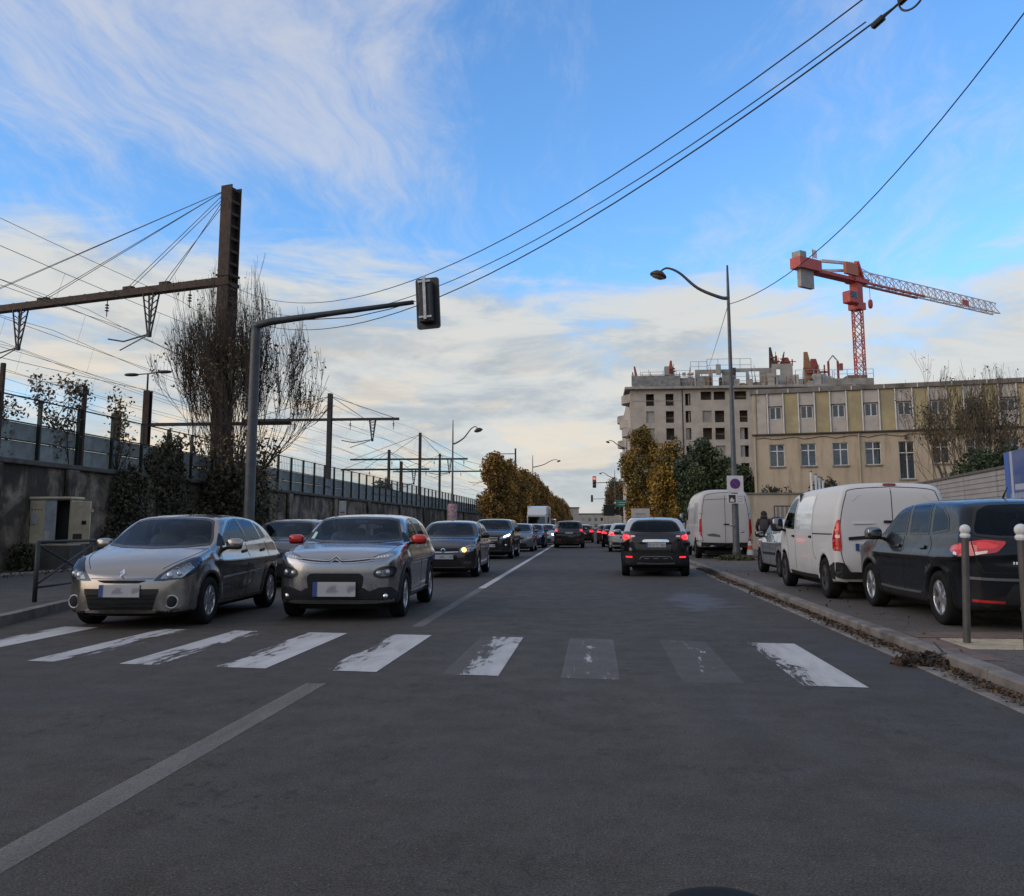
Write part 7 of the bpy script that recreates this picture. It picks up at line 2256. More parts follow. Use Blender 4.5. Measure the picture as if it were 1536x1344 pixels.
mastpost('short rusty rail mast behind the fence beside the creeper', -19.5, 35, 5.9)
mastpost('rusty rail mast with a level arm towards the bare tree', -19.5, 37.5, 7.2, (6.5, 5.7))
mastpost('short rail mast between the wired gantries', -20, 92, 8.0)
mastpost('rail mast carrying wires behind the street trees', -14.5, 165, 15.6, (-5, 14.6))
# lamp with two heads in the rail yard
t = thing('yard_lamp', 'twin-headed lamp standing in the railway yard', 'lamp', (-22, 42.2, 2.9))
mb = MB(); mb.tube([(0, 0, 0), (0, 0, 5.9)], [.07, .045], 8); mb.build('pole', M_DSTEEL, t)
mb = MB(); mb.tube([(-.85, 0, 5.85), (0, 0, 5.9), (.85, 0, 6.0)], .03, 6); mb.build('arm', M_DSTEEL, t)
for s in (-1, 1):
    mb = MB(); mb.blob((s * .85, 0, 5.92 + .06 * s), (.38, .15, .08), (.8, .9), 12, 8); mb.build('lamp_head', M_DSTEEL, t, True)


def sag(a, b, s, n=16):
    a = Vector(a); b = Vector(b)
    return [a + (b - a) * (i / n) - Vector((0, 0, 4 * s * (i / n) * (1 - i / n))) for i in range(n + 1)]


def cable(label, pts, r, group=None, name='overhead_wire', parts=None):
    t = thing(name, label, 'wire', (0, 0, 0), 0, group)
    mb = MB(); mb.tube(pts, r, 5); mb.build('strand', M_WIRE, t)
    return t
# contact lines over the tracks
for i, X in enumerate((-18.3, -21.6, -25.2, -29.0, -33.0)):
    t = thing('contact_line', ORD[i] + ' overhead contact line with droppers counted from the retaining wall', 'wire', (0, 0, 0), 0, 'railway contact lines')
    span = 55.0; ys = [-16 + 55 * k for k in range(6)]
    m1 = MB(); m2 = MB(); m3 = MB()
    for a, b_ in zip(ys, ys[1:]):
        top = sag((X + .15, a, 10.35), (X + .15, b_, 10.35), .65); m1.tube(top, .011, 4)
        m2.tube([(X - .15, a, 8.95), (X - .15, b_, 8.95)], .010, 4)
        for k in range(1, 16, 2): m3.tube([top[k], (X - .15, top[k].y, 8.95)], .005, 3)
    m1.build('messenger_wire', M_WIRE, t); m2.build('contact_wire', M_WIRE, t); o = m3.build('droppers', M_WIRE, t); o['kind'] = 'stuff'
for i, (X, z) in enumerate(((-18.9, 11.6), (-20, 7.4), (-23.4, 11.3), (-24, 6.9), (-27, 9.6), (-31, 9.3))):
    pts = []
    for k in range(4): pts += sag((X, -16 + 55 * k, z), (X, 39 + 55 * k, z), .7)[:-1]
    cable(ORD[i] + ' single feeder wire along the railway counted from the retaining wall', pts, .010, 'railway feeder wires')

# ------------------------------------------------------------------ street furniture
M_POLE = plain('grey_pole_paint', (.075, .078, .082), .5, .3, var=.25, scale=5)
M_POLE2 = plain('signal_pole_grey', (.045, .046, .048), .5, .3, var=.3, scale=5, grime=(.03, .03, .03))
M_SIGB = plain('signal_black', (.012, .012, .013), .5, var=.2)
M_GALV = plain('galvanised', (.30, .31, .32), .4, .7, var=.2)
# near signal seen from behind
t = thing('traffic_signal', 'grey cantilever traffic signal over the oncoming lanes, seen from behind', 'traffic light', (-8.32, 21.2, .12))
mb = MB(); mb.lathe([(.20, 0), (.20, .25), (.13, .4), (.115, 5.85), (.10, 6.1)], 16); mb.build('pole', M_POLE2, t, True)
mb = MB(); mb.tube([(0, 0, 6.0), (.05, 0, 6.12), (.35, .02, 6.2), (2.0, .12, 6.42), (3.9, .28, 6.68)], [.105, .10, .09, .07, .055], 10); mb.build('arm', M_POLE2, t, True)
mb = MB(); mb.tube([(1.2, .06, 6.24), (2.4, .16, 6.30), (3.3, .22, 6.5), (3.95, .26, 6.7)], .012, 5); mb.build('arm_cable', M_WIRE, t)
hd = MB(); hd.prism([(p[0], p[1]) for p in rounded([(-.30, -.68), (.30, -.68), (.30, .62), (-.30, .62)], .08)], 'y', 0, .05)
o = hd.build('backing_board', M_SIGB, t, loc=(4.22, .45, 6.72), rot=(0, R(-3), R(-6)))
mb = MB(); mb.box((-.17, -.24, -.56), (.17, -.02, .50), bev=.03); mb.build('signal_housing', M_SIGB, o)
mb = MB(); mb.box((-.035, -.30, -.50), (.035, -.245, .60)); mb.build('mount_bar', M_GALV, o)
for z in (-.46, .44): mb = MB(); mb.box((-.16, -.29, z), (.16, -.245, z + .05)); mb.build('mount_clamp', M_GALV, o)
for k in range(3):
    mb = MB(); mb.lathe([(.12, .06), (.125, .25), (.115, .25), (.11, .06)], 14, Matrix.Translation((0, 0, .34 - k * .34)) @ Matrix.Rotation(-PI / 2, 4, 'X'), False); mb.build('signal_visor', M_SIGB, o)
# far red signal on its arm
def far_signal(label, x, y, z, px_, arm=True, lit=True, s=1.0):
    t = thing('traffic_signal', label, 'traffic light', (px_, y, .1))
    mb = MB(); mb.tube([(0, 0, 0), (0, 0, z + .1)], [.11, .08], 8); mb.build('pole', M_POLE2, t)
    mb = MB(); mb.tube([(0, 0, z), (x - px_ + .2, 0, z - .15)], .05, 6); mb.build('arm', M_POLE2, t)
    mb = MB(); mb.box((x - px_ - .22 * s, -.15, z - .75 * s), (x - px_ + .22 * s, .1, z + .65 * s), bev=.05); h_ = mb.build('signal_housing', M_SIGB, t)
    for k, (c, nm) in enumerate((('r', 'red_lens'), ('a', 'amber_lens'), ('g', 'green_lens'))):
        mt = lamp_mat('signal_red_on', (1.0, .03, .02), 7.0) if (k == 0 and lit) else lamp_mat('signal_lens_off_%d' % k, (.03, .03, .03), 0)
        mb = MB(); mb.lathe([(.15 * s, 0), (.14 * s, .03), (.08 * s, .06), (.001, .07)], 14, Matrix.Translation((x - px_, -.15, z + .36 * s - k * .40 * s)) @ Matrix.Rotation(PI / 2, 4, 'X'), False); mb.build(nm, mt, h_)
far_signal('red traffic light hanging from an arm past the stopped cars', -.05, 110, 6.6, 4.2)
far_signal('small unlit signal under the red traffic light, farther down the street', -.55, 165, 6.3, 4.4, lit=False, s=.9)

# big street lamp on the right, with parking sign
def street_lamp(label, loc, H, reach, armz, side, thick=.10, name='street_lamp'):
    t = thing(name, label, 'street lamp', loc)
    mb = MB(); mb.lathe([(thick * 1.55, 0), (thick * 1.5, .3), (thick * 1.2, .45), (thick * 1.15, 3.0), (thick * .95, 3.1), (thick * .55, H - 1.0), (thick * .35, H)], 14); mb.build('pole', M_POLE, t, True)
    pts = catmull([(0, 0, armz - .15), (side * reach * .12, 0, armz - .12), (side * reach * .45, 0, armz + .25), (side * reach * .72, 0, armz + .85), (side * reach * .90, 0, armz + 1.05), (side * reach * 1.0, 0, armz + .95)], False, 6)
    n = len(pts)
    mb = MB(); mb.tube(pts, [thick * (.75 - .45 * i / n) for i in range(n)], 8); mb.build('arm', M_POLE, t, True)
    h_ = MB(); M = Matrix.Translation((side * reach * 1.04, 0, armz + .80)) @ Matrix.Rotation(R(-16 * side), 4, 'Y')
    h_.lathe([(.05, .16), (.16, .13), (.30, .02), (.32, -.04), (.30, -.07)], 18, M); hh = h_.build('lamp_head', plain('lamp_head_brown', (.05, .03, .028), .5, .2), t, True)
    g_ = MB(); g_.lathe([(.26, -.075), (.20, -.13), (.001, -.16)], 16, M, False); g_.build('lamp_glass', plain('lamp_glass_dull', (.25, .2, .19), .25, coat=.5), hh, True)
    return t
lamp = street_lamp('tall grey street lamp with no-parking sign beside the high white van', (5.02, 33.2, .1), 10.85, 2.45, 9.75, -1, .10)
sg = thing('parking_sign', 'square no-parking sign with purple roundel and tow-away plate on lamp', 'sign', (5.02, 33.03, 2.05))
mb = MB(); mb.prism([tuple(p) for p in rounded([(-.29, .44), (.29, .44), (.29, 1.05), (-.29, 1.05)], .04)], 'y', -.02, 0); mb.build('sign_plate', plain('sign_white', (.52, .50, .50), .5, var=.1), sg)
def disc(r, z, y0, mat, nm, n=24, x=0):
    mb = MB(); mb.lathe([(r, 0), (r, .006), (.001, .006)], n, Matrix.Translation((x, y0, z)) @ Matrix.Rotation(PI / 2, 4, 'X'), False); return mb.build(nm, mat, sg)
disc(.185, .76, -.021, plain('roundel_border', (.16, .025, .09), .5), 'roundel_border'); disc(.15, .76, -.028, plain('roundel_purple', (.045, .02, .16), .5), 'roundel')
mb = MB(); M = Matrix.Translation((0, -.04, .76)) @ Matrix.Rotation(R(45), 4, 'Y'); mb.box((-.15, -.003, -.018), (.15, .003, .018), M); mb.build('roundel_bar', plain('roundel_red', (.22, .02, .06), .5), sg)
mb = MB(); mb.box((-.29, -.02, .05), (.29, 0, .40), bev=.006); mb.build('tow_plate', plain('sign_white', (.52, .50, .50), .5), sg)
mb = MB(); mb.box((-.24, -.026, .09), (0, -.021, .36)); o = mb.build('tow_pictogram', M_SIGB, sg)
mb = MB(); mb.box((-.20, -.031, .12), (-.05, -.0265, .20)); mb.box((-.17, -.031, .20), (-.10, -.0265, .25)); mb.build('tow_car', plain('sign_white', (.52, .50, .50), .5), o)
for k in range(3): mb = MB(); mb.box((.06, -.024, .12 + k * .09), (.24, -.021, .14 + k * .09)); mb.build('plate_text_line', plain('sign_grey_print', (.22, .21, .21), .6), sg)
mb = MB(); mb.lathe([(.05, 0), (.05, .05), (.001, .05)], 12, Matrix.Translation((-.2, -.07, -.9)) @ Matrix.Rotation(PI / 2, 4, 'X'), False); mb.lathe([(.05, 0), (.05, .05), (.001, .05)], 12, Matrix.Translation((.18, -.07, -1.1)) @ Matrix.Rotation(PI / 2, 4, 'X'), False)
for (x, z) in ((-.17, -.72), (.20, -.95)): mb = MB(); mb.blob((x, -.03, z), (.07, .05, .04), (.7, .7), 10, 6); mb.build('pole_bracket', M_GALV, sg, True)

street_lamp('thin grey street lamp rising behind the fence with a red poster at its foot', (-10, 63, .12), 8.7, 1.75, 8.05 - .9, 1, .085)
street_lamp('distant street lamp between the amber trees', (-10.3, 150, .12), 13.0, 4.2, 11.2, 1, .12)
street_lamp('street lamp standing by the unfinished building', (5.0, 140, .1), 15.0, 2.8, 13.4, -1, .13)
street_lamp('street lamp among the brown trees past the unfinished building', (4.4, 200, .1), 13.5, 3.0, 12.0, -1, .13)
t = thing('poster_sleeve', 'pinkish flyers wrapped round the foot of the left street lamp', 'poster', (-10, 63, .12))
M_FLY, tt_, bb_ = principled('flyer_print'); tc = tt_.new('ShaderNodeTexCoord')
nn_ = tt_.noise(tt_.mapping(tc.outputs['Object'], (1, 1, 1.6)), 7, 2, .5); tt_.link(tt_.mix(tt_.mapr(nn_, .44, .52, 0, 1), (.42, .33, .33), (.30, .14, .15)), bb_.inputs['Base Color'])
mb = MB(); mb.lathe([(.30, .75), (.33, .9), (.34, 2.6), (.30, 2.75)], 16, cap=False); mb.build('flyers', M_FLY, t, True)
mb = MB(); mb.lathe([(.32, 0), (.32, .7), (.30, .74)], 16, cap=False); mb.build('sleeve_base', plain('flyer_lilac', (.33, .30, .42), .7, var=.3), t, True)
t = thing('roadside_sign', 'small pale sign board on a post by the railway wall', 'sign', (-11.2, 39.5, .12))
mb = MB(); mb.tube([(0, 0, 0), (0, 0, 1.5)], .03, 6); mb.build('post', M_POLE, t)
mb = MB(); mb.box((-.16, -.03, 1.35), (.16, 0, 2.3), bev=.006); mb.build('board', plain('pale_board', (.42, .41, .39), .6, var=.15), t)
for k in range(3): mb = MB(); mb.box((-.10, -.036, 1.5 + k * .13), (.10, -.031, 1.56 + k * .13)); mb.build('board_print', plain('dull_red_print', (.18, .08, .07), .7), t)

# far direction sign and board on the right
t = thing('direction_sign', 'green direction sign over the pavement near the flatbed lorry', 'sign', (4.1, 118, .1))
mb = MB(); mb.tube([(0, 0, 0), (0, 0, 5.1)], .07, 8); mb.build('post', M_POLE, t)
mb = MB(); mb.box((-1.45, -.08, 3.7), (.35, -.02, 4.6), bev=.03); mb.build('board', plain('sign_green', (.01, .12, .075), .5, var=.1), t)
for z in (3.95, 4.25): mb = MB(); mb.box((-1.1, -.088, z), (-.1, -.082, z + .10)); mb.build('sign_text', plain('sign_text_pale', (.30, .42, .36), .6), t)
t = thing('works_board', 'white works board on two legs beside the stopped crossover', 'sign', (3.95, 80, .1))
for x in (-.45, .45): mb = MB(); mb.box((x - .04, -.04, 0), (x + .04, .04, 2.8)); mb.build('leg', M_POLE, t)
mb = MB(); mb.box((-.8, -.1, 1.15), (.8, -.05, 2.75), bev=.01); mb.build('board', plain('board_white', (.40, .38, .35), .6, var=.2), t)
for k in range(4): mb = MB(); mb.box((-.45, -.108, 1.4 + k * .28), (.5, -.102, 1.47 + k * .28)); mb.build('board_text', plain('board_print', (.18, .16, .15), .7), t)

# traffic cone
t = thing('traffic_cone', 'orange and white traffic cone beside the street lamp', 'cone', (5.53, 33.4, .1)); t.scale = (.82, .82, .82)
M_OR = plain('cone_orange', (.45, .08, .03), .6, var=.25, scale=8, grime=(.2, .06, .03)); M_CW = plain('cone_white', (.5, .48, .46), .6, var=.2)
mb = MB(); mb.box((-.28, -.28, 0), (.28, .28, .06), bev=.015); mb.build('base', M_OR, t)
for (z0, z1, mt, nm) in ((.06, .22, M_OR, 'cone_band'), (.22, .44, M_CW, 'reflective_band'), (.44, .62, M_OR, 'cone_band'), (.62, .82, M_CW, 'reflective_band'), (.82, 1.0, M_OR, 'cone_band')):
    rad = lambda z: .19 - .15 * z
    mb = MB(); mb.lathe([(rad(z0), z0), (rad(z1), z1)], 20, cap=(z1 == 1.0)); mb.build(nm, mt, t, True)

# bollards with white balls
M_BOL = plain('bollard_brown_grey', (.06, .053, .047), .6, .1, var=.3, scale=9, grime=(.05, .043, .037)); M_BALL = plain('bollard_ball_white', (.58, .58, .57), .5, var=.12, scale=20, grime=(.4, .39, .37))
for i, (x, y, lean, lab) in enumerate(((3.76, 9.8, 2.6, 'leaning grey bollard with white ball top on the cream tactile slabs'), (3.60, 8.1, .4, 'upright grey bollard with white ball top by the kerb'))):
    t = thing('bollard', lab, 'bollard', (x, y, .1), 0, 'bollards by the crossing'); t.rotation_euler = (0, R(lean), 0)
    mb = MB(); mb.lathe([(.038, -.03), (.037, .0), (.036, 1.05), (.034, 1.07)], 16); mb.build('post', M_BOL, t, True)
    mb = MB(); mb.lathe([(.04, 1.065), (.05, 1.08), (.05, 1.10), (.035, 1.115)], 16, cap=False); mb.blob((0, 0, 1.152), (.053, .053, .053), (1, 1), 18, 12); mb.build('ball', M_BALL, t, True)

# pedestrian barriers on the left kerb
M_BAR = plain('barrier_dark', (.030, .029, .028), .6, .2, var=.3, scale=8)
def barrier(label, a, b_):
    a = Vector(a); b_ = Vector(b_); t = thing('pedestrian_barrier', label, 'barrier', tuple(a)); d = b_ - a; d.z = 0
    for p in (Vector((0, 0, 0)), d):
        mb = MB(); mb.tube([p + Vector((0, 0, -.05)), p + Vector((0, 0, .93))], .036, 10); mb.build('post', M_BAR, t, True)
    mb = MB(); mb.tube([Vector((0, 0, .92)), d + Vector((0, 0, .92))], .026, 8); mb.build('top_rail', M_BAR, t, True)
    mb = MB(); mb.tube([Vector((0, 0, .22)), d + Vector((0, 0, .22))], .018, 8); mb.build('bottom_rail', M_BAR, t, True)
    mb = MB(); mb.tube([Vector((0, 0, .88)), d + Vector((0, 0, .26))], .018, 8); mb.build('cross_bar', M_BAR, t, True)
    mb = MB(); mb.tube([Vector((0, 0, .26)), d + Vector((0, 0, .88))], .017, 8); mb.build('cross_bar', M_BAR, t, True)
barrier('dark crossed-bar pedestrian barrier at the crossing kerb', (-8.68, 13.5, .12), (-8.95, 15.6, .12))
barrier('dark crossed-bar pedestrian barrier behind the warm silver hatchback', (-9.0, 16.1, .12), (-9.25, 18.2, .12))

# open street cabinet on its plinth
cb = thing('street_cabinet', 'open cream utility cabinet with its door swung out by the railway wall', 'cabinet', (-14.75, 23.4, .12))
M_CAB = plain('cabinet_cream', (.46, .39, .27), .6, var=.2, scale=4, grime=(.33, .27, .18)); M_CABG = plain('cabinet_grey_door', (.30, .315, .325), .6, var=.2, scale=5); M_CABD = plain('cabinet_inside', (.03, .029, .027), .8, var=.3)
mb = MB(); mb.box((-.62, -.05, 0), (.66, .6, .66), bev=.02); mb.build('plinth', M_COPE, cb)
mb = MB(); mb.box((-.60, 0, .66), (-.56, .55, 1.88)); mb.box((.54, 0, .66), (.58, .55, 1.88)); mb.box((-.56, .51, .66), (.54, .55, 1.88)); mb.box((-.56, 0, .66), (.54, .51, .70)); mb.build('case', M_CAB, cb)
mb = MB(); mb.box((-.64, -.05, 1.885), (.62, .60, 1.97), bev=.03); mb.build('roof', M_CAB, cb)
mb = MB(); mb.box((-.56, -.02, .70), (-.16, .02, 1.87), bev=.008); d_ = mb.build('door', M_CAB, cb)
mb = MB(); mb.box((-.52, -.05, 1.22), (-.38, -.021, 1.50), bev=.008); mb.build('notice_box', M_CABG, d_)
for k in range(4): mb = MB(); mb.lathe([(.018, 0), (.018, .01), (.001, .01)], 8, Matrix.Translation((-.52 + k * .09, -.022, 1.62)) @ Matrix.Rotation(PI / 2, 4, 'X'), False); mb.build('vent_hole', M_CABD, d_)
mb = MB(); mb.box((-.155, -.015, .70), (.16, .025, 1.87), bev=.006); d_ = mb.build('door', M_CABG, cb)
mb = MB(); mb.box((-.14, -.022, .76), (.0, -.016, 1.05)); mb.build('pale_patch', plain('pale_patch', (.45, .43, .38), .7), d_)
mb = MB(); mb.box((-.54, .46, .72), (.53, .50, 1.86)); mb.build('back_panel', M_CABD, cb)
mb = MB(); mb.tube(catmull([(.30, .2, .72), (.42, .15, .95), (.40, .18, 1.25), (.28, .25, 1.6)], False, 6), .018, 6); mb.build('loose_cable', M_WIRE, cb)
mb = MB(); mb.box((0, -.02, 0), (.62, .02, 1.14), bev=.008); d_ = mb.build('door', M_CAB, cb, loc=(.60, -.03, .70), rot=(0, 0, R(-8)))
mb = MB(); mb.box((.38, -.045, .52), (.52, -.021, .62), bev=.005); mb.build('latch', M_SIGB, d_); mb = MB(); mb.box((.12, -.028, .10), (.40, -.021, .27)); mb.build('label_plate', plain('label_brown', (.05, .04, .032), .7), d_)
mb = MB(); mb.box((.61, -.03, .85), (.68, .03, .92)); mb.build('hinge_pin', M_CAB, d_)

# hoarding, banner, boundary wall and poles on the right
hp0 = Vector((11.3, 46.0)); hp1 = Vector((7.45, 11.2)); hd_ = (hp1 - hp0); nL = hd_.length; hu = hd_ / nL
ho = thing('site_hoarding', 'long pale metal site hoarding behind the parked cars', 'hoarding', (hp0.x, hp0.y, .1), math.atan2(hu.y, hu.x))
M_HO = plain('hoarding_sheet', (.33, .305, .285), .6, .1, var=.15, scale=2, grime=(.25, .225, .205)); M_HOT = plain('hoarding_trim', (.10, .085, .075), .7, var=.2)
def sheet(z0, z1, L):
    mb = MB(); n = int((z1 - z0) / .105); prof = []
    for k in range(n):
        z = z0 + (z1 - z0) * k / n; dz = (z1 - z0) / n
        prof += [(0, z), (0, z + dz * .72), (.018, z + dz * .78), (.018, z + dz * .94)]
    prof.append((0, z1))
    for (a, b_) in zip(prof, prof[1:]): mb.add([(.015, a[0], a[1]), (L - .015, a[0], a[1]), (L - .015, b_[0], b_[1]), (.015, b_[0], b_[1])], [(0, 1, 2, 3)])
    mb.add([(.015, .03, z0), (L - .015, .03, z0), (L - .015, .03, z1), (.015, .03, z1)], [(0, 3, 2, 1)])
    return mb
shm = {}
k = 0; x = 0
while x < nL - 2:
    for (z0, z1) in ((.12, 1.22), (1.26, 2.36)):
        if z0 not in shm: o = sheet(z0, z1, 2.4).build('sheet', M_HO, ho); shm[z0] = o.data
        else: o = inst('sheet', shm[z0], ho)
        o.location = (x, 0, 0)
    mb = MB(); mb.box((x - .03, .035, 0), (x + .03, .12, 2.4)); mb.build('post', M_HOT, ho)
    mb = MB(); mb.box((x + .012, -.02, 2.365), (x + 2.388, .06, 2.42)); mb.build('capping', M_HOT, ho)
    x += 2.4
def at_h(s, z=0): return (hp0.x + hu.x * s, hp0.y + hu.y * s, z)
M_BAN, t_, b_ = principled('banner_print'); tc = t_.new('ShaderNodeTexCoord'); sp = t_.new('ShaderNodeSeparateXYZ'); t_.link(tc.outputs['Generated'], sp.inputs[0])
u_, v_ = sp.outputs[0], sp.outputs[2]
c = t_.mix(t_.mapr(t_.noise(t_.mapping(tc.outputs['Generated'], (2, 1, 1)), 3, 4, .5), .4, .6), (.022, .055, .20), (.075, .10, .23))
c = t_.mix(t_.math('MULTIPLY', t_.math('GREATER_THAN', u_, .075), t_.math('LESS_THAN', u_, .105)), c, (.34, .38, .46))
c = t_.mix(t_.math('MULTIPLY', t_.math('LESS_THAN', v_, .30), t_.math('MULTIPLY', t_.math('GREATER_THAN', v_, .18), t_.math('GREATER_THAN', u_, .12))), c, (.33, .35, .42))
c = t_.mix(t_.math('MULTIPLY', t_.math('LESS_THAN', v_, .12), t_.math('GREATER_THAN', t_.math('FRACT', t_.math('MULTIPLY', u_, 60)), .5)), c, (.4, .42, .46))
c = t_.mix(t_.math('LESS_THAN', u_, .055), c, (.03, .10, .36))
t_.link(c, b_.inputs['Base Color']); b_.inputs['Roughness'].default_value = .45
bn = thing('banner', 'blue printed banner fixed to the top of the hoarding', 'banner', at_h(nL - 7.9, .1), math.atan2(hu.y, hu.x))
mb = MB(); mb.box((0, -.06, 1.72), (4.6, -.03, 2.66), bev=.008); mb.build('panel', M_BAN, bn)
for x in (.3, 2.3, 4.3): mb = MB(); mb.box((x, -.029, 1.5), (x + .05, -.012, 2.6)); mb.build('batten', M_HOT, bn)
wl = thing('boundary_wall', 'cream boundary wall between the high van and the white poles', 'wall', (6.9, 48.5, .1))
mb = MB(); mb.box((0, 0, 0), (5.2, .3, 2.85)); mb.build('wall_body', M_CREAM, wl); mb = MB(); mb.box((-.05, -.06, 2.852), (5.25, .36, 2.95), bev=.01); mb.build('coping', M_PARA, wl)
for i in range(4):
    t = thing('white_pole', ORD[i] + ' of four white poles, counted from the cream boundary wall', 'pole', (10.25 + i * .21 + (.05 if i else 0), 44 + .2 * i, .1), 0, 'white poles by the hoarding')
    mb = MB(); mb.tube([(0, 0, 0), (0, 0, 3.75 - .12 * i)], .055, 8); mb.build('shaft', plain('pole_white', (.50, .49, .47), .6, var=.2), t, True)
    mb = MB(); mb.lathe([(.06, 3.75 - .12 * i), (.06, 3.80 - .12 * i), (.001, 3.82 - .12 * i)], 8); mb.build('cap', M_HOT, t)
gt = thing('site_gate', 'grey mesh site gate leaf between the man and the hoarding', 'gate', (8.0, 41.5, .1), R(8))
mb = MB()
for (a, b2) in (((0, 0, 0), (0, 0, 2.1)), ((2.4, 0, 0), (2.4, 0, 2.1)), ((0, 0, 2.1), (2.4, 0, 2.1)), ((0, 0, .15), (2.4, 0, .15)), ((0, 0, 1.1), (2.4, 0, 1.1))): mb.tube([a, b2], .03, 6)
mb.build('frame', M_POLE, gt)
for k in range(11): mb = MB(); mb.box((.1 + k * .2, -.012, .17), (.23 + k * .2, .012, 2.08)); mb.build('slat', plain('gate_slat', (.24, .21, .19), .8, var=.25), gt)

# ------------------------------------------------------------------ street wires
pl = thing('utility_pole', 'tall wooden pole carrying the street cables beyond the parked cars', 'pole', (9.2, 5.5, .1))
mb = MB(); mb.lathe([(.17, 0), (.16, 2), (.10, 15.2)], 12); mb.build('shaft', plain('pole_wood', (.09, .07, .05), .9, var=.3, scale=4), pl, True)
ST = Vector((4.22, 12.0, 8.40))
def street_cable(label, a, b2, s_, r=.017, lead=None):
    t = thing('street_cable', label, 'cable', (0, 0, 0))
    p = sag(a, b2, s_, 28)
    if lead: p = [Vector(lead)] + p
    mb = MB(); mb.tube(p, r, 6); mb.build('strand', M_WIRE, t)
    return t
t = street_cable('lower cable of the pair crossing the road from the strainer', ST, (-16.7, 39.3, 11.1), 2.32, .013)
street_cable('upper cable of the pair crossing the road from the strainer', ST + Vector((-.3, .38, .0)), (-16.7, 39.2, 11.8), 2.30, .010)
street_cable('separate cable above the strainer pair crossing the road', (4.05, 12.0, 8.72), (-16.7, 39.2, 12.4), 2.35, .011, (9.2, 5.5, 11.6))
street_cable('cable sagging from the tall street lamp towards the top of the utility pole', (5.0, 33.2, 9.45), (9.2, 5.6, 14.2), 2.35, .013)
street_cable('thin stay wire from the street lamp down to the unfinished building', (5.0, 33.3, 9.4), (17.6, 150.5, 24.6), .6, .012)
sr = thing('cable_strainer', 'black strainer with a coiled loop of cable above the road', 'strainer', tuple(ST))
dv = (Vector((9.2, 5.5, 11.0)) - ST).normalized()
mb = MB(); mb.tube([Vector((0, 0, 0)) - dv * .42, Vector((0, 0, 0)) - dv * .40, Vector((0, 0, 0)) - dv * .22, Vector((0, 0, 0)) - dv * .2], [.02, .05, .05, .02], 8); mb.build('clamp', M_SIGB, sr)
mb = MB(); mb.tube([-dv * .2, dv * .05], .018, 6); mb.tube([dv * .05, dv * .4], [.05, .045], 8); mb.build('turnbuckle', M_SIGB, sr)
mb = MB(); mb.tube([dv * .4, Vector((9.2, 5.5, 11.0)) - ST], .02, 6); mb.build('tail_cable', M_WIRE, sr)
u1 = dv; u2 = Vector((0, 0, 1)) - dv * dv.z; u2.normalize()
cc = dv * .22 - u2 * .06
mb = MB(); mb.tube([cc + u1 * .19 * math.cos(2 * PI * k / 20) + u2 * .17 * math.sin(2 * PI * k / 20) for k in range(20)], .016, 6, closed=True); mb.build('cable_loop', M_SIGB, sr)
mb = MB(); mb.blob(tuple(cc + u1 * .12 + u2 * .06), (.09, .09, .075), (.8, .8), 12, 8); mb.build('insulator', plain('insulator_tan', (.22, .19, .16), .5), sr, True)

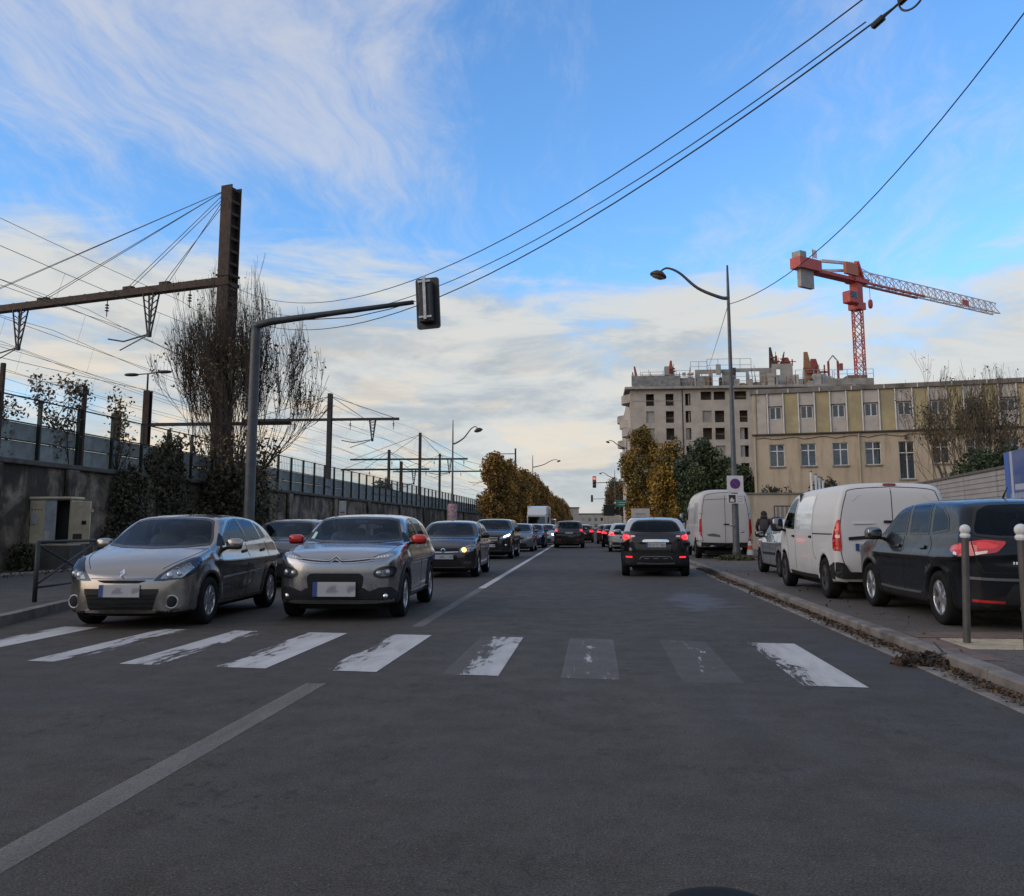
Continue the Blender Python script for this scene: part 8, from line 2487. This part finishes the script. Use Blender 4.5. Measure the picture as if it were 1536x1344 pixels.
# ------------------------------------------------------------------ the man beside the van
def person(label, loc, rz):
    J = {'pel': (0, 0, .95), 'ab': (0, .01, 1.10), 'ch': (0, .03, 1.30), 'nk': (0, .05, 1.47), 'hd': (0, .09, 1.60), 'top': (0, .08, 1.72),
         'shl': (.19, .02, 1.42), 'ell': (.27, 0, 1.16), 'wrl': (.23, .15, .98), 'shr': (-.19, .02, 1.42), 'elr': (-.27, 0, 1.16), 'wrr': (-.22, .16, 1.0),
         'hpl': (.10, 0, .90), 'knl': (.12, .03, .50), 'anl': (.13, -.02, .10), 'tol': (.15, .16, .045), 'hpr': (-.10, 0, .90), 'knr': (-.12, .06, .50), 'anr': (-.13, .05, .10), 'tor': (-.15, .22, .045)}
    E_ = [('pel', 'ab'), ('ab', 'ch'), ('ch', 'nk'), ('nk', 'hd'), ('hd', 'top'), ('ch', 'shl'), ('shl', 'ell'), ('ell', 'wrl'), ('ch', 'shr'), ('shr', 'elr'), ('elr', 'wrr'), ('pel', 'hpl'), ('hpl', 'knl'), ('knl', 'anl'), ('anl', 'tol'), ('pel', 'hpr'), ('hpr', 'knr'), ('knr', 'anr'), ('anr', 'tor')]
    Rr = dict(pel=(.17, .13), ab=(.17, .13), ch=(.20, .14), nk=(.075, .075), hd=(.105, .115), top=(.085, .09), shl=(.085, .085), ell=(.062, .062), wrl=(.045, .045), shr=(.085, .085), elr=(.062, .062), wrr=(.045, .045), hpl=(.115, .115), knl=(.080, .080), anl=(.055, .055), tol=(.05, .04), hpr=(.115, .115), knr=(.080, .080), anr=(.055, .055), tor=(.05, .04))
    ks = list(J); me = bpy.data.meshes.new('body'); me.from_pydata([J[k] for k in ks], [(ks.index(a), ks.index(b2)) for a, b2 in E_], [])
    tmp = bpy.data.objects.new('tmp', me); COL.objects.link(tmp)
    md = tmp.modifiers.new('s', 'SKIN'); md.use_smooth_shade = True
    for i, k in enumerate(ks):
        me.skin_vertices[0].data[i].radius = Rr[k]
    me.skin_vertices[0].data[0].use_root = True
    sb = tmp.modifiers.new('u', 'SUBSURF'); sb.levels = 2; sb.render_levels = 2
    dg = bpy.context.evaluated_depsgraph_get(); ev = bpy.data.meshes.new_from_object(tmp.evaluated_get(dg))
    bpy.data.objects.remove(tmp)
    mats = [plain('jacket_dark', (.035, .02, .019), .85, var=.3, scale=10), plain('trousers_dark', (.016, .016, .02), .9, var=.3), plain('skin', (.23, .13, .09), .6, var=.1), plain('shoe', (.02, .018, .016), .6)]
    ev.materials.clear()
    for m_ in mats: ev.materials.append(m_)
    for p in ev.polygons:
        c = p.center; p.use_smooth = True
        p.material_index = 3 if c.z < .12 else 1 if c.z < .94 and abs(c.x) < .21 else 2 if c.z > 1.47 or (c.y > .12 and c.z < 1.06) else 0
    t = thing('person', label, 'person', loc, rz)
    o = bpy.data.objects.new('body', ev); COL.objects.link(o); o.parent = t
    mb = MB(); mb.blob((0, .065, 1.64), (.115, .125, .125), (1, 1), 16, 10); mb.blob((0, .0, 1.52), (.13, .10, .09), (.9, .9), 14, 8); mb.build('hood', mats[0], t, True)
    for sx in (-1, 1):
        base = Vector((sx * .225, .17, .97))
        for k in range(5):
            q = base + Vector((sx * (-.03 + .016 * k), .02, -.01)); mb = MB()
            L = (.05, .075, .08, .075, .06)[k]; dr = Vector((-sx * .25 if k else -sx * .8, .7, -.55)).normalized()
            mb.tube([q, q + dr * L * .6, q + dr * L * .8 + Vector((0, 0, -L * .35))], [.010, .009, .007], 6); mb.build('finger', mats[2], t, True)
    mb = MB(); mb.blob((0, -.14, 1.24), (.15, .09, .21), (.6, .6), 14, 10); mb.build('rucksack', plain('rucksack_grey', (.045, .043, .045), .8), t, True)
    return t
person('man in dark jacket and hood with rucksack standing by the high white van', (6.15, 33.9, .1), R(-12))

# ------------------------------------------------------------------ front of the scooter the picture is taken from
sct = thing('scooter', 'black rounded scooter instrument cowl at the near edge of the road', 'scooter', (.10, .80, 0))
M_COWL = plain('cowl_black', (.005, .005, .006), .7, var=.2, spec=.15)
mb = MB(); mb.blob((0, 0, .929), (.068, .08, .045), (.8, .9), 24, 12); mb.build('instrument_cowl', M_COWL, sct, True)
mb = MB(); mb.tube([(0, 0, .94), (0, .04, .6), (0, .12, .30)], [.04, .04, .035], 10); mb.build('steering_column', M_COWL, sct, True)
mb = MB(); mb.tube([(-.24, -.06, .84), (-.1, 0, .86), (.1, 0, .86), (.24, -.06, .84)], .014, 8); mb.build('handlebar', M_COWL, sct, True)
mb = MB(); mb.lathe([(.13, -.05), (.19, -.045), (.20, 0), (.19, .045), (.13, .05)], 24, Matrix.Translation((0, .16, .20)) @ Matrix.Rotation(PI / 2, 4, 'Y')); mb.build('wheel', M_TYRE, sct, True)
# ------------------------------------------------------------------ traffic
def dup_car(src, x, y, z, heading, label, group=None, col=None, name=None):
    c = copy_tree(src.root)
    c.location = (x, y, z); c.rotation_euler = (0, 0, R(90 - heading))
    c['label'] = label
    if group: c['group'] = group
    if col:
        for ch in c.children:
            for sl in ch.material_slots:
                if sl.material and sl.material == src.paint:
                    sl.link = 'OBJECT'; sl.material = col
    return c


build_clio().place(-6.02, 12.98, 0, 177.6, 'warm silver hatchback with diamond badge stopped at the crossing')
build_c3().place(-3.64, 14.22, 0, 177.6, 'steel grey hatchback with red door mirrors stopped at the crossing')
build_polo().place(-3.86, 24.65, 0, 179, 'dark brown hatchback with one amber-lit headlamp behind the grey hatchback')
suv = build_suv(); suv.place(-4.22, 38.1, 0, 180, 'black sport utility car with a bright white headlamp in the oncoming queue')
gd_ = build_generic((.016, .014, .020), None, False, 'paint_plum_black'); gd_.place(-6.95, 20.6, 0, 179, 'near-black hatchback half hidden behind the warm silver hatchback')
g2c = build_generic((.10, .11, .125), None, False, 'paint_mid_grey'); g2c.place(-4.05, 48.5, 0, 180, 'mid grey hatchback behind the black sport utility car', group='oncoming queue beyond the black car')
dup_car(g2c, -3.95, 57.0, 0, 180, 'dark blue hatchback behind the mid grey hatchback', 'oncoming queue beyond the black car', paint('paint_deep_blue', (.012, .02, .06), .4, .28))
g3c = build_generic((.30, .32, .34), None, True, 'paint_pale_silver'); g3c.place(-3.65, 66.5, 0, 180, 'pale silver hatchback with lit headlamps in the oncoming queue', group='oncoming queue beyond the black car')
dup_car(g2c, -4.0, 77, 0, 180, 'charcoal hatchback behind the pale silver hatchback', 'oncoming queue beyond the black car', paint('paint_charcoal', (.03, .03, .033), .4, .3))
dup_car(g3c, -4.3, 90, 0, 180, 'far silver hatchback ahead of the white lorry', 'oncoming queue beyond the black car')
build_captur().place(1.60, 25.8, 0, 1.5, 'black crossover with pale roof and lit brake lamps stopped ahead')
build_mpv().place(-1.60, 56.9, 0, 0, 'black people carrier driving away along the centre line')
g4c = build_generic((.42, .42, .41), True, False, 'paint_white_rear', 1.76, 1.5); g4c.place(1.55, 48.6, 0, 1, 'white hatchback with lit brake lamps in front of the black crossover', group='cars waiting at the red light')
bk = build_generic((.014, .014, .016), True, False, 'paint_black_rear'); bk.place(1.25, 59.5, 0, 0, 'black hatchback with lit brake lamps ahead of the white hatchback', group='cars waiting at the red light')
dup_car(bk, .95, 70.5, 0, 0, 'dark red hatchback waiting ahead of the black hatchback', 'cars waiting at the red light', paint('paint_dark_red', (.05, .010, .010), .4, .3))
dup_car(bk, -1.0, 76, 0, 0, 'black hatchback ahead of the people carrier', 'cars waiting at the red light')
dup_car(bk, 1.1, 84, 0, 0, 'grey hatchback waiting behind the flatbed lorry', 'cars waiting at the red light', paint('paint_grey_rear', (.12, .12, .125), .4, .3))
build_altea().place(5.0, 12.92, .1, -1.2, 'night blue estate car with clear tail lamps parked on the pavement')
build_van().place(4.74, 17.3, .1, -.3, 'white panel van without rear windows parked behind the night blue estate', 'van')
build_citadine().place(5.12, 23.4, .1, 0, 'old light silver hatchback parked beyond the white panel van')
bv = build_bigvan(); bv.place(4.80, 36.95, .1, 0, 'high-roofed dirty white van parked behind the street lamp', 'van'); bv.root.scale = (1, 1, 1.04)

# lorries
M_LW = paint('lorry_white', (.50, .50, .49), 0, .4, .4); M_LB = plain('lorry_beige', (.40, .35, .27), .7, var=.25, scale=1)
t = thing('lorry', 'white box lorry facing this way in the oncoming queue', 'lorry', (-6.9, 108, 0))
mb = MB(); mb.box((-1.15, -1.0, .55), (1.15, 1.1, 2.75), bev=.12); cab_ = mb.build('cab', M_LW, t)
mb = MB(); mb.box((-1.0, -1.03, 1.65), (1.0, -1.005, 2.45)); mb.build('windscreen', M_PANE, cab_)
mb = MB(); mb.box((-.9, -1.03, .75), (.9, -1.005, 1.25)); mb.build('grille', M_GAP, cab_)
for s in (-.85, .85): mb = MB(); mb.lathe([(.12, 0), (.1, .04), (.001, .05)], 12, Matrix.Translation((s, -1.0, .72)) @ Matrix.Rotation(PI / 2, 4, 'X'), False); mb.build('headlight', M_CHROME, cab_)
mb = MB(); mb.add([(-1.15, -.6, 2.76), (1.15, -.6, 2.76), (1.15, 1.1, 2.76), (-1.15, 1.1, 2.76), (-1.05, .3, 3.55), (1.05, .3, 3.55), (1.1, 1.1, 3.7), (-1.1, 1.1, 3.7)], [(0, 1, 5, 4), (1, 2, 6, 5), (2, 3, 7, 6), (3, 0, 4, 7), (4, 5, 6, 7)]); mb.build('wind_deflector', M_LW, t)
mb = MB(); mb.box((-1.25, 1.2, .9), (1.25, 8, 3.75), bev=.05); mb.build('box_body', M_LW, t)
for (x, y) in ((-1.0, 0), (1.0, 0), (-1, 6), (1, 6)): mb = MB(); mb.lathe([(.25, -.15), (.48, -.15), (.5, 0), (.48, .15), (.25, .15)], 20, Matrix.Translation((x, y, .5)) @ Matrix.Rotation(PI / 2, 4, 'Y')); mb.build('wheel', M_TYRE, t, True)
for s in (-1, 1): mb = MB(); mb.box((s * 1.38 - .1, -.95, 1.7), (s * 1.38 + .1, -.85, 2.4)); mb.build('mirror', M_BLACK, t)
t = thing('van', 'small white van following the white box lorry', 'van', (-6.4, 125, 0))
mb = MB(); mb.prism([(-2.4, .3), (-2.45, .9), (-1.6, 1.2), (-.9, 2.2), (2.5, 2.35), (2.5, .3)], 'x', -.95, .95); mb.build('body', M_LW, t)
mb = MB(); mb.add([(-.85, -1.62, 1.24), (.85, -1.62, 1.24), (.8, -.98, 2.14), (-.8, -.98, 2.14)], [(0, 1, 2, 3)]); mb.build('windscreen', M_SEAL, t)
for (x, y) in ((-.85, -1.6), (.85, -1.6), (-.85, 1.6), (.85, 1.6)): mb = MB(); mb.lathe([(.2, -.1), (.33, -.1), (.34, 0), (.33, .1), (.2, .1)], 16, Matrix.Translation((x, y, .34)) @ Matrix.Rotation(PI / 2, 4, 'Y')); mb.build('wheel', M_TYRE, t, True)
for s in (-.7, .7): mb = MB(); mb.box((s - .15, -2.49, .75), (s + .15, -2.44, .95)); mb.build('headlight', M_CHROME, t)
t = thing('lorry', 'beige flatbed lorry with a folded black crane waiting at the red light', 'lorry', (2.35, 122, 0))
mb = MB(); mb.box((-1.2, -.05, 1.0), (1.2, .05, 2.7), bev=.02); bb2 = mb.build('tailboard', M_LB, t)
for k in range(4): mb = MB(); mb.box((-1.15 + k * .6, -.11, 1.05), (-.65 + k * .6, -.055, 2.65)); mb.build('tailboard_plank', M_LB, bb2)
for s in (-1, 1): mb = MB(); mb.box((s * 1.2 - .04, .06, 1.0), (s * 1.2 + .04, 6, 2.7)); mb.build('side_board', M_LB, t)
mb = MB(); mb.box((-1.1, .06, .85), (1.1, 8.2, .99)); mb.build('chassis', M_BLACK, t)
mb = MB(); mb.box((-1.2, 6.4, .6), (1.2, 8.3, 2.9), bev=.1); mb.build('cab', M_LW, t)
mb = MB(); mb.box((-1.15, 5.3, 2.5), (.35, 6.2, 4.35), bev=.05); mb.build('crane_body', M_BLACK, t)
mb = MB(); mb.bar((-.2, 5.8, 3.6), (1.1, 5.8, 3.2), .5, .6); mb.bar((.3, 5.7, 4.2), (.75, 5.7, 4.4), .35, .3); mb.build('crane_arm', M_BLACK, t)
mb = MB(); mb.blob((.65, 5.4, 4.55), (.3, .2, .2), (.8, .8), 12, 8); mb.build('work_lamp', M_LW, t, True)
for (x, y) in ((-.95, 1.2), (.95, 1.2), (-.95, 7.2), (.95, 7.2)): mb = MB(); mb.lathe([(.25, -.16), (.48, -.16), (.5, 0), (.48, .16), (.25, .16)], 20, Matrix.Translation((x, y, .5)) @ Matrix.Rotation(PI / 2, 4, 'Y')); mb.build('wheel', M_TYRE, t, True)
for s in (-1, 1): mb = MB(); mb.box((s * .95 - .15, -.08, .7), (s * .95 + .15, -.04, .85)); mb.build('tail_light', M_RED, t)
